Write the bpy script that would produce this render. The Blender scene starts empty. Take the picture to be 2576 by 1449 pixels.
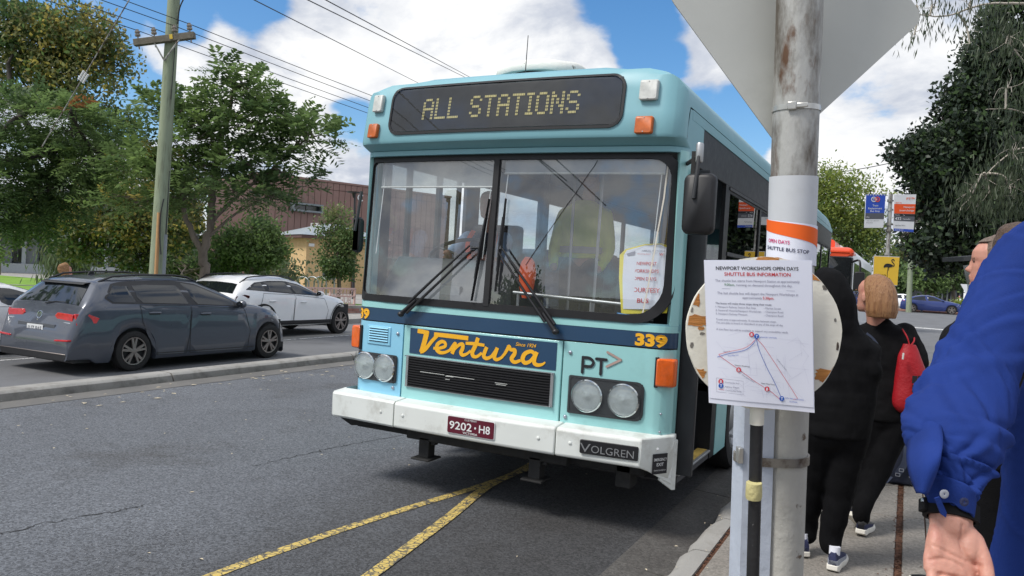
import bpy, bmesh, math, random
import numpy as np
from mathutils import Vector, Matrix
PI = math.pi
rng = np.random.default_rng(7)
random.seed(7)
sc = bpy.context.scene
COL = sc.collection

# ------------------------------------------------------------------ camera
FPX, PW, PH = 1960.0, 2576.0, 1449.0            # focal length and frame in photo units
CAM = np.array([0.0, 0.0, 1.70])
FWD = np.array([-0.45311, 0.89128, -0.01770])
_roll = math.radians(3.0)
_rt0 = np.array([0.89142, 0.45318, 0.0]); FWD = FWD / np.linalg.norm(FWD)
_rt0 = _rt0 - FWD * (_rt0 @ FWD); _rt0 /= np.linalg.norm(_rt0)
_up0 = np.cross(_rt0, FWD)
RT = _rt0 * math.cos(_roll) + _up0 * math.sin(_roll)
UP = -_rt0 * math.sin(_roll) + _up0 * math.cos(_roll)
cd = bpy.data.cameras.new('camera'); cam = bpy.data.objects.new('camera', cd); COL.objects.link(cam)
cd.sensor_width = 36; cd.lens = 36 * FPX / PW; cd.clip_start = 0.05; cd.clip_end = 3000
cam.matrix_world = Matrix(((RT[0], UP[0], -FWD[0], CAM[0]), (RT[1], UP[1], -FWD[1], CAM[1]), (RT[2], UP[2], -FWD[2], CAM[2]), (0, 0, 0, 1)))
sc.camera = cam

def _ray(x, y): return FWD * FPX + RT * (x - PW / 2) + UP * (PH / 2 - y)
def at(x, y, depth): return CAM + _ray(x, y) * (depth / FPX)         # a real point at that distance
def atz(x, y, z=0.0): d = _ray(x, y); return CAM + d * ((z - CAM[2]) / d[2])
def aty(x, y, Y): d = _ray(x, y); return CAM + d * (Y / d[1])
def atx(x, y, X): d = _ray(x, y); return CAM + d * (X / d[0])

# ------------------------------------------------------------------ world, sun, exposure
SUN_EL, SUN_AZ = 52, -142                       # azimuth from +Y towards +X
w = bpy.data.worlds.new('World'); sc.world = w; w.use_nodes = True
nt = w.node_tree; nt.nodes.clear()
def N(t, **k):
    n = nt.nodes.new(t)
    for a, b in k.items(): setattr(n, a, b)
    return n
def VM(op, a, b=None):
    n = N('ShaderNodeVectorMath', operation=op)
    for i, v in enumerate((a, b)):
        if v is None: continue
        if hasattr(v, 'is_linked'): nt.links.new(v, n.inputs[i])
        else: n.inputs[i].default_value = v
    return n
def MA(op, a, b=None, clamp=False):
    n = N('ShaderNodeMath', operation=op, use_clamp=clamp)
    for i, v in enumerate((a, b)):
        if v is None: continue
        if hasattr(v, 'is_linked'): nt.links.new(v, n.inputs[i])
        else: n.inputs[i].default_value = v
    return n.outputs[0]
def MR(v, a, b, c=0.0, d=1.0):
    n = N('ShaderNodeMapRange', interpolation_type='SMOOTHSTEP')
    nt.links.new(v, n.inputs['Value']); n.inputs['From Min'].default_value = a; n.inputs['From Max'].default_value = b
    n.inputs['To Min'].default_value = c; n.inputs['To Max'].default_value = d
    return n.outputs['Result']
tc = N('ShaderNodeTexCoord'); sep = N('ShaderNodeSeparateXYZ'); nt.links.new(tc.outputs['Generated'], sep.inputs[0])
zz = MA('ADD', MA('MAXIMUM', sep.outputs['Z'], 0.0), 0.32)
comb = N('ShaderNodeCombineXYZ')
nt.links.new(MA('DIVIDE', sep.outputs['X'], zz), comb.inputs[0]); nt.links.new(MA('DIVIDE', sep.outputs['Y'], zz), comb.inputs[1])
def noise(scale, detail, rough, off, dist=0.0):
    n = N('ShaderNodeTexNoise'); n.inputs['Scale'].default_value = scale; n.inputs['Detail'].default_value = detail
    n.inputs['Roughness'].default_value = rough; n.inputs['Distortion'].default_value = dist
    nt.links.new(VM('ADD', comb.outputs[0], off).outputs[0], n.inputs['Vector']); return n.outputs[0]
cov = noise(3.4, 10, 0.58, (3.1, 1.7, 0), 0.15)
# openings in the cloud cover (direction, angular radius in degrees, depth) and heavier banks
HOLES = [((560, 10), 3.4, .34), ((690, 45), 2.6, .22), ((870, 330), 2.2, .30), ((340, 245), 2.6, .32), ((920, -20), 3.0, .26), ((1560, 0), 3.0, .30), ((1840, 310), 2.6, .34),
         ((1640, 130), 2.2, .20), ((2170, 330), 2.5, .14), ((390, 30), 2.6, .24), ((100, -20), 3, .2), ((1700, 210), 2, .2), ((-600, -300), 9, .2), ((3300, -300), 9, .2), ((1300, -700), 12, .2)]
BANKS = [((640, 250), 4, .2), ((1150, 90), 6, .22), ((780, 150), 4, .2), ((1400, 110), 4, .2), ((2200, 480), 5, .2), ((850, 430), 3, .2), ((480, 120), 2.6, .16), ((2150, 160), 4, .1)]
tot = cov
for lst, sg in ((HOLES, -1), (BANKS, 1)):
    for (px, py), rad, dep in lst:
        d = _ray(px, py); d = d / np.linalg.norm(d)
        dp = VM('DOT_PRODUCT', tc.outputs['Generated'], tuple(d)).outputs['Value']
        g = MR(dp, math.cos(math.radians(rad * 1.5)), math.cos(math.radians(rad * 0.2)), 0.0, sg * dep)
        tot = MA('ADD', tot, g)
mask = MR(tot, 0.33, 0.50)
shade = MR(noise(3.0, 8, 0.6, (8.3, 4.1, 0), 0.3), 0.34, 0.60)
bright = MA('MULTIPLY', shade, MR(tot, 0.40, 0.72, 0.55, 1.0))
mixc = N('ShaderNodeMix', data_type='RGBA'); nt.links.new(bright, mixc.inputs['Factor'])
mixc.inputs['A'].default_value = (0.42, 0.46, 0.545, 1); mixc.inputs['B'].default_value = (0.86, 0.86, 0.855, 1)
sky = N('ShaderNodeTexSky', sky_type='NISHITA', sun_disc=False); sky.ozone_density = 2.5
sky.sun_elevation = math.radians(SUN_EL); sky.sun_rotation = math.radians(SUN_AZ)
b1 = N('ShaderNodeBackground'); b1.inputs['Strength'].default_value = 0.128; hs = N('ShaderNodeHueSaturation'); hs.inputs['Saturation'].default_value = 1.3; nt.links.new(sky.outputs[0], hs.inputs['Color']); nt.links.new(hs.outputs[0], b1.inputs['Color'])
b2 = N('ShaderNodeBackground'); b2.inputs['Strength'].default_value = 1.0; nt.links.new(mixc.outputs['Result'], b2.inputs['Color'])
mx = N('ShaderNodeMixShader'); nt.links.new(mask, mx.inputs[0]); nt.links.new(b1.outputs[0], mx.inputs[1]); nt.links.new(b2.outputs[0], mx.inputs[2])
wo = N('ShaderNodeOutputWorld'); nt.links.new(mx.outputs[0], wo.inputs['Surface'])

sl = bpy.data.lights.new('sun', 'SUN'); sl.energy = 2.5; sl.angle = math.radians(16); sl.color = (1.0, 0.96, 0.90)
sun = bpy.data.objects.new('sun', sl); COL.objects.link(sun)
_e, _a = math.radians(SUN_EL), math.radians(SUN_AZ)
sun_dir = Vector((math.cos(_e) * math.sin(_a), math.cos(_e) * math.cos(_a), math.sin(_e)))
sun.rotation_euler = sun_dir.to_track_quat('Z', 'Y').to_euler()
vs = sc.view_settings; vs.view_transform = 'Standard'; vs.look = 'None'; vs.exposure = 0.36; vs.gamma = 1.0; vs.use_curve_mapping = False
cy = sc.cycles; cy.use_denoising = True; cy.max_bounces = 8; cy.diffuse_bounces = 3; cy.glossy_bounces = 4
cy.transparent_max_bounces = 16; cy.transmission_bounces = 6; cy.caustics_reflective = False; cy.caustics_refractive = False
try: cy.denoiser = 'OPENIMAGEDENOISE'
except Exception: pass

# ------------------------------------------------------------------ materials
def S(r, g, b):
    f = lambda c: (c / 255 / 12.92) if c / 255 <= 0.04045 else ((c / 255 + 0.055) / 1.055) ** 2.4
    return (f(r), f(g), f(b))
def mat(name, col, rough=0.6, metal=0.0, var=0.10, scale=6.0, bump=0.0, bscale=80.0, spec=0.5, coat=0.0, col2=None, thr=(0.45, 0.6), dscale=9.0,
        col3=None, thr3=(0.6, 0.68), d3=25.0, stretch=(1, 1, 1)):
    m = bpy.data.materials.new(name); m.use_nodes = True
    t = m.node_tree; b = t.nodes['Principled BSDF']; L = t.links
    tc = t.nodes.new('ShaderNodeTexCoord'); mp = t.nodes.new('ShaderNodeMapping'); mp.inputs['Scale'].default_value = stretch
    L.new(tc.outputs['Object'], mp.inputs[0])
    def nz(s, det=5, ro=0.6):
        n = t.nodes.new('ShaderNodeTexNoise'); n.inputs['Scale'].default_value = s; n.inputs['Detail'].default_value = det
        n.inputs['Roughness'].default_value = ro; L.new(mp.outputs[0], n.inputs['Vector']); return n.outputs[0]
    def mixrgb(fac, a, c):
        n = t.nodes.new('ShaderNodeMix'); n.data_type = 'RGBA'; L.new(fac, n.inputs['Factor'])
        for k, v in (('A', a), ('B', c)):
            if hasattr(v, 'is_linked'): L.new(v, n.inputs[k])
            else: n.inputs[k].default_value = (*v[:3], 1)
        return n.outputs['Result']
    def mr(v, a, c):
        n = t.nodes.new('ShaderNodeMapRange'); L.new(v, n.inputs['Value']); n.inputs['From Min'].default_value = a; n.inputs['From Max'].default_value = c
        return n.outputs['Result']
    lo = tuple(max(0, c * (1 - var)) for c in col); hi = tuple(min(1, c * (1 + var)) for c in col)
    out = mixrgb(mr(nz(scale), 0.3, 0.7), lo, hi)
    if col2: out = mixrgb(mr(nz(dscale, 8, 0.65), *thr), out, col2)
    if col3: out = mixrgb(mr(nz(d3, 6, 0.6), *thr3), out, col3)
    L.new(out, b.inputs['Base Color'])
    b.inputs['Roughness'].default_value = rough; b.inputs['Metallic'].default_value = metal; b.inputs['Specular IOR Level'].default_value = spec
    if rough > 0.15:
        rr = t.nodes.new('ShaderNodeMapRange'); L.new(nz(scale * 3), rr.inputs['Value']); rr.inputs['To Min'].default_value = rough * 0.75; rr.inputs['To Max'].default_value = min(1, rough * 1.25)
        L.new(rr.outputs['Result'], b.inputs['Roughness'])
    if coat: b.inputs['Coat Weight'].default_value = coat; b.inputs['Coat Roughness'].default_value = 0.06
    if bump:
        bp = t.nodes.new('ShaderNodeBump'); bp.inputs['Strength'].default_value = min(1, bump); bp.inputs['Distance'].default_value = 0.01
        L.new(nz(bscale, 6), bp.inputs['Height']); L.new(bp.outputs[0], b.inputs['Normal'])
    return m
def glassmat(name, tint=(0.75, 0.8, 0.8), refl=0.10, diffuse_mix=0.0, dcol=(0.55, 0.57, 0.58), rough=0.0):
    m = bpy.data.materials.new(name); m.use_nodes = True; t = m.node_tree; t.nodes.clear(); L = t.links
    o = t.nodes.new('ShaderNodeOutputMaterial'); tr = t.nodes.new('ShaderNodeBsdfTransparent'); tr.inputs[0].default_value = (*tint, 1)
    g = t.nodes.new('ShaderNodeBsdfGlossy'); g.inputs['Roughness'].default_value = rough; g.inputs[0].default_value = (1, 1, 1, 1)
    lw = t.nodes.new('ShaderNodeLayerWeight'); lw.inputs[0].default_value = 0.5
    pw = t.nodes.new('ShaderNodeMath'); pw.operation = 'POWER'; L.new(lw.outputs['Facing'], pw.inputs[0]); pw.inputs[1].default_value = 5.0
    mrn = t.nodes.new('ShaderNodeMapRange'); L.new(pw.outputs[0], mrn.inputs['Value'])
    mrn.inputs['To Min'].default_value = refl + .04; mrn.inputs['To Max'].default_value = 1.0
    mx = t.nodes.new('ShaderNodeMixShader'); L.new(mrn.outputs[0], mx.inputs[0]); L.new(tr.outputs[0], mx.inputs[1]); L.new(g.outputs[0], mx.inputs[2])
    last = mx
    if diffuse_mix:
        d = t.nodes.new('ShaderNodeBsdfDiffuse'); d.inputs[0].default_value = (*dcol, 1)
        tcn = t.nodes.new('ShaderNodeTexCoord'); n = t.nodes.new('ShaderNodeTexNoise'); n.inputs['Scale'].default_value = 2.2; n.inputs['Detail'].default_value = 7
        L.new(tcn.outputs['Object'], n.inputs[0])
        r = t.nodes.new('ShaderNodeMapRange'); L.new(n.outputs[0], r.inputs['Value']); r.inputs['From Min'].default_value = .3; r.inputs['From Max'].default_value = .75
        r.inputs['To Min'].default_value = diffuse_mix * .5; r.inputs['To Max'].default_value = diffuse_mix * 1.6
        m2 = t.nodes.new('ShaderNodeMixShader'); L.new(r.outputs[0], m2.inputs[0]); L.new(mx.outputs[0], m2.inputs[1]); L.new(d.outputs[0], m2.inputs[2]); last = m2
    L.new(last.outputs[0], o.inputs[0]); return m
def leafmat(name, col, trans=0.5, rough=0.5):
    m = bpy.data.materials.new(name); m.use_nodes = True; t = m.node_tree; b = t.nodes['Principled BSDF']; L = t.links
    geo = t.nodes.new('ShaderNodeNewGeometry'); n = t.nodes.new('ShaderNodeTexNoise'); n.inputs['Scale'].default_value = 1.4; L.new(geo.outputs['Position'], n.inputs['Vector'])
    rnd = t.nodes.new('ShaderNodeMath'); rnd.operation = 'ADD'; L.new(geo.outputs['Random Per Island'], rnd.inputs[0]); L.new(n.outputs[0], rnd.inputs[1])
    mr = t.nodes.new('ShaderNodeMapRange'); L.new(rnd.outputs[0], mr.inputs['Value']); mr.inputs['From Min'].default_value = .3; mr.inputs['From Max'].default_value = 1.5
    mr.inputs['To Min'].default_value = 0.6; mr.inputs['To Max'].default_value = 1.5
    hs = t.nodes.new('ShaderNodeHueSaturation'); hs.inputs['Color'].default_value = (*col, 1); L.new(mr.outputs[0], hs.inputs['Value'])
    L.new(hs.outputs[0], b.inputs['Base Color']); b.inputs['Roughness'].default_value = rough; b.inputs['Specular IOR Level'].default_value = 0.35
    tl = t.nodes.new('ShaderNodeBsdfTranslucent'); L.new(hs.outputs[0], tl.inputs[0])
    mx = t.nodes.new('ShaderNodeMixShader'); mx.inputs[0].default_value = trans; L.new(b.outputs[0], mx.inputs[1]); L.new(tl.outputs[0], mx.inputs[2])
    L.new(mx.outputs[0], t.nodes['Material Output'].inputs[0]); return m

# ------------------------------------------------------------------ text outlines, cached before anything is built
_TX = {}
def txt(s, bold=0.0, shear=0.0, space=1.0):
    k = (s, bold, shear, space)
    if k not in _TX:
        c = bpy.data.curves.new('txt', 'FONT'); c.body = s; c.size = 1; c.offset = bold; c.shear = shear; c.space_character = space; c.resolution_u = 3
        o = bpy.data.objects.new('txt', c); me = bpy.data.meshes.new_from_object(o)
        v = np.array([q.co[:2] for q in me.vertices]); f = [tuple(p.vertices) for p in me.polygons]
        if len(v):
            v[:, 0] -= v[:, 0].min(); wdt = v[:, 0].max()
        else: v = np.zeros((0, 2)); wdt = 0
        _TX[k] = (v, f, wdt); bpy.data.objects.remove(o); bpy.data.meshes.remove(me); bpy.data.curves.remove(c)
    return _TX[k]

# ------------------------------------------------------------------ mesh builder
def V3(p): return np.array([float(p[0]), float(p[1]), float(p[2])])
def unit(v): v = np.asarray(v, float); return v / (np.linalg.norm(v) + 1e-12)
class MB:
    def __init__(s): s.v = []; s.f = []; s.m = []; s.mi = 0
    def add(s, vs, fs):
        o = len(s.v); s.v.extend([tuple(map(float, p)) for p in vs]); s.f.extend([tuple(i + o for i in f) for f in fs]); s.m.extend([s.mi] * len(fs)); return s
    def box(s, x0, x1, y0, y1, z0, z1):
        return s.add([(x0, y0, z0), (x1, y0, z0), (x1, y1, z0), (x0, y1, z0), (x0, y0, z1), (x1, y0, z1), (x1, y1, z1), (x0, y1, z1)],
                     [(0, 3, 2, 1), (4, 5, 6, 7), (0, 1, 5, 4), (1, 2, 6, 5), (2, 3, 7, 6), (3, 0, 4, 7)])
    def obox(s, c, ex, ey, ez):      # centre and three half-extent vectors
        c, ex, ey, ez = map(V3, (c, ex, ey, ez))
        return s.add([c - ex - ey - ez, c + ex - ey - ez, c + ex + ey - ez, c - ex + ey - ez, c - ex - ey + ez, c + ex - ey + ez, c + ex + ey + ez, c - ex + ey + ez],
                     [(0, 3, 2, 1), (4, 5, 6, 7), (0, 1, 5, 4), (1, 2, 6, 5), (2, 3, 7, 6), (3, 0, 4, 7)])
    def quad(s, *p): return s.add(p, [tuple(range(len(p)))])
    def prism(s, pts, ext):          # planar polygon thickened by the vector ext
        n = len(pts); e = V3(ext); a = [V3(p) for p in pts]; b = [p + e for p in a]
        return s.add(a + b, [tuple(range(n))[::-1], tuple(range(n, 2 * n))] + [(i, (i + 1) % n, n + (i + 1) % n, n + i) for i in range(n)])
    def loft(s, rings, closed=True, caps=True):
        n = len(rings[0]); k = len(rings); vs = [p for r in rings for p in r]; fs = []
        for i in range(k - 1):
            for j in range(n if closed else n - 1):
                a, b = i * n + j, i * n + (j + 1) % n; fs.append((a, b, b + n, a + n))
        if caps and closed: fs.append(tuple(range(n))[::-1]); fs.append(tuple(range((k - 1) * n, k * n)))
        return s.add(vs, fs)
    def tube(s, path, r, n=8, caps=True):
        P = [V3(p) for p in path]; k = len(P); R = [r] * k if not hasattr(r, '__len__') else list(r)
        rings = []; prev = None
        for i in range(k):
            t = unit(P[min(i + 1, k - 1)] - P[max(i - 1, 0)])
            if prev is None:
                ref = np.array([0, 0, 1.0]) if abs(t[2]) < 0.9 else np.array([1.0, 0, 0]); u = unit(np.cross(ref, t))
            else: u = unit(prev - t * (prev @ t))
            prev = u; v = np.cross(t, u)
            rings.append([P[i] + R[i] * (u * math.cos(2 * PI * j / n) + v * math.sin(2 * PI * j / n)) for j in range(n)])
        return s.loft(rings, True, caps)
    def lathe(s, prof, org, axis, n=24, caps=False):   # prof: (radius, along)
        a = unit(axis); ref = np.array([0, 0, 1.0]) if abs(a[2]) < 0.9 else np.array([1.0, 0, 0]); u = unit(np.cross(ref, a)); v = np.cross(a, u); o = V3(org)
        return s.loft([[o + a * h + r * (u * math.cos(2 * PI * j / n) + v * math.sin(2 * PI * j / n)) for j in range(n)] for r, h in prof], True, caps)
    def ell(s, c, r, n=12, m=8, ax=None):
        c = V3(c); A = np.eye(3) if ax is None else np.array(ax); rings = []
        for i in range(m + 1):
            th = PI * i / m; th = min(max(th, 0.02), PI - 0.02)
            rings.append([c + A.T @ np.array([r[0] * math.sin(th) * math.cos(2 * PI * j / n), r[1] * math.sin(th) * math.sin(2 * PI * j / n), -r[2] * math.cos(th)]) for j in range(n)])
        return s.loft(rings)
    def text(s, st, org, xd, yd, size, align='c', bold=0.0, shear=0.0, width=None, ext=None, space=1.0):
        v, f, wd = txt(st, bold, shear, space); xd, yd, o = unit(xd), unit(yd), V3(org); k = size; kx = size
        if width: kx = width / wd
        ox = {'c': -wd / 2, 'l': 0, 'r': -wd}[align]
        P = [o + xd * ((p[0] + ox) * kx) + yd * (p[1] * k) for p in v]
        s.add(P, f); return s
    def ribbon(s, pts, wds, nrm, off=0.0):               # flat stroke along pts with widths
        P = [V3(p) for p in pts]; k = len(P); W = wds if hasattr(wds, '__len__') else [wds] * k; n = unit(nrm); vs = []
        for i in range(k):
            t = unit(P[min(i + 1, k - 1)] - P[max(i - 1, 0)]); sd = np.cross(n, t); vs += [P[i] + sd * W[i] / 2 + n * off, P[i] - sd * W[i] / 2 + n * off]
        return s.add(vs, [(2 * i, 2 * i + 1, 2 * i + 3, 2 * i + 2) for i in range(k - 1)])
    def build(s, name, mats, parent=None, smooth=None, bevel=0.0, seg=2, world=False, kind=None, label=None, recalc=False):
        me = bpy.data.meshes.new(name)
        vs = s.v
        if world and parent is not None:
            Mi = chain(parent).inverted(); A = np.array(Mi); vv = np.array(s.v); vs = (vv @ A[:3, :3].T + A[:3, 3]).tolist()
        me.from_pydata(vs, [], s.f)
        for m_ in (mats if isinstance(mats, (list, tuple)) else [mats]): me.materials.append(m_)
        if any(s.m): me.polygons.foreach_set('material_index', s.m)
        if recalc:
            bm = bmesh.new(); bm.from_mesh(me); bmesh.ops.remove_doubles(bm, verts=bm.verts, dist=1e-5); bmesh.ops.recalc_face_normals(bm, faces=bm.faces); bm.to_mesh(me); bm.free()
        if smooth: me.shade_smooth(); me.set_sharp_from_angle(angle=math.radians(smooth))
        o = bpy.data.objects.new(name, me); COL.objects.link(o)
        if parent is not None: o.parent = parent
        if bevel:
            md = o.modifiers.new('bevel', 'BEVEL'); md.width = bevel; md.segments = seg; md.limit_method = 'ANGLE'; md.angle_limit = math.radians(35); md.harden_normals = False
            if not smooth: me.shade_smooth(); me.set_sharp_from_angle(angle=math.radians(35))
        if kind: o['kind'] = kind
        if label: o['label'] = label
        return o
def chain(o):
    M = o.matrix_basis.copy()
    while o.parent: o = o.parent; M = o.matrix_basis @ M
    return M
def tag(o, label, cat, group=None, kind=None):
    o['label'] = label; o['category'] = cat
    if group: o['group'] = group
    if kind: o['kind'] = kind
    return o
def thing(name, label, cat, loc=(0, 0, 0), rot=(0, 0, 0), group=None):
    o = bpy.data.objects.new(name, None); COL.objects.link(o); o.empty_display_size = 0.2
    o.location = [float(c) for c in loc]; o.rotation_euler = rot; return tag(o, label, cat, group)
def shared(src, name, parent, loc=(0, 0, 0), rot=(0, 0, 0)):   # another object of the same mesh
    o = bpy.data.objects.new(name, src.data); COL.objects.link(o); o.parent = parent; o.location = [float(c) for c in loc]; o.rotation_euler = rot
    for md in src.modifiers:
        if md.type == 'BEVEL':
            n = o.modifiers.new('bevel', 'BEVEL'); n.width = md.width; n.segments = md.segments; n.limit_method = 'ANGLE'; n.angle_limit = md.angle_limit
    return o
def smoothpath(pts, n=6):                                       # Catmull-Rom through the points
    P = [np.array(p, float) for p in pts]; out = []
    for i in range(len(P) - 1):
        p0, p1, p2, p3 = P[max(i - 1, 0)], P[i], P[i + 1], P[min(i + 2, len(P) - 1)]
        for k in range(n):
            t = k / n; out.append(0.5 * ((2 * p1) + (-p0 + p2) * t + (2 * p0 - 5 * p1 + 4 * p2 - p3) * t * t + (-p0 + 3 * p1 - 3 * p2 + p3) * t ** 3))
    out.append(P[-1]); return out
def roundrect(x0, x1, z0, z1, r, n=5):                          # (x, z) outline, counter-clockwise; r may be four radii bl br tr tl
    r = [r] * 4 if not hasattr(r, '__len__') else r; out = []
    for (cx, cz, a0, rr) in ((x0 + r[0], z0 + r[0], PI, r[0]), (x1 - r[1], z0 + r[1], 1.5 * PI, r[1]), (x1 - r[2], z1 - r[2], 0, r[2]), (x0 + r[3], z1 - r[3], .5 * PI, r[3])):
        for i in range(n + 1):
            a = a0 + .5 * PI * i / n; out.append((cx + rr * math.cos(a), cz + rr * math.sin(a)))
    return out
def fbm(p, f, seed=0, oct=3):                                   # cheap smooth noise for displacing points
    r = np.random.default_rng(seed); out = np.zeros(len(p)); a = 1
    for o in range(oct):
        for _ in range(4):
            d = r.normal(size=3); d /= np.linalg.norm(d); out += a * np.sin(p @ d * f * 2 ** o + r.uniform(0, 6.28)) / 4
        a *= 0.5
    return out

M = {}
M['teal'] = mat('teal_paint', (0.335, 0.645, 0.645), 0.36, var=0.06, scale=1.5, col2=(0.27, 0.51, 0.51), thr=(.56, .85), dscale=5, coat=0.3, bump=0.03, bscale=3)
M['blue_panel'] = mat('sky_blue_paint', (0.27, 0.60, 0.80), 0.34, var=0.05, scale=1.5, coat=0.3)
M['roof_teal'] = mat('faded_teal_paint', (0.215, 0.44, 0.50), 0.4, var=0.07, scale=1.2)
M['navy'] = mat('navy_paint', S(38, 68, 98), 0.35, var=0.06, scale=3, coat=0.2)
M['yellow'] = mat('golden_yellow_paint', S(240, 178, 34), 0.5, var=0.05)
M['bumper'] = mat('off_white_bumper', S(222, 226, 222), 0.48, var=0.04, scale=3, col2=S(180, 180, 172), thr=(.54, .8), dscale=5, col3=S(140, 136, 126), thr3=(.75, .80), d3=30)
M['rubber'] = mat('black_rubber', (0.012, 0.012, 0.014), 0.55, var=0.2)
M['black'] = mat('satin_black', (0.010, 0.010, 0.012), 0.45, var=0.2)
M['dark'] = mat('dark_grey_plastic', (0.028, 0.030, 0.034), 0.5, var=0.15)
M['chassis'] = mat('dusty_chassis', (0.022, 0.022, 0.022), 0.8, var=0.3, scale=9)
M['steel'] = mat('dull_steel', (0.42, 0.43, 0.44), 0.45, 0.8, var=0.15, scale=12)
M['zinc'] = mat('zinc_bolt', S(165, 170, 182), 0.35, 0.6, var=0.1)
M['chrome'] = mat('chrome', (0.75, 0.76, 0.77), 0.12, 1.0, var=0.03)
M['white'] = mat('white_paint', (0.78, 0.79, 0.79), 0.45, var=0.04)
M['paper'] = mat('white_paper', S(236, 238, 250), 0.6, var=0.015)
M['amber'] = mat('amber_lens', S(226, 96, 14), 0.22, var=0.12, scale=30, coat=0.5, bump=0.3, bscale=140)
M['oldamber'] = mat('weathered_amber_lens', S(190, 92, 22), 0.4, var=0.25, scale=20)
M['frost'] = mat('weathered_clear_lens', S(196, 198, 194), 0.4, var=0.15, scale=25)
M['red'] = mat('red_print', S(206, 34, 48), 0.6, var=0.02)
M['ink'] = mat('black_print', (0.012, 0.012, 0.016), 0.6, var=0.02)
M['greyink'] = mat('grey_print', S(140, 140, 160), 0.6, var=0.02)
M['lens'] = glassmat('headlight_glass', (0.9, 0.92, 0.93), 0.10, 0.14, (0.75, 0.76, 0.76))
M['reflector'] = mat('headlight_reflector', (0.84, 0.85, 0.85), 0.25, 0.25, var=0.12, scale=18, bump=0.4, bscale=60)
M['tyre'] = mat('tyre_rubber', (0.018, 0.017, 0.017), 0.8, var=0.25, scale=14, bump=0.2, bscale=60)
# ------------------------------------------------------------------ ground, roads, kerbs
M['asphalt'] = mat('asphalt', (0.128, 0.137, 0.153), 0.88, var=0.12, scale=0.5, col2=(0.085, 0.086, 0.090), thr=(.53, .72), dscale=0.75, col3=(0.45, 0.45, 0.46), thr3=(.665, .70), d3=48, bump=0.9, bscale=130)
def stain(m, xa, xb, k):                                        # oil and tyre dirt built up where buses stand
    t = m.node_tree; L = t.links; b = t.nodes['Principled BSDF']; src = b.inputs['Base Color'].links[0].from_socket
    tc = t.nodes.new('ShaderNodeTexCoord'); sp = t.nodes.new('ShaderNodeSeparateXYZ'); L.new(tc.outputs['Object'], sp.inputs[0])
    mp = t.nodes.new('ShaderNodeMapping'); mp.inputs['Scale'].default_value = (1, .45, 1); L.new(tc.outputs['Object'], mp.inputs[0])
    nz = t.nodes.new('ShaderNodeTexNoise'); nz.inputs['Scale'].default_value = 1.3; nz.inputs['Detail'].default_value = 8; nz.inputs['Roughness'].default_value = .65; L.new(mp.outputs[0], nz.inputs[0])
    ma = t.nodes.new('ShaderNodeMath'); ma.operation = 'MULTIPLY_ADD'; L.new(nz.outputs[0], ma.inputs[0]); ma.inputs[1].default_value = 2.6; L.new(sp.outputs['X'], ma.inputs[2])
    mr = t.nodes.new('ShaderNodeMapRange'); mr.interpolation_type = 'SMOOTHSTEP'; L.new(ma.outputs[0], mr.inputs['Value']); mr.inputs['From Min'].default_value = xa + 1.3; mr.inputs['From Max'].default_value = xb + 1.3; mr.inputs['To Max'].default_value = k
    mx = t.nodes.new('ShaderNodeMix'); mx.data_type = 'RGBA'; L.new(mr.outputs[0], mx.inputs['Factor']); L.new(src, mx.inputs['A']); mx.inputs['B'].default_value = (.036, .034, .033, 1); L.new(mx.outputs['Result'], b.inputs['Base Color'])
def grain(m, sc_, lo, hi):                                        # stones of different greys in the seal
    t = m.node_tree; L = t.links; b = t.nodes['Principled BSDF']; src = b.inputs['Base Color'].links[0].from_socket; tc = t.nodes.new('ShaderNodeTexCoord')
    vo = t.nodes.new('ShaderNodeTexVoronoi'); vo.inputs['Scale'].default_value = sc_; L.new(tc.outputs['Object'], vo.inputs['Vector']); sx_ = t.nodes.new('ShaderNodeSeparateXYZ'); L.new(vo.outputs['Color'], sx_.inputs[0])
    mr = t.nodes.new('ShaderNodeMapRange'); L.new(sx_.outputs['X'], mr.inputs['Value']); mr.inputs['To Min'].default_value = lo; mr.inputs['To Max'].default_value = hi
    vm = t.nodes.new('ShaderNodeVectorMath'); vm.operation = 'SCALE'; L.new(src, vm.inputs[0]); L.new(mr.outputs[0], vm.inputs['Scale']); L.new(vm.outputs[0], b.inputs['Base Color'])
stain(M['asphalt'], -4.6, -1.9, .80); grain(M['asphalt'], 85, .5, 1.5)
M['asphalt_far'] = mat('worn_asphalt', (0.150, 0.153, 0.160), 0.9, var=0.12, scale=0.5, bump=0.4, bscale=90, col2=(.11, .11, .115), thr=(.5, .75), dscale=1.1)
M['concrete'] = mat('footpath_concrete', (0.240, 0.220, 0.195), 0.85, var=0.14, scale=1.6, col2=(0.17, 0.158, 0.142), thr=(.5, .75), dscale=3.5, bump=0.35, bscale=90, col3=(.12, .105, .09), thr3=(.68, .74), d3=40)
M['kerb'] = mat('kerb_concrete', (0.34, 0.33, 0.31), 0.85, var=0.14, scale=2, col2=(0.2, 0.185, 0.165), thr=(.48, .72), dscale=4, bump=0.4, bscale=70)
M['gutter'] = mat('gutter_concrete', (0.095, 0.090, 0.084), 0.85, var=0.18, scale=2, col2=(0.055, 0.050, 0.047), thr=(.42, .7), dscale=2.2, bump=0.5, bscale=90)
M['kerbface'] = mat('dirty_kerb_face', (0.26, 0.245, 0.225), 0.9, var=.2, scale=2, col2=(.12, .112, .10), thr=(.45, .7), dscale=4, bump=.4, bscale=70)
M['gutter2'] = mat('dirty_gutter', (0.165, 0.158, 0.148), 0.9, var=.15, scale=2, col2=(0.12, 0.118, 0.115), thr=(.4, .65), dscale=1.6, bump=.4, bscale=90)
M['grass'] = mat('lawn', S(112, 150, 44), 0.9, var=0.25, scale=1.2, bump=0.8, bscale=40)
M['litter'] = mat('leaf_litter', S(98, 66, 48), 0.9, var=0.4, scale=60)
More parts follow.
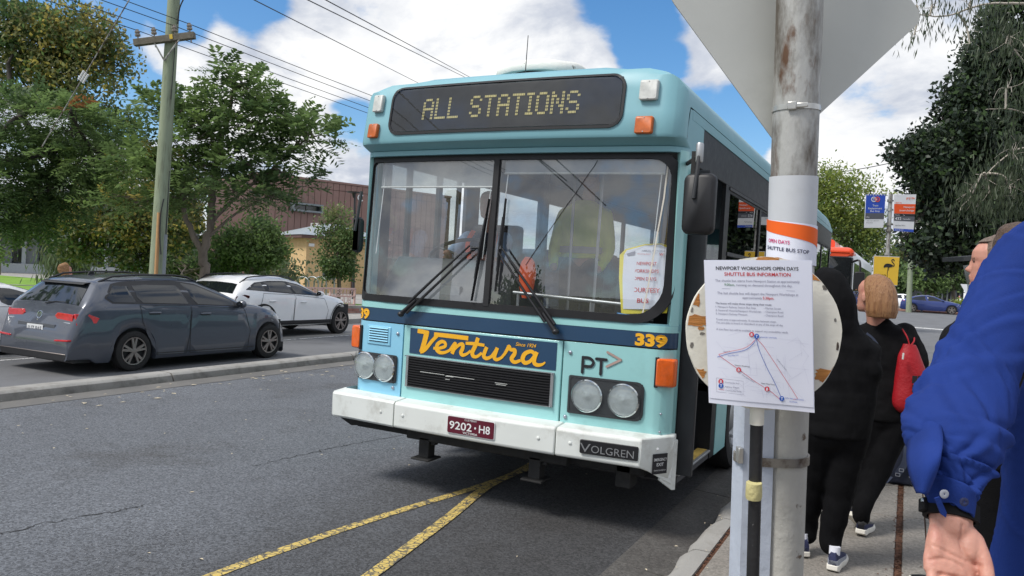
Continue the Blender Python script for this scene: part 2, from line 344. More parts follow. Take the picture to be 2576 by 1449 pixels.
M['earth'] = mat('dry_earth', (0.16, 0.14, 0.11), 0.95, var=0.25, scale=0.3)
M['roadyellow'] = None; grain(M['concrete'], 90, .75, 1.25); grain(M['gutter'], 80, .7, 1.3)
def paintmat(name, col, wear, under, sc_=26):
    m = mat(name, col, 0.7, var=0.08, scale=8, bump=0.5, bscale=130)
    t = m.node_tree; b = t.nodes['Principled BSDF']; L = t.links; src = b.inputs['Base Color'].links[0].from_socket
    tc = t.nodes.new('ShaderNodeTexCoord'); vo = t.nodes.new('ShaderNodeTexVoronoi'); vo.feature = 'DISTANCE_TO_EDGE'; vo.inputs['Scale'].default_value = sc_
    nz = t.nodes.new('ShaderNodeTexNoise'); nz.inputs['Scale'].default_value = 14; nz.inputs['Detail'].default_value = 8; L.new(tc.outputs['Object'], nz.inputs[0])
    wp = t.nodes.new('ShaderNodeVectorMath'); wp.operation = 'MULTIPLY_ADD'; L.new(nz.outputs['Color'], wp.inputs[0]); wp.inputs[1].default_value = (.06, .06, 0); L.new(tc.outputs['Object'], wp.inputs[2])
    L.new(wp.outputs[0], vo.inputs['Vector'])
    a = t.nodes.new('ShaderNodeMapRange'); L.new(vo.outputs[0], a.inputs['Value']); a.inputs['From Min'].default_value = 0.02; a.inputs['From Max'].default_value = 0.10
    c = t.nodes.new('ShaderNodeMapRange'); L.new(nz.outputs[0], c.inputs['Value']); c.inputs['From Min'].default_value = wear; c.inputs['From Max'].default_value = wear + .12; c.inputs['To Min'].default_value = 1; c.inputs['To Max'].default_value = 0
    mu = t.nodes.new('ShaderNodeMath'); mu.operation = 'MULTIPLY'; L.new(a.outputs[0], mu.inputs[0]); L.new(c.outputs[0], mu.inputs[1])
    mx = t.nodes.new('ShaderNodeMix'); mx.data_type = 'RGBA'; L.new(mu.outputs[0], mx.inputs['Factor']); mx.inputs['A'].default_value = (*under, 1); L.new(src, mx.inputs['B'])
    L.new(mx.outputs['Result'], b.inputs['Base Color']); return m
M['roadyellow'] = paintmat('worn_yellow_line_paint', S(210, 184, 104), 0.53, (0.09, 0.088, 0.08))
M['roadwhite'] = paintmat('worn_white_line_paint', S(225, 225, 222), 0.62, (0.15, 0.15, 0.155), 12)

def struct(o): o['kind'] = 'structure'; return o
struct(MB().quad((-700, -300, -0.03), (700, -300, -0.03), (700, 1500, -0.03), (-700, 1500, -0.03)).build('ground', M['earth']))
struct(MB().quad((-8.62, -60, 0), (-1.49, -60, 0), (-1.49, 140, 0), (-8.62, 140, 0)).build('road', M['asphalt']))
struct(MB().quad((-12.25, -60, 0), (-9.10, -60, 0), (-9.10, 140, 0), (-12.25, 140, 0)).build('far_carriageway', M['asphalt_far']))
struct(MB().quad((-14.6, -60, -0.004), (-12.65, -60, -0.004), (-12.65, 140, -0.004), (-14.6, 140, -0.004)).build('parking_bay', M['asphalt_far']))
struct(MB().box(-12.65, -12.25, -60, 140, -0.2, 0.004).build('parking_gutter', M['kerb']))
struct(MB().quad((0.16, 14, 0.0), (40, 14, 0.0), (40, 140, 0.0), (0.16, 140, 0.0)).build('forecourt_road', M['asphalt_far']))
struct(MB().quad((-1.1, 25.0, -0.004), (0.16, 25.0, -0.004), (0.16, 140, -0.004), (-1.1, 140, -0.004)).build('side_road', M['asphalt_far']))
# kerb stones and gutter trays along the bus side: each cast length its own piece
kr = bpy.data.objects.new('kerb', None); COL.objects.link(kr); kr['kind'] = 'structure'
def kerbstone(y0, y1, jit, x0=-1.10, x1=-0.955, top=0.13):
    n = 6; rings = []
    for i in range(n + 1):
        y = y0 + (y1 - y0) * i / n
        e = 0.012 * math.sin(y * 5.1 + jit) + 0.007 * math.sin(y * 13 + jit * 3)
        if i in (0, n): e += 0.03
        rings.append([(x0 - .02, y, -0.15), (x0 - .012 + e * .3, y, 0.03), (x0 + e, y, top - 0.03), (x0 + 0.03 + e, y, top - 0.004), (x0 + .07, y, top), (x1, y, top), (x1, y, -0.15)])
    return MB().loft(rings)
edges = [-1.0, 1.2, 2.7, 4.05, 4.62, 5.35, 7.2, 9.1, 11.3, 13.6, 16, 18.5, 21, 24.9]
for i in range(len(edges) - 1):
    kerbstone(edges[i] + .008, edges[i + 1] - .008, i * 1.7).build('kerb_stone', M['kerb'], kr, smooth=50)
gt = bpy.data.objects.new('gutter', None); COL.objects.link(gt); gt['kind'] = 'structure'
ge = [-2.0, 0.3, 2.2, 4.45, 6.4, 9.0, 11.8, 14.5, 17.5, 21, 25]
for i in range(len(ge) - 1):
    a, b = ge[i] + .012, ge[i + 1] - .012
    MB().prism([(-1.49, a + .03, 0.004), (-1.49, b + .05, 0.004), (-1.122, b, -0.008), (-1.122, a, -0.008)], (0, 0, -0.1)).build('gutter_tray', M['gutter'], gt, bevel=0.006)
struct(MB().box(-1.135, -1.08, -2, 25, -0.2, -0.02).build('gutter_bed', M['litter']))
# footpath slabs
fp = bpy.data.objects.new('footpath', None); COL.objects.link(fp); fp['kind'] = 'structure'
fy_ = [-2.2, -0.6, 0.9, 2.35, 3.25, 4.15, 5.2, 6.15, 7.35, 8.5, 9.9, 11.4, 13, 14.8, 16.6, 18.6, 20.8, 23, 25]
for i in range(len(fy_) - 1):
    dz = random.uniform(-.002, .003)
    MB().box(-0.925, 0.012, fy_[i] + .004, fy_[i + 1] - .004, -0.1, 0.13 + dz).build('slab', M['concrete'], fp, bevel=0.006)
for i, y in enumerate([-2.2, 0.2, 2.4, 4.3, 6.2, 8.1, 10.2, 12.4]):
    y1 = [-2.2, 0.2, 2.4, 4.3, 6.2, 8.1, 10.2, 12.4, 14][i + 1]
    MB().box(0.052, 0.185, y + .005, y1 - .005, -0.1, 0.131).build('edging', M['concrete'], fp, bevel=0.006)
    for x0, x1 in ((0.19, 1.6), (1.606, 3.0), (3.006, 4.6), (4.606, 6.5)):
        MB().box(x0 + .003, x1, y + .004, y1 - .004, -0.1, 0.129 + random.uniform(-.002, .002)).build('slab', M['concrete'], fp, bevel=0.006)
struct(MB().box(-0.955, 6.6, -2.2, 14.0, -0.2, 0.112).build('footpath_bed', M['litter']))
struct(MB().box(-0.955, 0.16, 14.0, 25, -0.2, 0.112).build('footpath_bed', M['litter']))
# leaf litter caught in the joints
lm = MB()
def bits(n, fx, y0, y1, z, s0, s1, m):
    for _ in range(n):
        y = random.uniform(y0, y1); x = fx(y); a = random.uniform(0, PI); s = random.uniform(s0, s1); t = random.uniform(.3, .6) * s; zz_ = z + random.uniform(.001, .006)
        ca, sa = math.cos(a), math.sin(a)
        m.add([(x - s * ca, y - s * sa, zz_), (x + t * sa, y - t * ca, zz_ + .003), (x + s * ca, y + s * sa, zz_ + .001), (x - t * sa, y + t * ca, zz_ + .004)], [(0, 1, 2, 3)])
bits(1300, lambda y: 0.032 + random.gauss(0, .014), 3.2, 11, .124, .006, .018, lm)
bits(500, lambda y: -0.94 + random.gauss(0, .010), 2.2, 9, .120, .005, .014, lm)
bits(130, lambda y: random.uniform(-.9, 1.2), 3, 9, .133, .006, .014, lm)
o = lm.build('leaf_litter', M['litter']); tag(o, 'brown leaf litter caught in the footpath joints', 'leaf litter', kind='stuff')
lm = MB(); M['chip'] = mat('pale_leaf_chip', S(196, 184, 160), 0.8, var=.2, scale=40)
bits(60, lambda y: -8.4 + random.gauss(0, .35), 4, 12, .004, .02, .05, lm); bits(50, lambda y: random.uniform(-8, -2), 2.8, 9, .002, .008, .02, lm); bits(25, lambda y: -1.05 + random.gauss(0, .08), 3, 8, .134, .006, .014, lm)
o = lm.build('dry_leaf_scraps', M['chip']); tag(o, 'pale dry leaf scraps scattered on the asphalt', 'leaf litter', kind='stuff')
# median kerb between the carriageways
md = bpy.data.objects.new('median_kerb', None); COL.objects.link(md); md['kind'] = 'structure'
me_ = [-30, -20, -12, -6, -1.5, 1.5, 4.2, 7.35, 11.2, 15, 19, 24, 30, 40, 60, 100]
for i in range(len(me_) - 1):
    r_, f_ = [], []
    for k in range(5):
        y = me_[i] + .012 + (me_[i + 1] - me_[i] - .024) * k / 4; j = .008 * math.sin(y * 3)
        r_.append([(-8.84 + j, y, .085), (-8.87 + j, y, .112), (-8.895 + j, y, .118), (-9.09, y, .118), (-9.10, y, .09), (-9.10, y, -.1)]); f_.append([(-8.80, y, -.1), (-8.80, y, .010), (-8.84 + j, y, .085)])
    q_ = MB().loft(r_, False, False); q_.mi = 1; q_.loft(f_, False, False); q_.add([r_[0][0], *r_[0][1:], f_[0][0], f_[0][1]], [tuple(range(8))]); q_.build('kerb_stone', [M['kerb'], M['kerbface']], md, smooth=40)
struct(MB().box(-8.80, -8.42, -30, 100, -.1, .005).build('median_gutter', M['gutter2']))
# far side: footpath, lawn
struct(MB().box(-18.2, -14.6, -60, 140, -0.2, 0.13).build('far_footpath', M['kerb']))
struct(MB().box(-75, -18.2, -60, 24.8, -0.2, 0.20).build('lawn', M['grass']))
struct(MB().box(-75, -18.2, 24.8, 140, -0.2, 0.17).build('plaza', M['kerb']))
struct(MB().prism([(-44.5, 5, .205), (-30, 21.2, .205), (-30, 21.7, .205), (-45, 5, .205)], (0, 0, .02)).build('garden_path', M['kerb']))
# painted lines
def line(pts, wd, name='road_marking', m='roadyellow', z=0.004):
    mb = MB(); P = smoothpath([(p[0], p[1], z) for p in pts], 8); mb.ribbon(P, wd, (0, 0, 1)); o = mb.build(name, M[m]); o['kind'] = 'structure'; return o
ln = lambda *q: [tuple(atz(x, y)[:2]) for x, y in q]
line(ln((500, 1462), (700, 1388), (960, 1300), (1180, 1232), (1260, 1205), (1330, 1180)), 0.075)
line(ln((905, 1470), (1010, 1392), (1130, 1302), (1225, 1226), (1300, 1190), (1345, 1165)), 0.085, z=0.007)
line([(-12.1, -30), (-12.1, 8.6)], 0.10, m='roadwhite'); line([(-12.1, 10.2), (-12.1, 60)], 0.10, m='roadwhite')
line([(0.3, 22.9), (2.6, 22.2)], 0.16); line([(0.4, 18.5), (2.6, 17.9)], 0.14)
line([(-1, 47), (6.5, 44)], 1.1, m='roadwhite'); line([(-1, 62.8), (7.5, 59.6)], 0.9, m='roadwhite'); line([(-2, 70), (4.5, 68)], .6, m='roadwhite')
# a long crack and the tyre-polished streaks on the asphalt
M['crack'] = mat('asphalt_crack', (0.03, 0.03, 0.03), 0.95)
ck = MB()
for q in ([(0, 1345), (150, 1310), (300, 1285), (360, 1272)], [(640, 1172), (760, 1145), (850, 1125), (930, 1110), (1040, 1090)]):
    P = [atz(x, y) for x, y in q]; P = smoothpath([(p[0], p[1], .003) for p in P], 14); P = [p + np.array([random.gauss(0, .014), random.gauss(0, .014), 0]) for p in P]
    ck.ribbon(P, [random.uniform(.003, .013) for _ in P], (0, 0, 1))
o = ck.build('road_crack', M['crack']); o['kind'] = 'structure'
# ------------------------------------------------------------------ the teal bus (local: x towards the kerb, y back, z up)
BUS = thing('bus', 'teal vintage bus with white bumper and ALL STATIONS destination sign, parked at the kerb', 'bus', (-2.66, 5.0, 0), (0, math.radians(0.4), 0))
M['win'] = glassmat('tinted_bus_glass', (0.16, 0.17, 0.18), 0.06)
M['clear'] = glassmat('clear_bus_glass', (0.86, 0.9, 0.9), 0.05)
M['wscreen'] = glassmat('dusty_windscreen_glass', (0.92, 0.95, 0.96), 0.105, 0.035, (0.46, 0.49, 0.51))  # grey diffuse share and raised reflectance put the sky's haze into the glass
M['interior'] = mat('grey_interior_lining', (0.30, 0.31, 0.32), 0.7, var=0.08)
M['dash'] = mat('charcoal_dashboard', (0.10, 0.108, 0.12), 0.6, var=0.12)
M['floor'] = mat('bus_floor_vinyl', (0.06, 0.06, 0.065), 0.7, var=0.25, scale=30)
M['band'] = mat('black_window_band', (0.010, 0.011, 0.013), 0.42, var=0.15, spec=.3)
M['destglass'] = glassmat('destination_glass', (0.75, 0.76, 0.76), 0.0)
M['led'] = mat('yellow_flip_dots', S(232, 218, 150), 0.6, var=0.06)
M['dotboard'] = mat('dark_display_board', (0.022, 0.024, 0.028), 0.6, var=0.2)
M['maroon'] = mat('maroon_plate', S(92, 20, 40), 0.4, var=0.04)
M['blind'] = glassmat('sun_blind_film', (0.45, 0.47, 0.48), 0.04, 0.45, (0.55, 0.58, 0.6))

def fy(x):
    a = abs(x)
    if a < 1.15: return -0.05 * (1 - (a / 1.15) ** 2)
    a = min(a, 1.2999); return 0.15 - math.sqrt(max(0, 0.15 ** 2 - (a - 1.15) ** 2))
def xs(x0, x1, n=None):
    n = n or max(2, int((x1 - x0) / 0.03) + 1); b = [x0 + (x1 - x0) * i / (n - 1) for i in range(n)]
    b += [c for s_ in (-1, 1) for c in (s_ * 1.15, s_ * 1.2, s_ * 1.24, s_ * 1.27, s_ * 1.288, s_ * 1.297) if x0 < c < x1]
    return sorted(set(round(c, 4) for c in b))
def panel(m, x0, x1, z0, z1, off=0.0, thick=0.02, lean=0.0):
    X = xs(x0, x1); r = []
    for x in X:
        y = fy(x) - off; r.append([(x, y + lean * 0, z0), (x, y + lean, z1), (x, y + lean + thick, z1), (x, y + thick, z0)])
    return m.loft(r)
def fpt(x, z, off=0.0): return np.array([x, fy(x) - off, z])
def roofz(x):
    P = [(0, 3.205), (.5, 3.185), (1.0, 3.125), (1.16, 3.085), (1.25, 3.03), (1.29, 2.96), (1.30, 2.87)]
    return float(np.interp(abs(x), [p[0] for p in P], [p[1] for p in P]))
# body: pod, roof, corner posts, sides, rear
b = MB(); XX = xs(-1.30, 1.30, 40)
rows = [(0.055, 2.575), (0.02, 2.60), (-0.095, 2.645), (-0.105, 2.665), (-0.08, 2.82), (-0.055, 2.97), (-0.04, 3.06), (0.0, 3.115), (0.10, 3.16), (0.3, 3.195), (0.6, 3.21)]
grid = [[(x, fy(x) + yo, min(z, roofz(x))) for x in XX] for yo, z in rows] + [[(x, y, roofz(x)) for x in XX] for y in (2, 4, 6, 8, 10.2)]
grid += [[(x * .995, 10.6, roofz(x) - .03) for x in XX], [(x * .985, 10.8, min(roofz(x) - .10, 2.98)) for x in XX], [(x * .975, 10.88, min(roofz(x) - .2, 2.88)) for x in XX]]
b.loft(grid, closed=False, caps=False)
for s in (-1, 1):                                                  # side of the pod and cantrails
    ys = [fy(1.3) + yo for yo, z in rows if z > 2.6] 
    for (y0, z0), (y1, z1) in zip([(0.17, 2.60), (0.055, 2.645), (0.05, 2.70)], [(0.055, 2.645), (0.05, 2.70), (0.10, 2.86)]):
        b.quad((s * 1.299, y0, z0), (s * 1.299, y1, z1), (s * 1.299, 0.4, z1), (s * 1.299, 0.4, z0))
    b.box(min(s * 1.26, s * 1.3), max(s * 1.26, s * 1.3), 0.16, 10.82, 2.80, 2.865)
b.box(1.27, 1.298, 0.16, 0.5, 2.6, 2.80)
panel(b, -1.30, 1.30, 2.565, 2.60, 0.0, 0.05)                       # head above the screen
panel(b, -1.30, 1.30, 1.385, 1.43, 0.0, 0.04)                       # sill under the screen
b.build('body', M['roof_teal'], BUS, smooth=38)
for s in (-1, 1):                                                  # corner posts beside the screen
    p_ = MB()
    for x0, x1 in ((1.262, 1.2995),):
        X = xs(x0, x1, 5); r = [[(s * x, fy(x), 1.42), (s * x, fy(x), 2.58), (s * (x - .03), fy(x) + .04, 2.58), (s * (x - .03), fy(x) + .04, 1.42)] for x in X]
        p_.loft(r)
    p_.box(min(s * 1.25, s * 1.2985), max(s * 1.25, s * 1.2985), 0.15, 0.215, 0.35 if s > 0 else .72, 2.60)
    p_.build('corner_post', M['teal'], BUS, smooth=40)
# lower front: three hinged panels, blue waist band
for x0, x1, mm in ((-1.298, -0.796, 'blue_panel'), (-0.786, 0.545, 'teal'), (0.556, 1.298, 'teal')):
    panel(MB(), x0, x1, 0.695, 1.262, 0.0, 0.03).build('front_panel', M[mm], BUS, smooth=40, bevel=0.006)
panel(MB(), -1.298, 1.298, 0.70, 1.30, -0.02, 0.02).build('panel_gap_backing', M['black'], BUS)
panel(MB(), -1.2985, 1.2985, 1.272, 1.372, 0.004, 0.03).build('waist_band', M['navy'], BUS, smooth=40)
panel(MB(), -1.298, 1.298, 1.374, 1.418, 0.003, 0.03).build('waist_trim', M['teal'], BUS, smooth=40)
# windscreen surround (rubber) and panes
SL = 0.055
def wsy(x, z): return fy(x) + SL * (z - 1.43) / 1.15
outer = roundrect(-1.275, 1.275, 1.425, 2.575, [.06, .24, .17, .06], 7); inner = roundrect(-1.232, 1.215, 1.478, 2.525, [.05, .21, .14, .05], 7)
m = MB(); n = len(outer)
def dense(P, k=9): return [tuple(np.array(P[i]) + (np.array(P[(i + 1) % len(P)]) - np.array(P[i])) * t / k) for i in range(len(P)) for t in range(k)]
O, I = dense(outer), dense(inner); n = len(O)
Of = [(x, wsy(x, z) - .012, z) for x, z in O]; If = [(x, wsy(x, z) - .016, z) for x, z in I]; Ib = [(x, wsy(x, z) + .02, z) for x, z in I]; Ob = [(x, wsy(x, z) + .01, z) for x, z in O]
m.loft([Ob, Of, If, Ib], True, False)
X = -0.068; m.prism([(X - .022, wsy(X, z) - .018, z) if i == 0 else (X + .022, wsy(X, z) - .018, z) for i, z in ((0, 1.46), (1, 1.46), (1, 2.53), (0, 2.53))], (0, .05, 0))
m.build('windscreen_rubber', M['rubber'], BUS, smooth=40)
def pane(x0, x1, z0, z1, rad, nm, mt, off=0.0, parent=BUS):
    P = dense(roundrect(x0, x1, z0, z1, rad, 6), 2); mm = MB(); X = xs(x0, x1, 14); rows_ = []
    for x in X:
        zs = []
        for i in range(len(P)):
            (a, za), (c, zc) = P[i], P[(i + 1) % len(P)]
            if (a - x) * (c - x) <= 0 and abs(a - c) > 1e-6: zs.append(za + (zc - za) * (x - a) / (c - a))
        if not zs: zs = [z0, z1]
        lo, hi = min(zs), max(zs); rows_.append([(x, wsy(x, lo + (hi - lo) * t / 6) + off, lo + (hi - lo) * t / 6) for t in range(7)])
    mm.loft(rows_, False, False); return mm.build(nm, mt, parent, smooth=60)
WL = pane(-1.238, -0.088, 1.472, 2.53, [.05, .01, .01, .05], 'windscreen', M['wscreen'])
WR = pane(-0.048, 1.222, 1.472, 2.53, [.01, .215, .145, .01], 'windscreen', M['wscreen'])
M['crackwhite'] = mat('white_glass_crack', S(205, 200, 188), 0.6)
def stripe(par, nm, mt, q, wd, off=-.004):
    P = smoothpath(q, 5); P = [(x + random.gauss(0, .002), wsy(x, z) + off, z) for x, z in P]; mm = MB(); mm.ribbon(P, wd, (0, -1, 0)); return mm.build(nm, mt, par)
stripe(WR, 'crack', M['crackwhite'], [(1.185, 2.50), (1.165, 2.2), (1.13, 1.85), (1.085, 1.46)], 0.010)
stripe(WR, 'crack', M['ink'], [(0.70, 2.515), (0.50, 2.2), (0.22, 1.77)], 0.005)  # dark line painted on the pane as the reflection of an overhead wire
# sun blinds with pull bars
for x0, x1, z0 in ((-1.15, -0.10, 2.33), (-0.02, 1.16, 2.43)):
    o = pane(x0, x1, z0, 2.525, .005, 'sun_blind', M['blind'], 0.03)
    q = MB(); q.tube([(x, wsy(x, z0) + .03, z0) for x in xs(x0, x1, 8)], 0.008, 6); q.build('pull_bar', M['frost'], o)
    for xx in (x0 + .03, x1 - .02): c_ = MB(); c_.tube([(xx, wsy(xx, 2.5) + .035, 2.52), (xx - .03, wsy(xx, 1.75) + .035, 1.8)], 0.004, 5); c_.build('blind_cord', M['white'], o)
# destination sign
DZ = 2.895
def podpt(x, z, off=0.0): return np.array([x, fy(x) + float(np.interp(z, [2.665, 2.82, 2.97, 3.06, 3.115], [-.105, -.08, -.055, -.04, .0])) - off, z])
def ringrect(x0, x1, z0, z1, r, off): return [tuple(podpt(x, z, off)) for x, z in dense(roundrect(x0, x1, z0, z1, r, 6), 4)]
DS = None; m = MB(); m.loft([ringrect(-0.985, .905, 2.705, 3.082, .10, -.02), ringrect(-0.985, .905, 2.705, 3.082, .10, .012), ringrect(-.968, .888, 2.722, 3.065, .085, .014), ringrect(-.955, .875, 2.735, 3.052, .075, -.01)], True, False)
DS = m.build('destination_sign', M['rubber'], BUS, smooth=50)
m = MB(); X = xs(-.96, .88, 16); m.loft([[tuple(podpt(x, 2.73 + .327 * t / 4, .0035)) for t in range(5)] for x in X], False, False); m.build('display_board', M['dotboard'], DS, smooth=60)
m = MB(); m.loft([[tuple(podpt(x, 2.73 + .327 * t / 4, .0125)) for t in range(5)] for x in X], False, False); m.build('cover_glass', M['destglass'], DS, smooth=60)
F57 = {'A': ['01110', '10001', '10001', '11111', '10001', '10001', '10001'], 'L': ['10000', '10000', '10000', '10000', '10000', '10000', '11111'], 'S': ['01110', '10001', '10000', '01110', '00001', '10001', '01110'],
       'T': ['11111', '00100', '00100', '00100', '00100', '00100', '00100'], 'I': ['111', '010', '010', '010', '010', '010', '111'], 'O': ['01110', '10001', '10001', '10001', '10001', '10001', '01110'], 'N': ['10001', '11001', '10101', '10101', '10011', '10001', '10001'], ' ': ['000'] * 7}
m = MB(); cx_ = 0; pts = []
for ch in 'ALL STATIONS':
    g = F57[ch]
    for r_, row in enumerate(g):
        for c_, k in enumerate(row):
            if k == '1':
                pts.append((cx_ + c_, 6 - r_))
                if ch in 'ALSTION' and c_ + 1 < len(row): pass
    cx_ += len(g[0]) + 1
tw = cx_ - 1; px0, px1 = -0.665, 0.60; st = (px1 - px0) / tw; sz = 0.165 / 7
for cx2, rz in pts:
    for dx in (0.0, 0.55):
        x = px0 + (cx2 + dx - .2) * st; z = 2.822 + rz * sz; h, wv = sz * .37, st * .22
        m.quad(*[tuple(podpt(x + a * wv, z + c * h, .0065)) for a, c in ((-1, -.6), (-.6, -1), (.6, -1), (1, -.6), (1, .6), (.6, 1), (-.6, 1), (-1, .6))])
m.build('destination_text', M['led'], DS)
# marker lamps on the pod
def lens(parent, nm, mt, x0, x1, z0, z1, fn, off, r=0.012, base=None):
    if base is not None:
        mm = MB(); mm.loft([[tuple(fn(x, z, o)) for x, z in roundrect(x0 - .006, x1 + .006, z0 - .006, z1 + .006, r, 3)] for o in (-.01, .006)], True, True); mm.build('base', base, parent, smooth=40)
    mm = MB(); k = 0.006
    mm.loft([[tuple(fn(x, z, o)) for x, z in roundrect(x0 + i, x1 - i, z0 + i, z1 - i, r, 3)] for i, o in ((0, 0.002), (0, off * .8), (k, off))], True, True)
    return mm.build(nm, mt, parent, smooth=40)
for x0, x1, z0, z1, mt in ((-1.155, -1.062, 2.895, 3.03, 'frost'), (-1.166, -1.075, 2.69, 2.80, 'oldamber'), (1.005, 1.125, 2.885, 3.02, 'frost'), (1.0, 1.115, 2.66, 2.775, 'oldamber')):
    o = lens(BUS, 'marker_lamp', M[mt], x0, x1, z0, z1, podpt, 0.035)
    for zz_ in (z0 + .01, z1 - .01): q = MB(); c = podpt((x0 + x1) / 2, zz_, .034); q.lathe([(0.004, 0), (0.004, .004), (0.0005, .005)], c, (0, -1, 0), 6); q.build('screw', M['steel'], o)
# headlight units
for x0, x1, z0, z1, ls, rr in ((-1.272, -0.835, 0.802, 1.018, ((-1.155, .10), (-.955, .10)), (.045, .02, .02, .03)), (0.61, 1.135, 0.775, 1.035, ((.745, .105), (1.0, .105)), (.012, .05, .05, .012))):
    zc = (z0 + z1) / 2
    R_ = lambda i, off: [tuple(fpt(x, z, off)) for x, z in dense(roundrect(x0 + i, x1 - i, z0 + i, z1 - i, rr, 4), 3)]
    m = MB(); m.loft([R_(0, .004), R_(0.0, .014), R_(0.012, .015), R_(0.016, .0035)], True, False)
    hu = m.build('headlight_unit', M['dark'], BUS, smooth=40)
    X = xs(x0 + .01, x1 - .01); m = MB(); m.loft([[tuple(fpt(x, z0 + .012 + (z1 - z0 - .024) * t / 2, .0085)) for t in range(3)] for x in X], False, False); m.build('housing', M['dark'], hu)
    for lx, r in ls:
        c = fpt(lx, zc, .009)
        tx = (fy(lx + .02) - fy(lx - .02)) / .04; ax = unit((tx * .6, -1, 0))
        m = MB(); m.lathe([(r + .008, 0), (r + .008, .012), (r, .020), (r * .99, .016)], c, ax, 28); m.build('headlight_bezel', M['chrome'], hu, smooth=40)
        m = MB(); m.lathe([(r * .99, .004), (r * .8, .003), (r * .5, .002), (r * .25, .002), (r * .12, .010), (.001, .012)], c, ax, 28); m.build('headlight', M['reflector'], hu, smooth=60)
        m = MB(); m.lathe([(r * .99, .016), (r * .8, .026), (r * .5, .034), (r * .2, .038), (.001, .039)], c, ax, 28); m.build('headlight_lens', M['lens'], hu, smooth=60)
    m = MB(); m.loft([[tuple(fpt(x, z0 + .006 + (z1 - z0 - .012) * t / 2, .050)) for t in range(3)] for x in X], False, False); m.build('cover_glass', M['clear'], hu, smooth=50)
# indicators on the corners
def sidept(s):
    def f(u, z, off): return np.array([s * (1.215 + .0 + off * .9), 0.045 + u - off * .8 * 1, z])
    return f
for s, z0, z1 in ((1, 1.02, 1.205), (-1, 1.035, 1.215)):
    m = MB(); x0, x1 = (1.205, 1.32) if s > 0 else (-1.335, -1.225)
    yb = lambda x: fy(min(1.27, abs(x))) 
    R_ = lambda i, d: [(x, yb(x) * .75 + .02 - d, z) for x, z in roundrect(x0 + i, x1 - i, z0 + i, z1 - i, .014, 3)]
    m.loft([R_(0, -.03), R_(0, .03), R_(.010, .045)], True, True); o = m.build('indicator', M['amber'], BUS, smooth=40)
    m = MB(); x_ = x0 if s > 0 else x1; m.box(x_ - .012, x_ + .012, -.0, .10, z0 - .008, z1 + .008); m.build('indicator_base', M['black'], o, bevel=.004)
# grille, name panel, vents
GR = (-.742, .498, .795, 1.035); m = MB()
x0, x1, z0, z1 = GR
for a, c in ((x0, x0 + .022), (x1 - .022, x1)): panel(m, a, c, z0, z1, .016, .03)
panel(m, x0 + .02, x1 - .02, z1 - .006, z1, .016, .03); panel(m, x0 + .02, x1 - .02, z0, z0 + .006, .016, .03)
G = m.build('grille', M['steel'], BUS, smooth=40)
panel(MB(), x0 + .02, x1 - .02, z0 + .004, z1 - .004, .004, .01).build('grille_backing', M['black'], G)
for i in range(12):
    zc = z0 + .016 + i * (z1 - z0 - .032) / 11; X = xs(x0 + .022, x1 - .022, 9)
    r = [[(x, fy(x) - .006, zc + .004), (x, fy(x) - .020, zc - .004), (x, fy(x) - .020, zc - .008), (x, fy(x) - .004, zc - .002)] for x in X]
    MB().loft(r).build('slat', M['black'], G)
m = MB()
for a, c, zz_ in ((-.60, -.38, .925), (-.37, -.30, .918), (-.36, -.12, .922), (-.37, -.33, .895), (.05, .15, .918), (.06, .14, .908)):
    m.quad(fpt(a, zz_ - .003, .0215), fpt(c, zz_ - .0025, .0215), fpt(c, zz_ + .001, .0215), fpt(a, zz_ + .0015, .0215))
m.build('scraped_paint', M['frost'], G)
panel(MB(), -.725, .505, 1.052, 1.245, .0035, .01).build('name_panel', M['navy'], BUS, smooth=40)
# brush-script company name, drawn as tapered strokes
def script(P, par, mt, scale, ox, oz, off, nm, sz=.19):
    mm = MB()
    for st in P:
        q = smoothpath([(a, c_, w_) for a, c_, w_ in st], 7)
        pts = [fpt(ox + a * scale, oz + c_ * sz, off) for a, c_, w_ in q]; mm.ribbon(pts, [w_ * (scale + sz) * .47 for a, c_, w_ in q], (0, -1, 0), random.uniform(0, .0006))
    return mm.build(nm, mt, par)
W_ = .155
V_ = [[(0.02, 1.0, .16), (.22, .985, .16), (.43, .97, .13)], [(.36, 1.02, .22), (.30, .62, .21), (.20, .10, .2)], [(.15, .12, .16), (.33, .25, .15), (.55, .62, .14), (.74, .90, .14)], [(.62, .93, .15), (1.0, .93, .16), (1.4, .925, .16), (1.80, .915, .16)]]
e_ = [[(.62, .34, .1), (.80, .36, .11), (1.02, .47, .12), (1.02, .62, .12), (.90, .66, .13), (.76, .52, .15), (.74, .32, .16), (.85, .20, .14), (1.03, .22, .11), (1.22, .36, .10)]]
n_ = [[(1.20, .34, .1), (1.33, .60, .12), (1.37, .62, .14), (1.33, .40, .15), (1.28, .20, .15)], [(1.33, .36, .1), (1.5, .60, .12), (1.62, .64, .14), (1.63, .48, .15), (1.58, .30, .15), (1.64, .20, .13), (1.78, .27, .1), (1.9, .42, .09)]]
t_ = [[(2.12, .98, .15), (2.05, .66, .16), (1.96, .36, .16), (2.0, .21, .14), (2.12, .21, .11), (2.27, .38, .10)], [(1.72, .70, .11), (2.0, .72, .12), (2.34, .70, .11)]]
u_ = [[(2.42, .64, .14), (2.36, .42, .15), (2.34, .26, .15), (2.43, .18, .13), (2.58, .28, .11), (2.70, .52, .11)], [(2.76, .66, .14), (2.70, .42, .15), (2.68, .25, .15), (2.76, .18, .12), (2.9, .28, .1), (3.0, .46, .1)]]
r_ = [[(2.98, .40, .1), (3.08, .66, .13), (3.12, .75, .15), (3.18, .64, .12), (3.30, .64, .14), (3.30, .48, .15), (3.22, .28, .15), (3.32, .16, .13), (3.5, .26, .1)]]
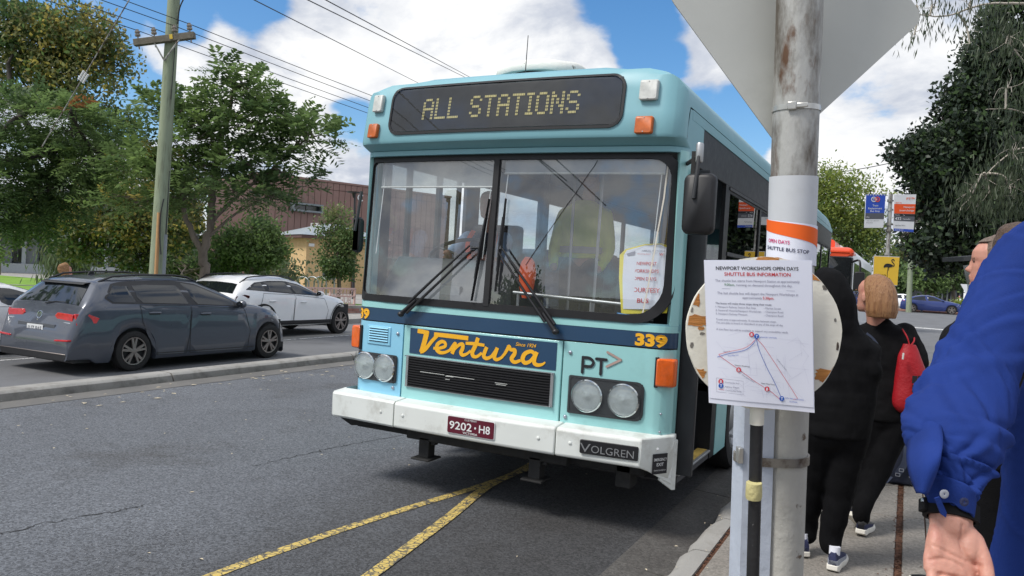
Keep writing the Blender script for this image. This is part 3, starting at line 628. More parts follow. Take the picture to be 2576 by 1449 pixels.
a_ = [[(3.92, .56, .13), (3.80, .66, .13), (3.62, .54, .15), (3.56, .32, .16), (3.64, .18, .14), (3.80, .28, .12), (3.94, .56, .12)], [(3.98, .66, .14), (3.92, .42, .15), (3.92, .22, .15), (4.02, .15, .13), (4.16, .2, .09), (4.24, .3, .05)]]
script(V_ + e_ + n_ + t_ + u_ + r_ + a_, BUS, M['yellow'], .256, -.66, 1.050, .0065, 'company_name', .178)
def ftext(s, x, z, size, mt, nm, parent=BUS, off=.0065, **k):
    v, f, wd = txt(s, k.get('bold', 0), k.get('shear', 0), k.get('space', 1)); kx = k['width'] / wd if 'width' in k else size
    ox = {'c': -wd / 2, 'l': 0, 'r': -wd}[k.get('align', 'c')]; mm = MB()
    mm.add([tuple(fpt(x + (p[0] + ox) * kx, z + p[1] * size, off + k.get('lift', 0))) for p in v], f); return mm.build(nm, mt, parent)
ftext('Since 1924', .27, 1.196, .036, M['yellow'], 'lettering', bold=.012, shear=.25)
ftext('339', 1.155, 1.284, .105, M['yellow'], 'fleet_number', off=.008, bold=.05, width=.205)
ftext('339', -1.235, 1.284, .105, M['yellow'], 'fleet_number', off=.008, bold=.05, width=.19)
# operator mark on the right panel: rounded P T and an arrow head
m = MB()
def stroke(P, wd, mm): 
    q = [fpt(x, z, .0065) for x, z in P]; mm.ribbon(q, wd, (0, -1, 0))
    for e in (P[0], P[-1]): mm.quad(*[tuple(fpt(e[0] + wd / 2 * math.cos(a), e[1] + wd / 2 * math.sin(a), .0062)) for a in np.linspace(0, 2 * PI, 10)[:-1]])
stroke([(.70, 1.062), (.70, 1.165)], .020, m); stroke(smoothpath([(.70, 1.163), (.745, 1.163), (.775, 1.14), (.765, 1.112), (.74, 1.105), (.70, 1.106)], 5), .020, m)
stroke([(.795, 1.163), (.865, 1.163)], .020, m); stroke([(.83, 1.16), (.83, 1.062)], .020, m)
m.build('operator_mark', M['ink'], BUS)
m = MB(); stroke([(.87, 1.215), (.965, 1.172)], .016, m); stroke([(.965, 1.172), (.87, 1.118)], .016, m)
M['taupe'] = mat('faded_orange_print', S(176, 150, 142), 0.6); m.build('operator_arrow', M['taupe'], BUS)
# louvre vent on the left panel
m = MB(); panel(m, -1.15, -.915, 1.085, 1.232, .008, .02); VT = m.build('vent', M['blue_panel'], BUS, bevel=.004)
for i in range(6):
    zc = 1.108 + i * .0195; panel(MB(), -1.128, -.94, zc, zc + .007, .0095, .004).build('slot', M['black'], VT)
    X = xs(-1.13, -.938, 4); MB().loft([[(x, fy(x) - .008, zc + .018), (x, fy(x) - .017, zc + .008), (x, fy(x) - .008, zc + .008)] for x in X]).build('slat', M['blue_panel'], VT)
def bolt(x, z, off, r=.014, mt='zinc', parent=BUS):
    c = fpt(x, z, off); m = MB(); m.lathe([(r, 0), (r, .004), (r * .8, .008), (r * .3, .0105), (.0005, .011)], c, (0, -1, 0), 10); m.build('bolt', M[mt], parent, smooth=50)
for x, z in ((-.845, 1.188), (-.865, .765), (.605, 1.188), (.595, .742), (-.75, 1.03), (.487, 1.03), (.487, .80)): bolt(x, z, .002 if abs(z - 1.03) > .05 and z > .7 and z != .80 else .017, .014 if abs(x) not in (.75, .487) else .005)
for z in (.84, .72): bolt(1.245, z, .004, .008)
# bumper: three cast lengths with returned ends
BO = 0.15
def bumper(x0, x1, endl=False, endr=False):
    X = [x0 + (x1 - x0) * i / 6 for i in range(7)]; r = []
    for x in X:
        y = fy(max(-1.15, min(1.15, x))) - BO
        r.append([(x, y + .012, .497), (x, y, .512), (x, y, .676), (x, y + .016, .692), (x, y + .16, .705), (x, y + .16, .497)])
    return r
seg = [(-1.36, -.742), (-.734, .588), (.596, 1.175)]
for i, (x0, x1) in enumerate(seg):
    r = bumper(x0, x1); m = MB()
    if i == 0:
        e = r[0]; r = [[(p[0] - .01, max(p[1], .02) + .10 if k < 4 else p[1] + .20, p[2]) for k, p in enumerate(e)], [(p[0] - .008, p[1] + .025, p[2]) for p in e]] + [[(p[0] + .02, p[1], p[2]) for p in e]] + r[1:]
    if i == 2:
        e = r[-1]
        r += [[(1.325, (.10 if k < 4 else .16), (p[2] if p[2] > .6 else .40)) for k, p in enumerate(e)]]
    m.loft(r); o = m.build('bumper', M['bumper'], BUS, bevel=.008)
    for bx in {0: (-.86,), 1: (-.65, .47), 2: (.70,)}[i]:
        q = MB(); q.lathe([(.012, 0), (.012, .004), (.004, .008), (.0005, .008)], (bx, fy(bx) - BO, .60), (0, -1, 0), 10); q.build('bolt', M['bumper'], o, smooth=50)
# pointed lower end of the kerb-side bumper with EMERGENCY EXIT plate
m = MB(); m.prism([(1.176, -.14, .51), (1.326, .10, .37), (1.327, .105, .672), (1.177, -.135, .672)], (-.02, .02, 0)); m.prism([(1.27, .012, .405), (1.33, .11, .33), (1.335, .17, .32), (1.335, .17, .66), (1.328, .10, .66)], (-.02, .015, 0)); EB = m.build('bumper_end', M['bumper'], BUS, bevel=.004)
d_ = unit((.15, .24, 0)); nn = unit((.24, -.15, 0)); o0 = np.array([1.262, 0.0, .52]) + nn * .008
m = MB(); m.obox(o0, d_ * .062, nn * .002, (0, 0, .066)); EP = m.build('exit_plate', M['ink'], EB)
m = MB(); m.text('EMERGENCY', o0 + nn * .004 + np.array([0, 0, .020]), d_, (0, 0, 1), .026, bold=.01, width=.11); m.text('EXIT', o0 + nn * .004 + np.array([0, 0, -.014]), d_, (0, 0, 1), .030, bold=.01); m.text('PUSH BUTTON UNDER FLAP', o0 + nn * .004 + np.array([0, 0, -.046]), d_, (0, 0, 1), .012, width=.10); m.build('lettering', M['white'], EP)
for p in ((1.25, -.02, .615), (1.31, .09, .42)): q = MB(); q.lathe([(.011, 0), (.011, .006), (.004, .012), (.0005, .012)], p, nn, 8); q.build('bolt', M['white'], EB)
# number plate and maker's plate on the bumper
yb = fy(-.05) - BO; PX, PZ_ = .118, .045
m = MB(); m.prism([(x, yb - .001, z) for x, z in roundrect(-.246, .142, .537, .664, .012, 3)], (0, -.006, 0)); NP = m.build('number_plate', M['white'], BUS)
m = MB(); m.prism([(x, yb - .007, z) for x, z in roundrect(-.241, .137, .542, .659, .010, 3)], (0, -.003, 0)); m.build('plate_face', M['maroon'], NP)
m = MB(); ly = yb - .0115
m.text('9202', (-.25 + PX, ly, .527 + PZ_), (1, 0, 0), (0, 0, 1), .078, bold=.012, width=.185); m.text('H8', (-.055 + PX, ly, .527 + PZ_), (1, 0, 0), (0, 0, 1), .078, bold=.012, width=.088)
m.quad(*[(-.130 + PX + .008 * math.cos(a), ly, .555 + PZ_ + .008 * math.sin(a)) for a in np.linspace(0, 2 * PI, 9)[:-1]])
m.text('CLUB PERMIT', (-.17 + PX, ly, .596 + PZ_), (1, 0, 0), (0, 0, 1), .020, width=.10); m.text('VICTORIA', (-.17 + PX, ly, .503 + PZ_), (1, 0, 0), (0, 0, 1), .021, bold=.01, width=.12); m.build('lettering', M['white'], NP)
yb2 = fy(.97) - BO
m = MB(); m.prism([(x, yb2 + (x - .97) * .09 - .001, z) for x, z in roundrect(.775, 1.165, .548, .640, .010, 3)], (0, -.012, 0)); MP = m.build('maker_plate', M['black'], BUS, bevel=.003)
m = MB(); m.text('V', (.815, yb2 - .031, .560), (1, .09, 0), (0, 0, 1), .084, width=.072, align='c', bold=-.004); m.text('OLGREN', (.998, yb2 - .0145, .562), (1, .09, 0), (0, 0, 1), .070, width=.285, bold=-.004); m.build('lettering', M['steel'], MP)
# under the front: chassis skirt, tow supports
m = MB(); m.box(-1.25, 1.15, .05, .9, .40, .52); m.box(-.72, .62, -.02, .10, .395, .47); m.prism([(-1.37, -.08, .50), (-1.27, .0, .41), (-1.0, .0, .45), (-.6, .02, .42), (-.6, .02, .5)], (0, .25, 0)); m.box(.95, 1.06, .05, .2, .30, .5); m.box(-1.0, 1.0, .9, 10.6, .35, .8); m.build('chassis', M['chassis'], BUS, bevel=.01)
for x in (-.555, .375):
    m = MB(); m.box(x - .045, x + .045, -.02, .07, .27, .42); m.box(x + .05, x + .085, .0, .05, .37, .45); m.box(x - .08, x + .08, -.07, .11, .255, .27); m.build('tow_support', M['chassis'], BUS, bevel=.004)
# kerb side: window band, door, lower panels
def sidebox(nm, mt, y0, y1, z0, z1, x0=1.262, x1=1.298, s=1, **k):
    return MB().box(min(s * x0, s * x1), max(s * x0, s * x1), y0, y1, z0, z1).build(nm, M[mt], BUS, **k)
sidebox('cantrail', 'band', .216, 10.75, 2.52, 2.80, x1=1.294, bevel=.004)
sidebox('cantrail_moulding', 'dark', 1.48, 10.75, 2.49, 2.515, x1=1.302)
for y0, y1 in ((1.36, 1.52), (2.98, 3.06), (4.52, 4.60), (6.06, 6.14), (7.60, 7.68), (9.14, 9.22), (10.62, 10.80)): sidebox('window_pillar', 'band', y0, y1, 1.45, 2.79, x1=1.293)
ylist = [1.52, 3.06, 4.60, 6.14, 7.68, 9.22, 10.62]
for i in range(6):
    y0, y1 = ylist[i], ylist[i + 1] - .08
    fr = MB(); fr.box(1.270, 1.289, y0, y1, 1.45, 1.475); MB().box(1.270, 1.289, y0, y1, 2.47, 2.495).build('window_rail', M['band'], BUS)
    wf = fr.build('window', M['band'], BUS)
    MB().box(1.276, 1.281, y0, y1, 1.475, 2.47).build('pane', M['win'], wf); MB().box(1.278, 1.283, y0, y1, 2.52, 2.79).build('hopper_pane', M['win'], wf)
sidebox('rail', 'dark', 1.52, 2.98, 1.955, 1.985, x1=1.301)
sidebox('side_panel', 'teal', 1.52, 1.93, .30, 1.45, bevel=.004); sidebox('side_panel', 'teal', 2.98, 10.8, .34, 1.45, bevel=.004); sidebox('side_panel', 'teal', 1.93, 2.98, .98, 1.45, bevel=.004)
# folded door leaves, jamb, step well
m = MB(); m.box(1.27, 1.415, .26, .30, .40, 2.48); m.box(1.28, 1.40, .32, .36, .40, 2.48); DL = m.build('door_leaf', M['dark'], BUS, bevel=.006)
m = MB(); m.box(1.30, 1.40, .305, .315, 1.0, 2.35); m.build('door_glass', M['win'], DL)
sidebox('door_jamb', 'band', .216, .255, .36, 2.52, x0=1.1, x1=1.296); sidebox('door_jamb', 'band', 1.36, 1.52, .30, 1.45, x0=1.15, x1=1.292)
m = MB(); m.box(.55, 1.285, .40, 1.36, .30, .355); m.box(.5, .95, .40, 1.36, .355, .62); m.box(-1.2, .5, .40, 1.36, .62, .90); ST = m.build('step_well', M['floor'], BUS, bevel=.006)
m = MB(); m.box(1.225, 1.3, .40, 1.36, .3555, .372); m.build('step_nosing', M['steel'], ST, bevel=.004); m = MB(); m.box(1.20, 1.275, .42, 1.34, .372, .378); M['nosing'] = mat('worn_yellow_nosing', S(168, 142, 70), .7, var=.25, scale=20, col2=S(90, 80, 60), thr=(.5, .7)); m.build('yellow_tread', M['nosing'], ST)
# driver side
sidebox('side_panel', 'teal', 1.0, 10.8, .34, 1.45, s=-1, bevel=.004); sidebox('side_panel', 'teal', .215, .995, .74, 1.45, s=-1, bevel=.004); sidebox('cantrail', 'band', .15, 10.75, 2.56, 2.80, s=-1)
for y0, y1 in ((.15, .36), (.62, .67), (1.10, 1.16), (1.46, 1.50), (1.60, 1.86), (3.3, 3.4), (4.8, 4.9), (6.3, 6.4), (7.8, 7.9), (9.2, 9.3), (10.6, 10.8)): sidebox('window_pillar', 'dark', y0, y1, 1.45, 2.56, s=-1)
for y0, y1 in ((.36, .62), (.67, 1.10), (1.16, 1.46), (1.86, 3.3), (3.4, 4.8), (4.9, 6.3), (6.4, 7.8), (7.9, 9.2), (9.3, 10.6)): sidebox('window', 'clear', y0, y1, 1.45, 2.56, x0=1.276, x1=1.281, s=-1)
# rear, floor, ceiling, wheel, roof pod, antenna
m = MB(); m.box(-1.28, 1.28, 10.80, 10.86, .4, 1.6); m.box(-1.28, -1.05, 10.80, 10.86, 1.6, 2.9); m.box(1.05, 1.28, 10.80, 10.86, 1.6, 2.9); m.box(-1.05, 1.05, 10.80, 10.86, 2.5, 2.9); RW = m.build('rear_wall', M['roof_teal'], BUS)
m = MB(); m.quad((-1.05, 10.83, 1.6), (1.05, 10.83, 1.6), (1.05, 10.83, 2.5), (-1.05, 10.83, 2.5)); m.build('rear_window', M['win'], RW)
m = MB(); m.box(-1.26, 1.26, 1.36, 10.8, .84, .90); m.build('floor', M['floor'], BUS)
m = MB(); m.box(-1.25, 1.25, .2, 10.7, 2.80, 2.82); m.build('ceiling', M['interior'], BUS)
m = MB(); m.loft([[(-.33 + 0.37 * math.cos(a), 1.35 + .42 * math.sin(a), z) for a in np.linspace(0, 2 * PI, 25)[:-1]] for z in (3.12, 3.43)], True, True); m.build('hatch_seal', M['black'], BUS, smooth=40)
hr = []
for k, h in ((1.0, 3.42), (1.02, 3.44), (1.0, 3.485), (.92, 3.515), (.6, 3.53), (.05, 3.532)): hr.append([(-.33 + .40 * k * (abs(math.cos(a)) ** .6) * (1 if math.cos(a) > 0 else -1), 1.35 + .45 * k * (abs(math.sin(a)) ** .6) * (1 if math.sin(a) > 0 else -1), h + .008 * math.sin(5 * a + k * 3)) for a in np.linspace(0, 2 * PI, 33)[:-1]])
M['hatch'] = mat('flaking_white_hatch', S(226, 226, 220), .7, var=.06, col2=S(110, 104, 96), thr=(.6, .64), dscale=9, bump=.4, bscale=25); MB().loft(hr).build('roof_hatch', M['hatch'], BUS, smooth=50)
m = MB(); m.tube([(-.14, .50, 3.19), (-.135, .49, 3.3), (-.12, .47, 3.57)], [.005, .004, .003], 5); m.lathe([(.02, 0), (.015, .015), (.006, .02)], (-.14, .5, 3.19), (0, 0, 1), 10); m.build('antenna', M['black'], BUS)
def buswheel(x, y):
    s = 1 if x > 0 else -1; m = MB(); m.lathe([(.30, -.26), (.46, -.26), (.49, -.22), (.495, -.05), (.47, 0), (.40, .01), (.31, -.01), (.29, -.03)], (x, y, .495), (s, 0, 0), 32)
    o = m.build('wheel', M['tyre'], BUS, smooth=40); m = MB(); m.lathe([(.30, -.02), (.27, -.015), (.25, -.06), (.18, -.09), (.15, -.05), (.10, -.03), (.001, -.03)], (x, y, .495), (s, 0, 0), 24); m.build('rim', M['steel'], o, smooth=40)
    for k in range(10): a = 2 * PI * k / 10; q = MB(); q.lathe([(.016, -.07), (.016, -.03), (.001, -.028)], (x, y + .22 * math.cos(a), .495 + .22 * math.sin(a)), (s, 0, 0), 6); q.build('wheel_nut', M['steel'], o)
for x, y in ((1.29, 2.47), (-1.29, 2.47), (1.29, 8.2), (-1.29, 8.2)): buswheel(x, y)
# mirrors
def mirror(x0, x1, y, z0, z1, zt, xa, nm='mirror'):
    m = MB(); m.loft([[(x, y + d, z) for x, z in roundrect(x0 + i, x1 - i, z0 + i, z1 - i, .045, 4)] for i, d in ((.02, -.035), (.004, -.02), (0, .0), (0, .02), (.01, .03))]); o = m.build(nm, M['black'], BUS, smooth=40)
    m = MB(); m.tube([(xa, y + .0, zt), (xa, y - .03, z1 + .02), (xa - .01, y - .045, (z0 + z1) / 2 + .03)], .013, 8); m.build('mirror_arm', M['dark'], o, smooth=50)
    return o
mo = mirror(1.372, 1.572, -.22, 2.012, 2.388, 2.545, 1.455)
m = MB(); m.lathe([(.02, 0), (.024, .01), (.024, .11), (.02, .12), (.001, .12)], (1.455, -.22, 2.455), (0, 0, 1), 12); m.build('mirror_clamp', M['steel'], mo, smooth=50); m = MB(); m.tube([(1.455, -.22, 2.50), (1.40, -.1, 2.50), (1.29, .12, 2.50)], .014, 8); m.obox((1.395, -.12, 2.47), (.012, 0, 0), (0, .012, 0), (0, 0, .07)); m.build('mirror_bracket', M['chassis'], mo)
mirror(-1.42, -1.34, .10, 1.80, 2.09, 2.3, -1.37); m = MB()
# wipers
def wiper(base, pivot, top, bot):
    P = lambda p, off: np.array([p[0], wsy(p[0], p[1]) - off, p[1]])
    m = MB(); B_, Q = P(base, .05), P(pivot, .055); side = unit(np.cross(Q - B_, (0, -1, 0))) 
    m.tube([B_, B_ + (Q - B_) * .22], [.020, .013], 8); m.ell(B_, (.026, .026, .022)); W = m.build('wiper', M['black'], BUS, smooth=50)
    for sgn, k0 in ((-1, .14), (1, .06)):
        q = MB(); off = side * sgn * .024; q.tube([B_ + off + (Q - B_) * k0, B_ + off * 1.0 + (Q - B_) * .5, Q + off * .8], [.012, .010, .007], 7); q.build('arm', M['black'], W, smooth=50)
    T, O = P(top, .022), P(bot, .022); d = unit(T - O); q = MB(); q.loft([[p + np.array([wv, 0, 0]), p + np.array([0, -.022, 0]), p + np.array([-wv, 0, 0]), p + np.array([0, .012, 0])] for p, wv in ((O, .006), (O + (T - O) * .3, .011), (Q * 0 + O + (T - O) * .52, .014), (O + (T - O) * .8, .010), (T, .004))]); q.build('blade', M['black'], W)
    q = MB(); q.tube([Q, O + (T - O) * .52], .010, 6); q.tube([O + (T - O) * .22 + np.array([0, -.02, 0]), O + (T - O) * .52 + np.array([0, -.03, 0]), O + (T - O) * .8 + np.array([0, -.02, 0])], .006, 5); q.build('blade_carrier', M['dark'], W)
wiper((-.79, 1.345), (-.205, 1.875), (-.10, 2.235), (-.18, 1.49)); wiper((.51, 1.325), (.035, 1.87), (.035, 2.24), (.01, 1.57))
# ---- inside
m = MB(); m.prism([(-1.2, .14, 1.30), (-1.2, .14, 1.42), (-1.2, .30, 1.66), (-1.2, .42, 1.80), (-1.2, .62, 1.74), (-1.2, .72, .9), (-1.2, .2, .9)], (.98, 0, 0)); m.box(-.2, 1.1, .12, .3, .9, 1.44); D = m.build('dashboard', M['dash'], BUS, bevel=.02)
m = MB(); m.prism([(-1.12, .21, 1.50), (-.96, .21, 1.50), (-.96, .27, 1.60), (-1.12, .27, 1.60)], (0, -.01, 0)); m.box(-.62, -.45, .2, .24, 1.50, 1.58); m.build('dash_panel', M['interior'], D)
c = np.array([-.83, .78, 1.86]); ax = unit((0, -.55, 1)); u = np.array([1., 0, 0]); v = np.cross(ax, u)
m = MB(); m.tube([c + .25 * (u * math.cos(a) + v * math.sin(a)) for a in np.linspace(0, 2 * PI, 37)], .018, 8, False); SW = m.build('steering_wheel', M['black'], BUS, smooth=60)
m = MB(); m.tube([c - ax * .03, c - ax * .35], .035, 8)
for a in (.3, 2.84, 4.71): m.tube([c - ax * .03, c + .24 * (u * math.cos(a) + v * math.sin(a))], .012, 6)
m.build('steering_column', M['black'], SW)
m = MB(); m.box(-1.1, -.6, 1.45, 1.60, 1.3, 2.15); m.box(-1.1, -.6, 1.0, 1.5, 1.25, 1.38); m.build('driver_seat', M['black'], BUS, bevel=.04)
m = MB(); m.box(-.50, -.46, 1.75, 1.80, .9, 2.8); m.box(-1.24, -.5, 1.76, 1.79, .9, 1.9); m.build('driver_partition', M['dash'], BUS)
for a, c_, r in (((-.06, .36, 1.56), (.86, .36, 1.53), .015), ((-.02, .36, 1.55), (-.02, .36, 1.0), .012), ((.23, .36, 1.55), (.23, .36, 1.0), .010), ((.58, .36, 1.54), (.58, .36, 1.0), .010), ((.44, .75, .9), (.47, .75, 2.8), .012), ((.0, 1.3, .9), (.0, 1.3, 2.8), .013)):
    m = MB(); m.tube([a, c_], r, 10); m.build('handrail', M['steel'], BUS, smooth=60)
def seat(x, y): m = MB(); m.box(x - .4, x + .4, y, y + .4, 1.25, 1.38); m.box(x - .4, x + .4, y + .38, y + .48, 1.3, 1.98); return m.build('passenger_seat', M['seatfab'], BUS, bevel=.04)
M['seatfab'] = mat('blue_grey_seat_fabric', (.09, .11, .16), .9, var=.3, scale=30)
s0 = seat(-.8, 2.3)
for x in (-.8, .8):
    for k in range(8):
        if (x, k) != (-.8, 0): shared(s0, 'passenger_seat', BUS, (x + .8, k * .95 + (.9 if x > 0 else 0) if k < 7 or x < 0 else 6.3, 0))
# notice and sticker behind the windscreen: they only rest there, so they stand on their own
def wloc(x, z, off): return (-2.66 + x + z * math.sin(math.radians(.4)), 5.0 + wsy(x, z) + off, z - x * math.sin(math.radians(.4)))
NT = thing('notice', 'white COURTESY BUS notice with a yellow edge behind the right windscreen pane', 'notice', wloc(1.05, 1.45, .04))
def npoly(pts, off): return [wloc(x, z, off) for x, z in pts]
outl = [(.935, 1.478), (1.235, 1.505), (1.250, 1.80), (1.236, 1.945), (1.17, 1.965), (1.06, 1.955), (.93, 1.915), (.893, 1.875), (.900, 1.72)]
M['noteyellow'] = mat('yellow_card', S(244, 226, 66), .6, var=.02)
m = MB(); m.prism(npoly(outl, .030), (0, .002, 0)); m.build('yellow_backing', M['noteyellow'], NT, world=True)
pl = [(.945, 1.512), (1.195, 1.527), (1.226, 1.80), (1.224, 1.93), (1.165, 1.955), (1.06, 1.946), (.94, 1.908), (.922, 1.875), (.925, 1.72)]
m = MB(); m.prism(npoly(pl, .0285), (0, .001, 0)); m.build('paper', M['paper'], NT, world=True)
m = MB(); tx = lambda s, x, z, sz, **k: m.text(s, wloc(x, z, .0265), (1, .03, .02), (0, .05, 1), sz, **k)
for s, x, z, sz, wd in (('NEWPORT', 1.082, 1.815, .031, .135), ('WORKSHOPS', 1.076, 1.765, .031, .185), ('OPEN DAYS', 1.078, 1.713, .031, .155), ('COURTESY', 1.078, 1.633, .043, .215), ('BUS', 1.075, 1.563, .041, .08)): tx(s, x, z, sz, width=wd, bold=.012)
m.build('lettering', M['red'], NT, world=True)
m = MB(); tx('STEAMRAIL VICTORIA', 1.105, 1.905, .018, width=.19, bold=.01); m.prism(npoly([(.94, 1.885), (1.0, 1.905), (.995, 1.88), (.95, 1.872)], .026), (0, .0005, 0)); m.build('heading', M['greyink'], NT, world=True)
m = MB(); tx('W', 1.175, 1.882, .026, bold=.02); tx('Restoring Steam', 1.06, 1.886, .010, width=.09); m.build('emblem', M['red'], NT, world=True)
SK = thing('windscreen_sticker', 'small blue and white sticker under the COURTESY BUS notice', 'sticker', wloc(1.0, 1.46, .01))
m = MB(); M['stickblue'] = mat('sticker_blue', S(60, 150, 214), .5, var=.03); m.prism(npoly([(.915, 1.487), (1.06, 1.472), (1.062, 1.412), (.914, 1.425)], .005), (0, .002, 0)); m.build('print', M['stickblue'], SK, world=True)
m = MB(); m.prism(npoly([(.925, 1.480), (.985, 1.474), (.985, 1.425), (.924, 1.431)], .0035), (0, .001, 0)); m.build('white_panel', M['paper'], SK, world=True)
m = MB()
for i in range(4): m.text(['Courtesy', 'travel on', 'board free', 'today'][i], wloc(1.022, 1.461 - i * .012, .0035), (1, 0, 0), (0, 0, 1), .009)
m.build('lettering', M['paper'], SK, world=True)
# ------------------------------------------------------------------ cars
def carpaint(name, col, metal=0.0, rough=0.28):
    m = mat(name, col, rough, metal, var=0.03, scale=2, coat=1.0); m.node_tree.nodes['Principled BSDF'].inputs['Coat Roughness'].default_value = .03; return m
M['greypaint'] = carpaint('slate_grey_car_paint', S(80, 85, 96), .35, .3)
M['whitepaint'] = carpaint('white_car_paint', S(248, 248, 249), 0, .4)
M['bluepaint'] = carpaint('deep_blue_car_paint', S(40, 58, 120), .3, .3)
M['carglass'] = mat('dark_car_glass', (0.010, 0.013, 0.016), 0.03, var=0.02, spec=.7, coat=0.3)
M['carglass'].node_tree.nodes['Principled BSDF'].inputs['IOR'].default_value = 1.5
M['trim'] = mat('black_car_trim', (0.016, 0.016, 0.018), 0.45, var=0.1)
M['taillamp'] = mat('red_tail_lamp', S(205, 24, 34), 0.12, var=0.2, scale=12, coat=1.0)
M['taillampdark'] = mat('dark_red_tail_lamp', S(70, 8, 14), 0.12, var=0.2, scale=12, coat=1.0)
M['rim'] = mat('brushed_alloy_rim', S(150, 142, 138), 0.38, 0.7, var=0.1)
M['rimdark'] = mat('dark_wheel_recess', (0.02, 0.02, 0.022), 0.6, var=0.1)
M['hlglass'] = mat('car_headlamp_glass', S(210, 215, 222), 0.08, .2, var=.2, scale=20, coat=1.0)

class Car:
    def __init__(s, name, label, loc, rotz, spec, paint, group=None):
        s.sp = spec; s.paint = M[paint]; s.root = thing(name, label, 'car', loc, (0, 0, rotz), group); s.hw = spec['hw']; s.wr = spec['roofw']
        s.body()
    def top(s, y): return float(np.interp(y, *zip(*s.sp['top'])))
    def belt(s, y): return float(np.interp(y, *zip(*s.sp['belt'])))
    def wid(s, y):
        y0, y1 = s.sp['top'][0][0], s.sp['top'][-1][0]; k = 0.0
        a = (y - y0) / .55; b = (y1 - y) / .9
        if a < 1: k += .11 * (1 - max(a, 0)) ** 2.2
        if b < 1: k += .26 * (1 - max(b, 0)) ** 2.2
        return s.hw - k
    def bot(s, y):
        z = s.sp['sill'] + (.06 if y < s.sp['top'][0][0] + .3 or y > s.sp['top'][-1][0] - .25 else 0)
        for yw in s.sp['wheels']:
            d = abs(y - yw); ra = s.sp['wr'] + .055
            if d < ra: z = max(z, s.sp['wr'] + math.sqrt(ra * ra - d * d) * .98)
        return z
    def sec(s, y):
        w, zt, zb, be = s.wid(y), s.top(y), s.bot(y), s.belt(y); rf = s.sp['roof']
        g = min(1, max(0, (zt - be) / (rf - be))); be = min(be, zt - .035); sh = be - .10; zb = min(zb, sh - .06)
        wr = (w - .07) * (1 - g) + min(s.wr, w - .1) * g; c = .02 + .02 * g
        return [(w - .16, zb), (w - .03, zb), (w - .008, zb + .03), (w, zb + .5 * (sh - zb)), (w - .004, sh), (w - .035, be), (w - .035 + (wr - w + .035) * .5 + .012 * g, be + (zt - be) * .48), (wr, zt - .05 * g - .012), (wr - .05, zt - .012 * g - .004), (wr * .6, zt + c * .55), (0, zt + c)]
    def sx(s, y, z):
        P = s.sec(y)[1:8]; return float(np.interp(z, [p[1] for p in P], [p[0] for p in P]))
    def body(s):
        sp = s.sp; y0, y1 = sp['top'][0][0], sp['top'][-1][0]
        ys = set(np.linspace(y0, y1, 46)) | set(p[0] for p in sp['top'])
        for yw in sp['wheels']: ra = sp['wr'] + .055; ys |= set(yw + ra * math.cos(a) for a in np.linspace(0.02, PI - .02, 17))
        ys = sorted(y for y in ys if y0 <= y <= y1); rings = []
        for y in ys:
            P = s.sec(y); rings.append([(x, y, z) for x, z in P] + [(-x, y, z) for x, z in P[-2::-1]])
        b = MB(); b.loft(rings, closed=False, caps=False); n = len(rings[0])
        b.add(rings[0], [tuple(range(n))]); b.add(rings[-1], [tuple(range(n))[::-1]])
        s.b = b.build('body', s.paint, s.root, smooth=42, recalc=True)
        u = MB(); w = s.hw - .12; u.box(-w, w, y0 + .1, y1 - .15, sp['sill'] + .01, sp['sill'] + .10)
        for yw in sp['wheels']: u.box(-w - .0, w, yw - sp['wr'] - .05, yw + sp['wr'] + .05, sp['sill'] + .09, sp['wr'] * 2 + .08)
        u.build('underbody', M['rimdark'], s.root)
        for yw in sp['wheels']:
            for sd in (1, -1): s.wheel(yw, sd)
    def wheel(s, yw, sd):
        r = s.sp['wr']; x = sd * (s.hw - .02); rr = r * s.sp.get('rimk', .70); m = MB()
        m.lathe([(rr * .95, -.20), (r * .96, -.20), (r, -.17), (r, -.04), (r * .97, -.012), (r * .85, 0), (rr * 1.03, -.004), (rr, -.02)], (x, yw, r), (sd, 0, 0), 32)
        o = m.build('wheel', M['tyre'], s.root, smooth=40)
        m = MB(); m.lathe([(rr, -.02), (rr * .95, -.01), (rr * .93, -.03), (rr * .9, -.06), (.001, -.06)], (x, yw, r), (sd, 0, 0), 28); m.mi = 0; R = m.build('rim', M['rimdark'] if s.sp.get('dark_rim') else M['rimdark'], o, smooth=40)
        m = MB(); X = np.array([sd, 0, 0.]); C = np.array([x, yw, r]) - X * .006
        m.lathe([(rr * 1.0, -.012), (rr * .98, .004), (rr * .91, .002), (rr * .90, -.02)], C, X, 28); m.lathe([(rr * .2, -.03), (rr * .2, .0), (rr * .12, .004), (.001, .004)], C, X, 14)
        for k in range(5):
            a = 2 * PI * k / 5 + .3; d = np.array([0, math.cos(a), math.sin(a)]); t = np.array([0, -math.sin(a), math.cos(a)])
            m.prism([C + d * rr * .14 - t * rr * .10, C + d * rr * .14 + t * rr * .10, C + d * rr * .94 + t * rr * .27, C + d * rr * .94 + t * rr * .10, C + d * rr * .5 + t * rr * .0, C + d * rr * .94 - t * rr * .10, C + d * rr * .94 - t * rr * .24][:7], -X * .025)
        m.build('spokes', M['rim'], o)
    def patch(s, nm, mt, poly, off, sd=1, parent=None, nx=12, nz=4, **k):
        ya, yb = min(p[0] for p in poly), max(p[0] for p in poly); rows = []
        for i in range(nx + 1):
            y = ya + (yb - ya) * min(max(i / nx, .004), .996); zs = []
            for j in range(len(poly)):
                (a, za), (c, zc) = poly[j], poly[(j + 1) % len(poly)]
                if (a - y) * (c - y) <= 0 and abs(a - c) > 1e-9: zs.append(za + (zc - za) * (y - a) / (c - a))
            lo, hi = min(zs), max(zs); rows.append([(sd * (s.sx(y, lo + (hi - lo) * t / nz) + off), y, lo + (hi - lo) * t / nz) for t in range(nz + 1)])
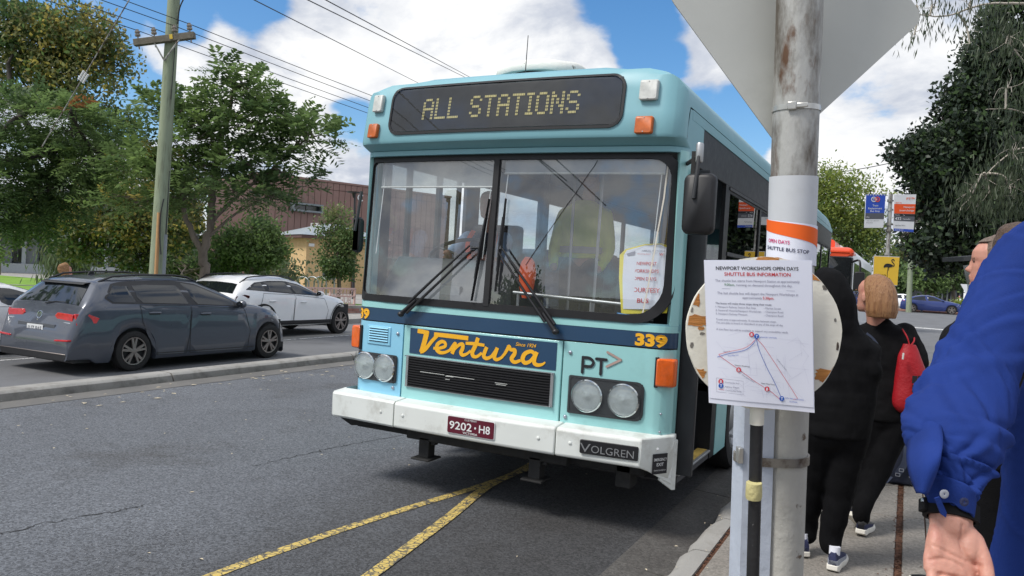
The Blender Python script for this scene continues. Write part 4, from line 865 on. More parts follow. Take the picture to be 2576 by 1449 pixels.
        m = MB(); m.loft(rows, False, False); o = m.build(nm, mt, parent or s.root, smooth=50, **k); return o
    def edge(s, nm, mt, poly, off, wd, sd=1, parent=None, closed=True):
        P = poly + [poly[0]] if closed else poly; q = []
        for a, c in zip(P[:-1], P[1:]):
            for t in range(5): q.append((a[0] + (c[0] - a[0]) * t / 5, a[1] + (c[1] - a[1]) * t / 5))
        q.append(P[-1]); m = MB(); m.ribbon([(sd * (s.sx(y, z) + off), y, z) for y, z in q], wd, (sd, 0, .12)); return m.build(nm, mt, parent or s.root)
    def rearpatch(s, nm, mt, ylo, yhi, wlo, whi, off=.006, parent=None):
        rows = []
        for t in np.linspace(0, 1, 7):
            y = ylo + (yhi - ylo) * t; w = wlo + (whi - wlo) * t; z = s.top(y); P = s.sec(y)[7:]
            rows.append([(x, y - off * .8 * (1 if yhi > ylo else -1), float(np.interp(abs(x), [p[0] for p in P][::-1], [p[1] for p in P][::-1])) + off) for x in np.linspace(-w, w, 9)])
        m = MB(); m.loft(rows, False, False); return m.build(nm, mt, parent or s.root, smooth=50)
    def door(s, poly, hy, hz, sides=(1, -1)):
        for sd in sides:
            o = s.patch('door', s.paint, poly, .003, sd, nx=8, nz=6); s.edge('door_gap', M['rimdark'], poly, .0042, .009, sd, o)
            x = s.sx(hy, hz); m = MB(); m.prism([(sd * (x + .004), y, z) for y, z in roundrect(hy - .10, hy + .10, hz - .022, hz + .022, .02, 3)], (sd * .004, 0, 0)); h0 = m.build('handle_recess', M['rimdark'] if s.sp.get('darkhandle') else s.paint, o)
            m = MB(); m.tube([(sd * (x + .006), hy - .10, hz + .004), (sd * (x + .032), hy - .07, hz + .006), (sd * (x + .034), hy + .07, hz + .006), (sd * (x + .006), hy + .10, hz + .004)], [.010, .016, .016, .010], 8); m.build('handle', s.paint, o, smooth=60)
    def doormirror(s, y, z, mt=None):
        for sd in (1, -1):
            x = s.sx(y, z); m = MB(); m.ell((sd * (x + .11), y - .02, z + .035), (.095, .06, .065), 12, 8); m.tube([(sd * (x - .01), y + .03, z - .01), (sd * (x + .08), y, z + .01)], .02, 6); o = m.build('door_mirror', mt or s.paint, s.root, smooth=60)
            m = MB(); m.quad(*[(sd * (x + .11) + .07 * math.cos(a), y - .078, z + .035 + .045 * math.sin(a)) for a in np.linspace(0, 2 * PI, 13)[:-1]]); m.build('mirror_glass', M['carglass'], o)
    def rail(s, y0, y1):
        for sd in (1, -1):
            P = [(sd * (s.wr - .04), y, s.top(y) + (.035 if 0 < t < 1 else -.005)) for t, y in [(t, y0 + (y1 - y0) * t) for t in np.linspace(0, 1, 9)]]
            m = MB(); m.tube(P, .016, 6); m.build('roof_rail', M['trim'], s.root, smooth=60)
    def plate(s, y, z, text, w=.30, h=.105, front=False):
        m = MB(); d = 1 if front else -1; m.prism([(x, y, zz_) for x, zz_ in roundrect(-w / 2, w / 2, z - h / 2, z + h / 2, .012, 3)], (0, d * .008, 0)); o = m.build('number_plate', M['white'], s.root)
        m = MB(); m.text(text, (0, y + d * .0095, z - h * .3), (1, 0, 0), (0, 0, 1), h * .82, bold=.01, width=w * .84); M.setdefault('plateink', mat('blue_black_plate_ink', (.02, .025, .06), .5)); m.build('plate_lettering', M['plateink'], o); return o
    def block(s, nm, mt, pts, off, sd=1, parent=None, thick=.03):
        m = MB(); m.prism([(sd * (s.sx(y, z) + off), y, z) for y, z in pts], (-sd * thick, 0, 0)); return m.build(nm, mt, parent or s.root, bevel=.006)

wag = dict(hw=.885, roofw=.60, roof=1.37, sill=.16, wr=.295, wheels=(0, 2.69), darkhandle=True,
           top=[(-.965, .40), (-.955, .52), (-.93, .60), (-.86, .80), (-.77, .95), (-.50, 1.235), (-.46, 1.275), (-.25, 1.325), (.3, 1.365), (.9, 1.37), (1.25, 1.335), (1.6, 1.20), (2.08, .985), (2.4, .945), (2.84, .84), (3.06, .73), (3.20, .56), (3.26, .40), (3.28, .25)],
           belt=[(-.96, .97), (0, .985), (1, .965), (2, .91), (2.6, .86), (3.3, .7)])
C1 = Car('parked_car', 'slate grey station wagon with roof rails beside the median kerb', (-9.95 - .885, 7.62, 0), 0, wag, 'greypaint')
C1.rail(-.40, 1.3)
C1.door([(.36, .22), (.90, .21), (.95, .50), (.96, .945), (.06, .965), (.10, .72), (.26, .45)], .30, .845)
C1.door([(.97, .21), (2.16, .20), (2.20, .50), (2.06, .885), (.98, .945), (.96, .5)], 1.24, .815)
for sd in (1, -1):
    C1.patch('side_trim', M['trim'], [(-.47, 1.065), (-.26, 1.27), (0, 1.305), (.8, 1.325), (1.2, 1.28), (1.7, 1.09), (2.10, .915), (1.1, .955), (-.38, .99)], .004, sd, nx=26)
    C1.patch('side_window', M['carglass'], [(-.43, 1.07), (-.25, 1.24), (-.02, 1.28), (.0, 1.0), (-.36, 1.01)], .007, sd); C1.patch('side_window', M['carglass'], [(.045, 1.28), (.82, 1.30), (.93, .975), (.05, 1.0)], .007, sd); C1.patch('side_window', M['carglass'], [(.93, 1.29), (1.2, 1.255), (1.7, 1.07), (2.0, .93), (1.06, .970)], .007, sd)
    C1.block('tail_lamp', M['taillamp'], [(-.865, .69), (-.62, .72), (-.58, .79), (-.72, .845), (-.86, .845)], .006, sd)
    C1.block('mirror_base', M['trim'], [(1.83, .92), (2.06, .915), (1.86, 1.0)], .012, sd, thick=.01)
    C1.block('headlamp', M['hlglass'], [(2.72, .67), (3.0, .60), (3.02, .66), (2.80, .76)], .006, sd)
    C1.edge('sill_moulding', M['rimdark'], [(.36, .245), (2.3, .235)], .004, .016, sd, closed=False)
C1.rearpatch('rear_window', M['carglass'], -.765, -.51, .68, .52); C1.rearpatch('windscreen', M['carglass'], 2.05, 1.30, .70, .58)
C1.doormirror(1.95, .93, M['greypaint'])
def onrear(poly, y, d, nm, mt, par): m = MB(); m.prism([(x, y, z) for x, z in poly], (0, d, 0)); return m.build(nm, mt, par, bevel=.006)
for sd in (1, -1):
    onrear([(sd * a, z) for a, z in ((.34, .80), (.42, .735), (.60, .70), (.73, .69), (.73, .835), (.40, .845))], -.878, .12, 'tail_lamp', M['taillamp'], C1.root)
    onrear([(sd * a, z) for a, z in ((.52, .705), (.70, .70), (.70, .72), (.54, .725))], -.890, .03, 'reverse_lamp', M['hlglass'], C1.root)
    onrear([(sd * a, z) for a, z in ((.50, .46), (.80, .475), (.80, .50), (.52, .485))], -.985, .06, 'bumper_reflector', M['taillamp'], C1.root)
onrear([(-.72, .20), (.72, .20), (.76, .29), (-.76, .29)], -.968, .06, 'rear_valance', M['trim'], C1.root); onrear([(-.74, .285), (.74, .285), (.74, .30), (-.74, .296)], -.972, .02, 'valance_strip', M['rim'], C1.root)
onrear([(-.36, .50), (.36, .50), (.42, .56), (.42, .68), (-.42, .68), (-.42, .56)], -.925, .05, 'plate_recess', M['greypaint'], C1.root)
C1.plate(-.930, .60, '1UZ 9AE', .36, .115)
m = MB(); m.lathe([(.058, 0), (.058, .010), (.048, .010), (.048, 0)], (0, -.868, .79), (0, -1, .3), 24)
for q in ([(-.03, .835), (0, .785), (.03, .835)], [(-.044, .82), (-.022, .745), (0, .785), (.022, .745), (.044, .82)]): m.ribbon([(x, -.879, z) for x, z in q], .009, (0, -1, 0))
m.build('emblem', M['chrome'], C1.root)
m = MB(); m.loft([[(x, y, 1.255 + dz) for x, y, dz in ((-w, yy, z_), (w, yy, z_))] for w, yy, z_ in ((.50, -.42, .022), (.50, -.56, .0), (.48, -.575, -.018), (.48, -.48, -.03))], False, False); m.build('rear_spoiler', M['trim'], C1.root)
m = MB(); m.prism([(-.012, -.20, 1.335), (-.012, -.04, 1.35), (-.012, -.10, 1.40), (-.012, -.16, 1.415)], (.024, 0, 0)); m.build('roof_antenna', M['trim'], C1.root); m = MB(); m.box(-.012, .012, -.905, -.86, .715, .73); m.build('boot_badge', M['chrome'], C1.root)
m = MB(); m.tube([(0, -.80, .955), (.18, -.765, .985), (.42, -.755, .985)], .008, 5); m.build('rear_wiper', M['trim'], C1.root)

suv = dict(hw=.90, roofw=.66, roof=1.35, sill=.28, wr=.325, wheels=(0, 2.64), top=[(-.82, .42), (-.80, .60), (-.76, .85), (-.70, .97), (-.50, 1.17), (-.62 + .2, 1.24), (-.2, 1.31), (.4, 1.35), (.9, 1.34), (1.25, 1.27), (1.78, 1.02), (2.2, .965), (2.7, .88), (2.98, .76), (3.06, .60), (3.10, .42), (3.11, .32)],
           belt=[(-.9, .97), (-.3, 1.01), (.4, 1.03), (1.2, .98), (2.0, .91), (2.6, .85), (3.2, .72)])
C2 = Car('parked_car', 'white SUV with black wheel arch cladding parked on the far side', (-12.45 - .90, 12.65, 0), 0, suv, 'whitepaint')
C2.rail(-.45, 1.2); C2.door([(.02, .45), (.36, .34), (.93, .34), (.97, .97), (.0, 1.0), (-.1, .7)], .25, .83); C2.door([(.96, .34), (2.05, .33), (2.12, .60), (1.98, .88), (1.0, .965), (.96, .6)], 1.24, .80)
for sd in (1, -1):
    C2.patch('side_trim', M['trim'], [(-.46, 1.075), (-.16, 1.225), (.3, 1.27), (.8, 1.275), (1.2, 1.21), (1.95, .935), (1.0, .985), (.1, 1.04)], .004, sd, nx=22)
    C2.patch('side_window', M['carglass'], [(-.40, 1.08), (-.14, 1.20), (.06, 1.23), (.08, 1.06), (-.05, 1.05)], .007, sd); C2.patch('side_window', M['carglass'], [(.12, 1.235), (.78, 1.25), (.92, 1.01), (.15, 1.055)], .007, sd); C2.patch('side_window', M['carglass'], [(.86, 1.245), (1.2, 1.18), (1.82, .96), (1.0, 1.0)], .007, sd)
    C2.patch('lower_cladding', M['trim'], [(.36, .29), (2.26, .29), (2.26, .38), (.36, .39)], .008, sd)
    for yw in (0, 2.64):
        m = MB(); r = []
        for a in np.linspace(-.15, PI + .15, 19):
            y = yw + .375 * math.cos(a); z = .325 + .375 * math.sin(a); y2 = yw + .44 * math.cos(a); z2 = .325 + .45 * math.sin(a); r.append([(sd * (C2.sx(min(y, 3.08), max(z, .3)) + .012), y, z), (sd * (C2.sx(min(y2, 3.08), max(z2, .3)) + .010), y2, z2)])
        m.loft(r, False, False); m.build('wheel_arch_cladding', M['trim'], C2.root)
    C2.block('tail_lamp', M['taillampdark'], [(-.74, .82), (-.42, .90), (-.40, .95), (-.52, .97), (-.70, .93)], .010, sd); C2.block('headlamp', M['hlglass'], [(2.80, .66), (3.0, .58), (3.02, .70), (2.84, .78)], .006, sd)
C2.rearpatch('rear_window', M['carglass'], -.69, -.49, .68, .60); C2.rearpatch('windscreen', M['carglass'], 1.75, 1.28, .70, .6); C2.doormirror(1.78, .965); C2.plate(-.80, .62, '2AK 7QD')
m = MB(); m.box(-.75, .75, -.84, -.5, .30, .46); m.build('rear_bumper', M['trim'], C2.root, bevel=.02)

hat = dict(hw=.86, roofw=.62, roof=1.28, sill=.16, wr=.29, wheels=(0, 2.45), top=[(-.75, .42), (-.72, .8), (-.62, .92), (-.42, 1.18), (-.1, 1.25), (.5, 1.28), (.95, 1.25), (1.3, 1.14), (1.95, .90), (2.4, .84), (2.85, .74), (3.0, .6), (3.06, .4), (3.07, .28)], belt=[(-.8, .90), (.5, .88), (1.8, .83), (3.0, .7)])
C3 = Car('parked_car', 'white hatchback at the left edge behind the grey wagon', (-12.6 - .86, 6.55, 0), 0, hat, 'whitepaint'); C3.root.scale = (1, 1, .89)
C3.door([(.40, .2), (1.0, .2), (1.05, .86), (.1, .88), (.15, .5)], .3, .76); C3.door([(1.05, .2), (2.0, .2), (2.0, .80), (1.1, .85)], 1.3, .74)
for sd in (1, -1):
    C3.patch('side_window', M['carglass'], [(-.2, .92), (-.05, 1.17), (.5, 1.205), (.62, .90)], .006, sd); C3.patch('side_window', M['carglass'], [(.62, 1.205), (.95, 1.18), (1.3, 1.06), (1.82, .87), (.74, .895)], .006, sd); C3.block('headlamp', M['hlglass'], [(2.6, .62), (2.9, .55), (2.92, .64), (2.7, .72)], .006, sd)
C3.rearpatch('windscreen', M['carglass'], 1.93, 1.20, .68, .56); C3.rearpatch('rear_window', M['carglass'], -.61, -.43, .6, .52); C3.doormirror(1.75, .86, M['trim'])

def farcar(label, x, y, z, rot, paint, lamp=True):
    sp = dict(hw=.93, roofw=.66, roof=1.46, sill=.2, wr=.35, wheels=(0, 2.88), rimk=.74, top=[(-.92, .5), (-.90, .8), (-.8, 1.02), (-.55, 1.12), (.0, 1.32), (.6, 1.44), (1.1, 1.46), (1.6, 1.38), (2.4, 1.08), (2.9, 1.0), (3.4, .88), (3.65, .7), (3.72, .5), (3.73, .32)], belt=[(-.9, 1.02), (.5, 1.0), (2, .96), (3, .9), (3.8, .75)])
    c = Car('parked_car', label, (x, y, z), rot, sp, paint)
    for sd in (1, -1):
        c.patch('side_window', M['carglass'], [(-.2, 1.06), (.2, 1.30), (.9, 1.39), (1.0, 1.02)], .006, sd); c.patch('side_window', M['carglass'], [(1.05, 1.39), (1.5, 1.34), (2.3, 1.02), (1.12, 1.02)], .006, sd); c.block('tail_lamp', M['taillamp'], [(-.86, .86), (-.6, .9), (-.6, .96), (-.8, .98)], .01, sd); c.block('headlamp', M['hlglass'], [(3.2, .7), (3.5, .66), (3.5, .72), (3.3, .8)], .006, sd)
    c.rearpatch('rear_window', M['carglass'], -.5, .1, .6, .55); c.rearpatch('windscreen', M['carglass'], 2.36, 1.62, .72, .6); c.doormirror(2.25, 1.05); return c
farcar('deep blue sedan crossing behind the traffic island', .35, 74.0, .28, -PI / 2, 'bluepaint')
farcar('blue sedan further back, half hidden by the first blue sedan', 7.2, 92, .30, -PI / 2 - .2, 'bluepaint')
farcar('white car behind the blue sedan near the pale pole', -1.5, 88, .30, -PI / 2, 'whitepaint')
# ------------------------------------------------------------------ people
M['skin'] = mat('skin', S(200, 146, 128), 0.5, var=0.07, scale=25, col2=S(184, 118, 106), thr=(.5, .75), dscale=18, bump=.15, bscale=220)
M['skin'].node_tree.nodes['Principled BSDF'].inputs['Subsurface Weight'].default_value = .12; M['skin'].node_tree.nodes['Principled BSDF'].inputs['Subsurface Radius'].default_value = (.02, .008, .005)
M['blackcloth'] = mat('black_cotton', (0.0075, 0.0075, 0.0085), 0.95, var=.25, scale=14, bump=.5, bscale=350, spec=.12)
M['blackknit'] = mat('black_knit', (0.006, 0.006, 0.007), 0.95, var=.25, scale=14, bump=.5, bscale=300, spec=.1)
M['royal'] = mat('royal_blue_drill', S(31, 55, 124), 0.95, var=.16, scale=14, bump=.2, bscale=500, col2=S(27, 49, 112), thr=(.45, .75), dscale=7, spec=.2, stretch=(1, 1, .5))
M['blackjacket'] = mat('black_fleece_jacket', (0.010, 0.010, 0.012), 0.95, var=.2, bump=.5, bscale=300, spec=.15)
M['hairbrown'] = mat('ginger_brown_hair', S(170, 126, 86), .42, var=.3, scale=3, stretch=(30, 30, 1.2), bump=.8, bscale=8, col2=S(124, 84, 54), thr=(.42, .62), dscale=3)
M['hairdark'] = mat('short_brown_hair', S(84, 66, 54), .6, var=.4, scale=90, bump=.8, bscale=140)
M['hairgrey'] = mat('short_greying_hair', S(116, 100, 90), .7, var=.35, scale=90, bump=.8, bscale=150)
M['hairblond'] = mat('dark_blond_hair', S(148, 110, 74), .6, var=.35, scale=30, bump=.6, bscale=60)
M['navyshoe'] = mat('navy_knit_upper', S(38, 44, 78), .8, var=.2, scale=60, bump=.4, bscale=300); M['greyshoe'] = mat('grey_shoe_panel', S(150, 154, 164), .8, var=.1)
M['sole'] = mat('white_foam_sole', S(226, 222, 212), .7, var=.06, scale=20); M['sock'] = mat('white_sock', S(224, 226, 236), .9, var=.05)
M['redbag'] = mat('red_nylon', S(160, 18, 30), .5, var=.12, scale=6, bump=.4, bscale=60)
M['navybag'] = mat('navy_nylon', S(34, 40, 58), .75, var=.2, scale=9, bump=.4, bscale=200)
M['bagstrap'] = mat('slate_strap', S(56, 64, 84), .8, var=.15)
M['orangevest'] = mat('hi_vis_orange', S(255, 96, 40), .7, var=.05); M['limevest'] = mat('hi_vis_lime', S(206, 226, 60), .7, var=.05)
M['lightblue'] = mat('light_blue_shirt', S(150, 172, 206), .85, var=.08); M['lemon'] = mat('lemon_shirt', S(236, 212, 130), .9, var=.06)

def fuse(m, voxel=.012, it=6, fold=None, fn=None):
    me = bpy.data.meshes.new('tmp'); me.from_pydata(m.v, [], m.f); o = bpy.data.objects.new('tmp', me); COL.objects.link(o)
    bm = bmesh.new(); bm.from_mesh(me); bmesh.ops.recalc_face_normals(bm, faces=bm.faces); bm.to_mesh(me); bm.free()
    r = o.modifiers.new('r', 'REMESH'); r.mode = 'VOXEL'; r.voxel_size = voxel
    if it: s_ = o.modifiers.new('s', 'SMOOTH'); s_.iterations = it; s_.factor = .5
    dg = bpy.context.evaluated_depsgraph_get(); ev = o.evaluated_get(dg).to_mesh(); nv = len(ev.vertices)
    v = np.empty(nv * 3); ev.vertices.foreach_get('co', v); v = v.reshape(-1, 3); nr = np.empty(nv * 3); ev.vertices.foreach_get('normal', nr); nr = nr.reshape(-1, 3)
    f = [tuple(p.vertices) for p in ev.polygons]; o.evaluated_get(dg).to_mesh_clear(); bpy.data.objects.remove(o); bpy.data.meshes.remove(me)
    if fold is not None:
        amp, fr, seed = fold; q = v * np.array([1.3, 1.3, .75]); d = fbm(q, fr, seed, 3); d = np.sign(d) * np.abs(d) ** .8; v = v + nr * (d * amp)[:, None]
    if fn is not None: v = fn(v, nr)
    out = MB(); out.v = [tuple(p) for p in v.tolist()]; out.f = f; out.m = [0] * len(f); return out
def limb(m, P, R, n=12, flat=1.0):
    P = [V3(p) for p in P]
    m.tube(smoothpath([(*p, r) for p, r in zip(P, R)], 4) and [q[:3] for q in smoothpath([(*p, r) for p, r in zip(P, R)], 4)], [max(.003, q[3]) for q in smoothpath([(*p, r) for p, r in zip(P, R)], 4)], n)
    for p, r in ((P[0], R[0]), (P[-1], R[-1])): m.ell(p, (r * .98, r * .98, r * .98), 10, 8)
HEADT = [(0, .082, .015, .028), (.05, .094, -.015, .043), (.14, .098, -.04, .054), (.28, .094, -.07, .061), (.42, .090, -.088, .069), (.52, .083, -.097, .072), (.60, .094, -.100, .073), (.74, .089, -.100, .074), (.87, .068, -.085, .063), (.95, .040, -.058, .043), (.995, .010, -.015, .012)]
def headmesh(m, c, fwd, H=.235, up=(0, 0, 1), inflate=0.0, t0=0.0, front=1.0, nose=True):
    """skull, jaw, nose, lips and ears; c is the chin-level axis point"""
    c, f = V3(c), unit(fwd); u = unit(np.array(up) - f * (np.array(up) @ f)); r = np.cross(f, u); k = H / .235; rings = []
    for t, fr, bk, w_ in HEADT:
        if t < t0: continue
        fr2, bk2, w2 = fr * front + inflate * front, bk - inflate, w_ + inflate; cy_, hy = (fr2 + bk2) / 2, (fr2 - bk2) / 2; ring = []
        for j in range(20):
            a = 2 * PI * j / 20; x = w2 * math.copysign(abs(math.sin(a)) ** .85, math.sin(a)); y = cy_ + hy * math.copysign(abs(math.cos(a)) ** .9, math.cos(a)); ring.append(c + k * (r * x + f * y + u * (t * .235 + inflate * (1 if t > .8 else 0))))
        rings.append(ring)
    m.loft(rings)
    if nose:
        P = lambda y, z, x=0: c + k * (f * y + u * z * .235 + r * x)
        m.loft([[P(.088, .60, -.008), P(.096, .60), P(.088, .60, .008), P(.07, .6)], [P(.085, .47, -.011), P(.108, .46), P(.085, .47, .011), P(.07, .47)], [P(.085, .35, -.018), P(.126, .355), P(.085, .35, .018), P(.07, .36)], [P(.085, .30, -.017), P(.112, .305), P(.085, .30, .017), P(.07, .31)]])
        m.ell(P(.094, .225), (.022, .012, .008), 10, 6, [r, f, u]); m.ell(P(.093, .175), (.020, .012, .009), 10, 6, [r, f, u]); m.ell(P(.088, .06), (.022, .014, .018), 10, 6, [r, f, u])
        for s in (-1, 1): m.ell(P(-.005, .42, s * .076), (.010, .022, .034), 10, 8, [r, f, u])
    return f, u, r, k
def shoe(par, p, d, pitch=0.0, up='navyshoe', mid='greyshoe', L=.29):
    """p: ground point under the heel"""
    d = unit((d[0], d[1], 0)); r = np.cross(d, (0, 0, 1)); cp, sp = math.cos(pitch), math.sin(pitch); p = V3(p)
    toe = p + d * L * .62
    def P(y, x, z):                                   # rotate about the ball of the foot
        yy, zz2 = y - L * .62, z; return toe + d * (yy * cp + zz2 * sp) + np.array([0, 0, 1.]) * (-yy * sp + zz2 * cp) + r * x
    ys = [(-.01, .026), (.02, .034), (.09, .033), (.17, .044), (.23, .044), (.27, .033), (.292, .012)]
    m = MB(); m.loft([[P(y, -w, .0 + (.012 if y > .25 or y < 0 else 0)), P(y, -w * 1.08, .018), P(y, -w * 1.02, .040 if y < .15 else .032), P(y, w * 1.02, .040 if y < .15 else .032), P(y, w * 1.08, .018), P(y, w, .0 + (.012 if y > .25 or y < 0 else 0))] for y, w in ys]); so = m.build('shoe', M['sole'], par, smooth=50, bevel=.004)
    hs = [(-.004, .022, .10), (.02, .030, .115), (.07, .030, .10), (.12, .034, .085), (.19, .038, .062), (.25, .030, .048), (.285, .010, .036)]
    m = MB(); m.loft([[P(y, -w, .034), P(y, -w * .95, .034 + (h - .034) * .6), P(y, -w * .5, h), P(y, w * .5, h), P(y, w * .95, .034 + (h - .034) * .6), P(y, w, .034)] for y, w, h in hs]); m.build('upper', M[up], so, smooth=60)
    m = MB(); m.loft([[P(y, -w * 1.05, .036), P(y, -w * 1.04, .036 + (h - .034) * .45), P(y, w * 1.04, .036 + (h - .034) * .45), P(y, w * 1.05, .036)] for y, w, h in hs[:-1]]); m.build('side_panel', M[mid], so, smooth=60)
    m = MB(); m.tube([P(.035, 0, .09), P(.04, 0, .135)], [.029, .030], 12); m.build('sock', M['sock'], so, smooth=60); return so

# ---- person in the black hooded jumper
hp = atz(2060, 1415, .13); HD = 4.40; HA = lambda x, y, d=0: at(x, y, HD + d)
P1 = thing('person', 'person in black hooded jumper with hood up, seen from behind beside the grey pole', 'person', (hp[0], hp[1], .13))
fw = unit((-.25, 1, 0)); rt = np.cross(fw, (0, 0, 1)); 
sl_, sr_ = atz(2028, 1398, .13), atz(2088, 1428, .13)
neck = HA(2100, 815); hipc = HA(2095, 1085); shl, shr = HA(2030, 865, .05), HA(2182, 872, -.02)
m = MB(); headmesh(m, HA(2093, 800, .04), unit((-.5, .9, 0)), .205, nose=True); limb(m, [HA(2097, 795, .02), neck - (0, 0, .08)], [.055, .06]); m.ell((neck + hipc) / 2, (.15, .09, .30)); limb(m, [hipc + rt * .085, (hipc + rt * .085 + sr_) / 2 + fw * .02 + (0, 0, .03), sr_ + fw * .03 + (0, 0, .10)], [.05, .04, .035]); limb(m, [hipc - rt * .085, (hipc - rt * .085 + sl_) / 2 + fw * .02 + (0, 0, .03), sl_ + fw * .03 + (0, 0, .10)], [.05, .04, .035]); limb(m, [shr + (0, 0, -.02), HA(2178, 920, -.06), HA(2186, 945, -.04), HA(2150, 985, .14)], [.035, .03, .03, .03]); limb(m, [shl + (0, 0, -.02), HA(2010, 945, 0), HA(2045, 990, .15)], [.035, .03, .03])
fuse(m, .014, 3).build('body', M['skin'], P1, smooth=60, world=True)
m = MB(); prf = [(672, 2079, .012, .02), (677, 2080, .045, .06), (692, 2084, .082, .105), (722, 2090, .108, .135), (760, 2096, .120, .142), (795, 2100, .122, .135), (822, 2103, .135, .125), (842, 2104, .165, .12), (862, 2104, .195, .125), (900, 2103, .222, .138), (980, 2102, .222, .148), (1050, 2100, .205, .148), (1085, 2098, .195, .142), (1096, 2097, .188, .138)]
m.loft([[HA(x, y, 0) + rt * (w_ * math.sin(a)) + fw * (dp * math.cos(a)) for a in np.linspace(0, 2 * PI, 29)[:-1]] for y, x, w_, dp in [tuple(q) for q in smoothpath(prf, 3)]])
limb(m, [shr + (0, 0, -.03), HA(2178, 920, -.06), HA(2186, 945, -.04), HA(2150, 985, .14)], [.080, .080, .072, .055]); limb(m, [shl + (0, 0, -.03), HA(2010, 945, 0), HA(2045, 990, .15)], [.08, .078, .058])
def fold1(v, n): return v + n * (.006 * fbm(v * np.array([1, 1, 2.2]), 16, 3) + .004 * fbm(v * np.array([3, 3, 1.]), 20, 5))[:, None]
fuse(m, .011, 5, fn=fold1).build('hooded_jumper', M['blackcloth'], P1, smooth=60, world=True)
m = MB()
for hx, s in ((hipc + rt * .085, sr_), (hipc - rt * .085, sl_)): kn = (hx + s) / 2 + fw * .02 + (0, 0, .03); limb(m, [hx, kn, s + fw * .03 + (0, 0, .19), s + fw * .03 + (0, 0, .125)], [.112, .080, .066, .062])
m.ell(hipc + (0, 0, .0), (.18, .13, .12), 14, 8, [rt, fw, (0, 0, 1)])
fuse(m, .011, 4, fn=lambda v, n: v + n * (.007 * fbm(v * np.array([1, 1, 1.6]), 18, 9))[:, None]).build('trousers', M['blackknit'], P1, smooth=60, world=True)
def worldshoe(par, p, d, pitch, **k):
    o = shoe(par, V3(p) - np.array(chain(par).translation), d, pitch, **k); return o
worldshoe(P1, sl_ - fw * .05 - rt * .015, (-.5, .85), 0, L=.32); worldshoe(P1, sr_ - fw * .07, (.1, 1), 0, L=.32)

# ---- woman with the red bag
wp = atz(2168, 1345, .13); WD = 5.2; WA = lambda x, y, d=0: at(x, y, WD + d)
P2 = thing('person', 'woman with ginger brown bob in black, red drawstring bag on her back', 'person', (wp[0], wp[1], .13))
ff = unit((-.75, .62, 0.02)); fw2 = unit((-.2, 1, 0)); rt2 = np.cross(fw2, (0, 0, 1)); rf = np.cross(ff, (0, 0, 1))
chin = WA(2190, 786); m = MB(); headmesh(m, chin, ff, .235); limb(m, [chin - ff * .03 + (0, 0, .02), WA(2208, 830)], [.055, .065])
hip2 = WA(2222, 1050); m.ell(WA(2225, 930), (.15, .10, .30)); w1, w2 = atz(2165, 1345, .13), atz(2140, 1325, .13)
limb(m, [hip2 + rt2 * .08, (hip2 + w1) / 2 + rt2 * .02 + fw2 * .03, w1 + (0, 0, .15)], [.05, .04, .035]); limb(m, [hip2 - rt2 * .08, (hip2 + w2) / 2 + fw2 * .03, w2 + (0, 0, .19)], [.05, .04, .035]); limb(m, [WA(2290, 850), WA(2308, 935, -.05), WA(2270, 985, .15)], [.045, .04, .035])
fuse(m, .007, 3).build('body', M['skin'], P2, smooth=60, world=True)
m = MB(); C0 = WA(2218, 752); hr = []
for t, rx, ry, dz in ((0, .008, .010, .140), (.05, .034, .040, .134), (.10, .058, .068, .121), (.17, .080, .094, .098), (.26, .096, .114, .066), (.40, .107, .127, .022), (.6, .114, .135, -.045), (.8, .115, .128, -.10), (1, .100, .112, -.145)):
    cc = chin - ff * (.035 + .028 * t) + (0, 0, .118 + dz)
    ring = []
    for j in range(28):
        a = 2 * PI * j / 28; x, y = rx * math.sin(a), ry * math.cos(a)
        lim = .035 if t > .25 else .09                     # hair stays behind the temple line
        if dz < .105: y = min(y, .050 - .045 * min(1, (0.105 - dz) / .12))
        wv = 1 + .012 * math.sin(9 * a + t * 3)
        ring.append(cc + rf * x * wv + ff * y * wv)
    hr.append(ring)
m.loft(hr); m2 = MB(); m2.v = m.v; m2.f = m.f; m2.m = m.m; HR = fuse(m2, .008, 4, fn=lambda v, n: v + n * (.0035 * fbm(v * np.array([4, 4, .35]), 30, 21))[:, None]).build('hair', M['hairbrown'], P2, smooth=60, world=True)
m = MB(); m.ell(WA(2232, 708, -.07), (.018, .012, .010)); m.build('hair_clip', M['black'], P2, smooth=60, world=True)
m = MB(); rows_ = ((812, .075, .07, 2212), (826, .15, .09, 2220), (848, .20, .115, 2226), (920, .205, .135, 2230), (1000, .19, .14, 2228), (1045, .185, .14, 2222), (1056, .175, .13, 2220))
m.loft([[WA(x, y, 0) + rt2 * (w_ * math.sin(a)) + fw2 * (dp * math.cos(a)) for a in np.linspace(0, 2 * PI, 25)[:-1]] for y, w_, dp, x in rows_])
limb(m, [WA(2275, 842), WA(2298, 890, -.04), WA(2306, 945, -.06), WA(2262, 990, .16)], [.082, .080, .068, .052]); limb(m, [WA(2178, 842, .05), WA(2160, 930, .1), WA(2165, 990, .2)], [.08, .07, .052]); m.ell(WA(2212, 815), (.085, .08, .05))
fuse(m, .012, 5, fn=lambda v, n: v + n * (.006 * fbm(v * np.array([1, 1, 2.]), 17, 31))[:, None]).build('black_top', M['blackcloth'], P2, smooth=60, world=True)
m = MB(); limb(m, [hip2 + rt2 * .08, (hip2 + w1) / 2 + rt2 * .02 + fw2 * .03, w1 + (0, 0, .18), w1 + (0, 0, .11)], [.118, .082, .058, .052]); limb(m, [hip2 - rt2 * .08, (hip2 + w2) / 2 + fw2 * .03, w2 + (0, 0, .22), w2 + (0, 0, .15)], [.118, .082, .058, .052]); m.ell(hip2, (.18, .13, .12), 14, 8, [rt2, fw2, (0, 0, 1)])
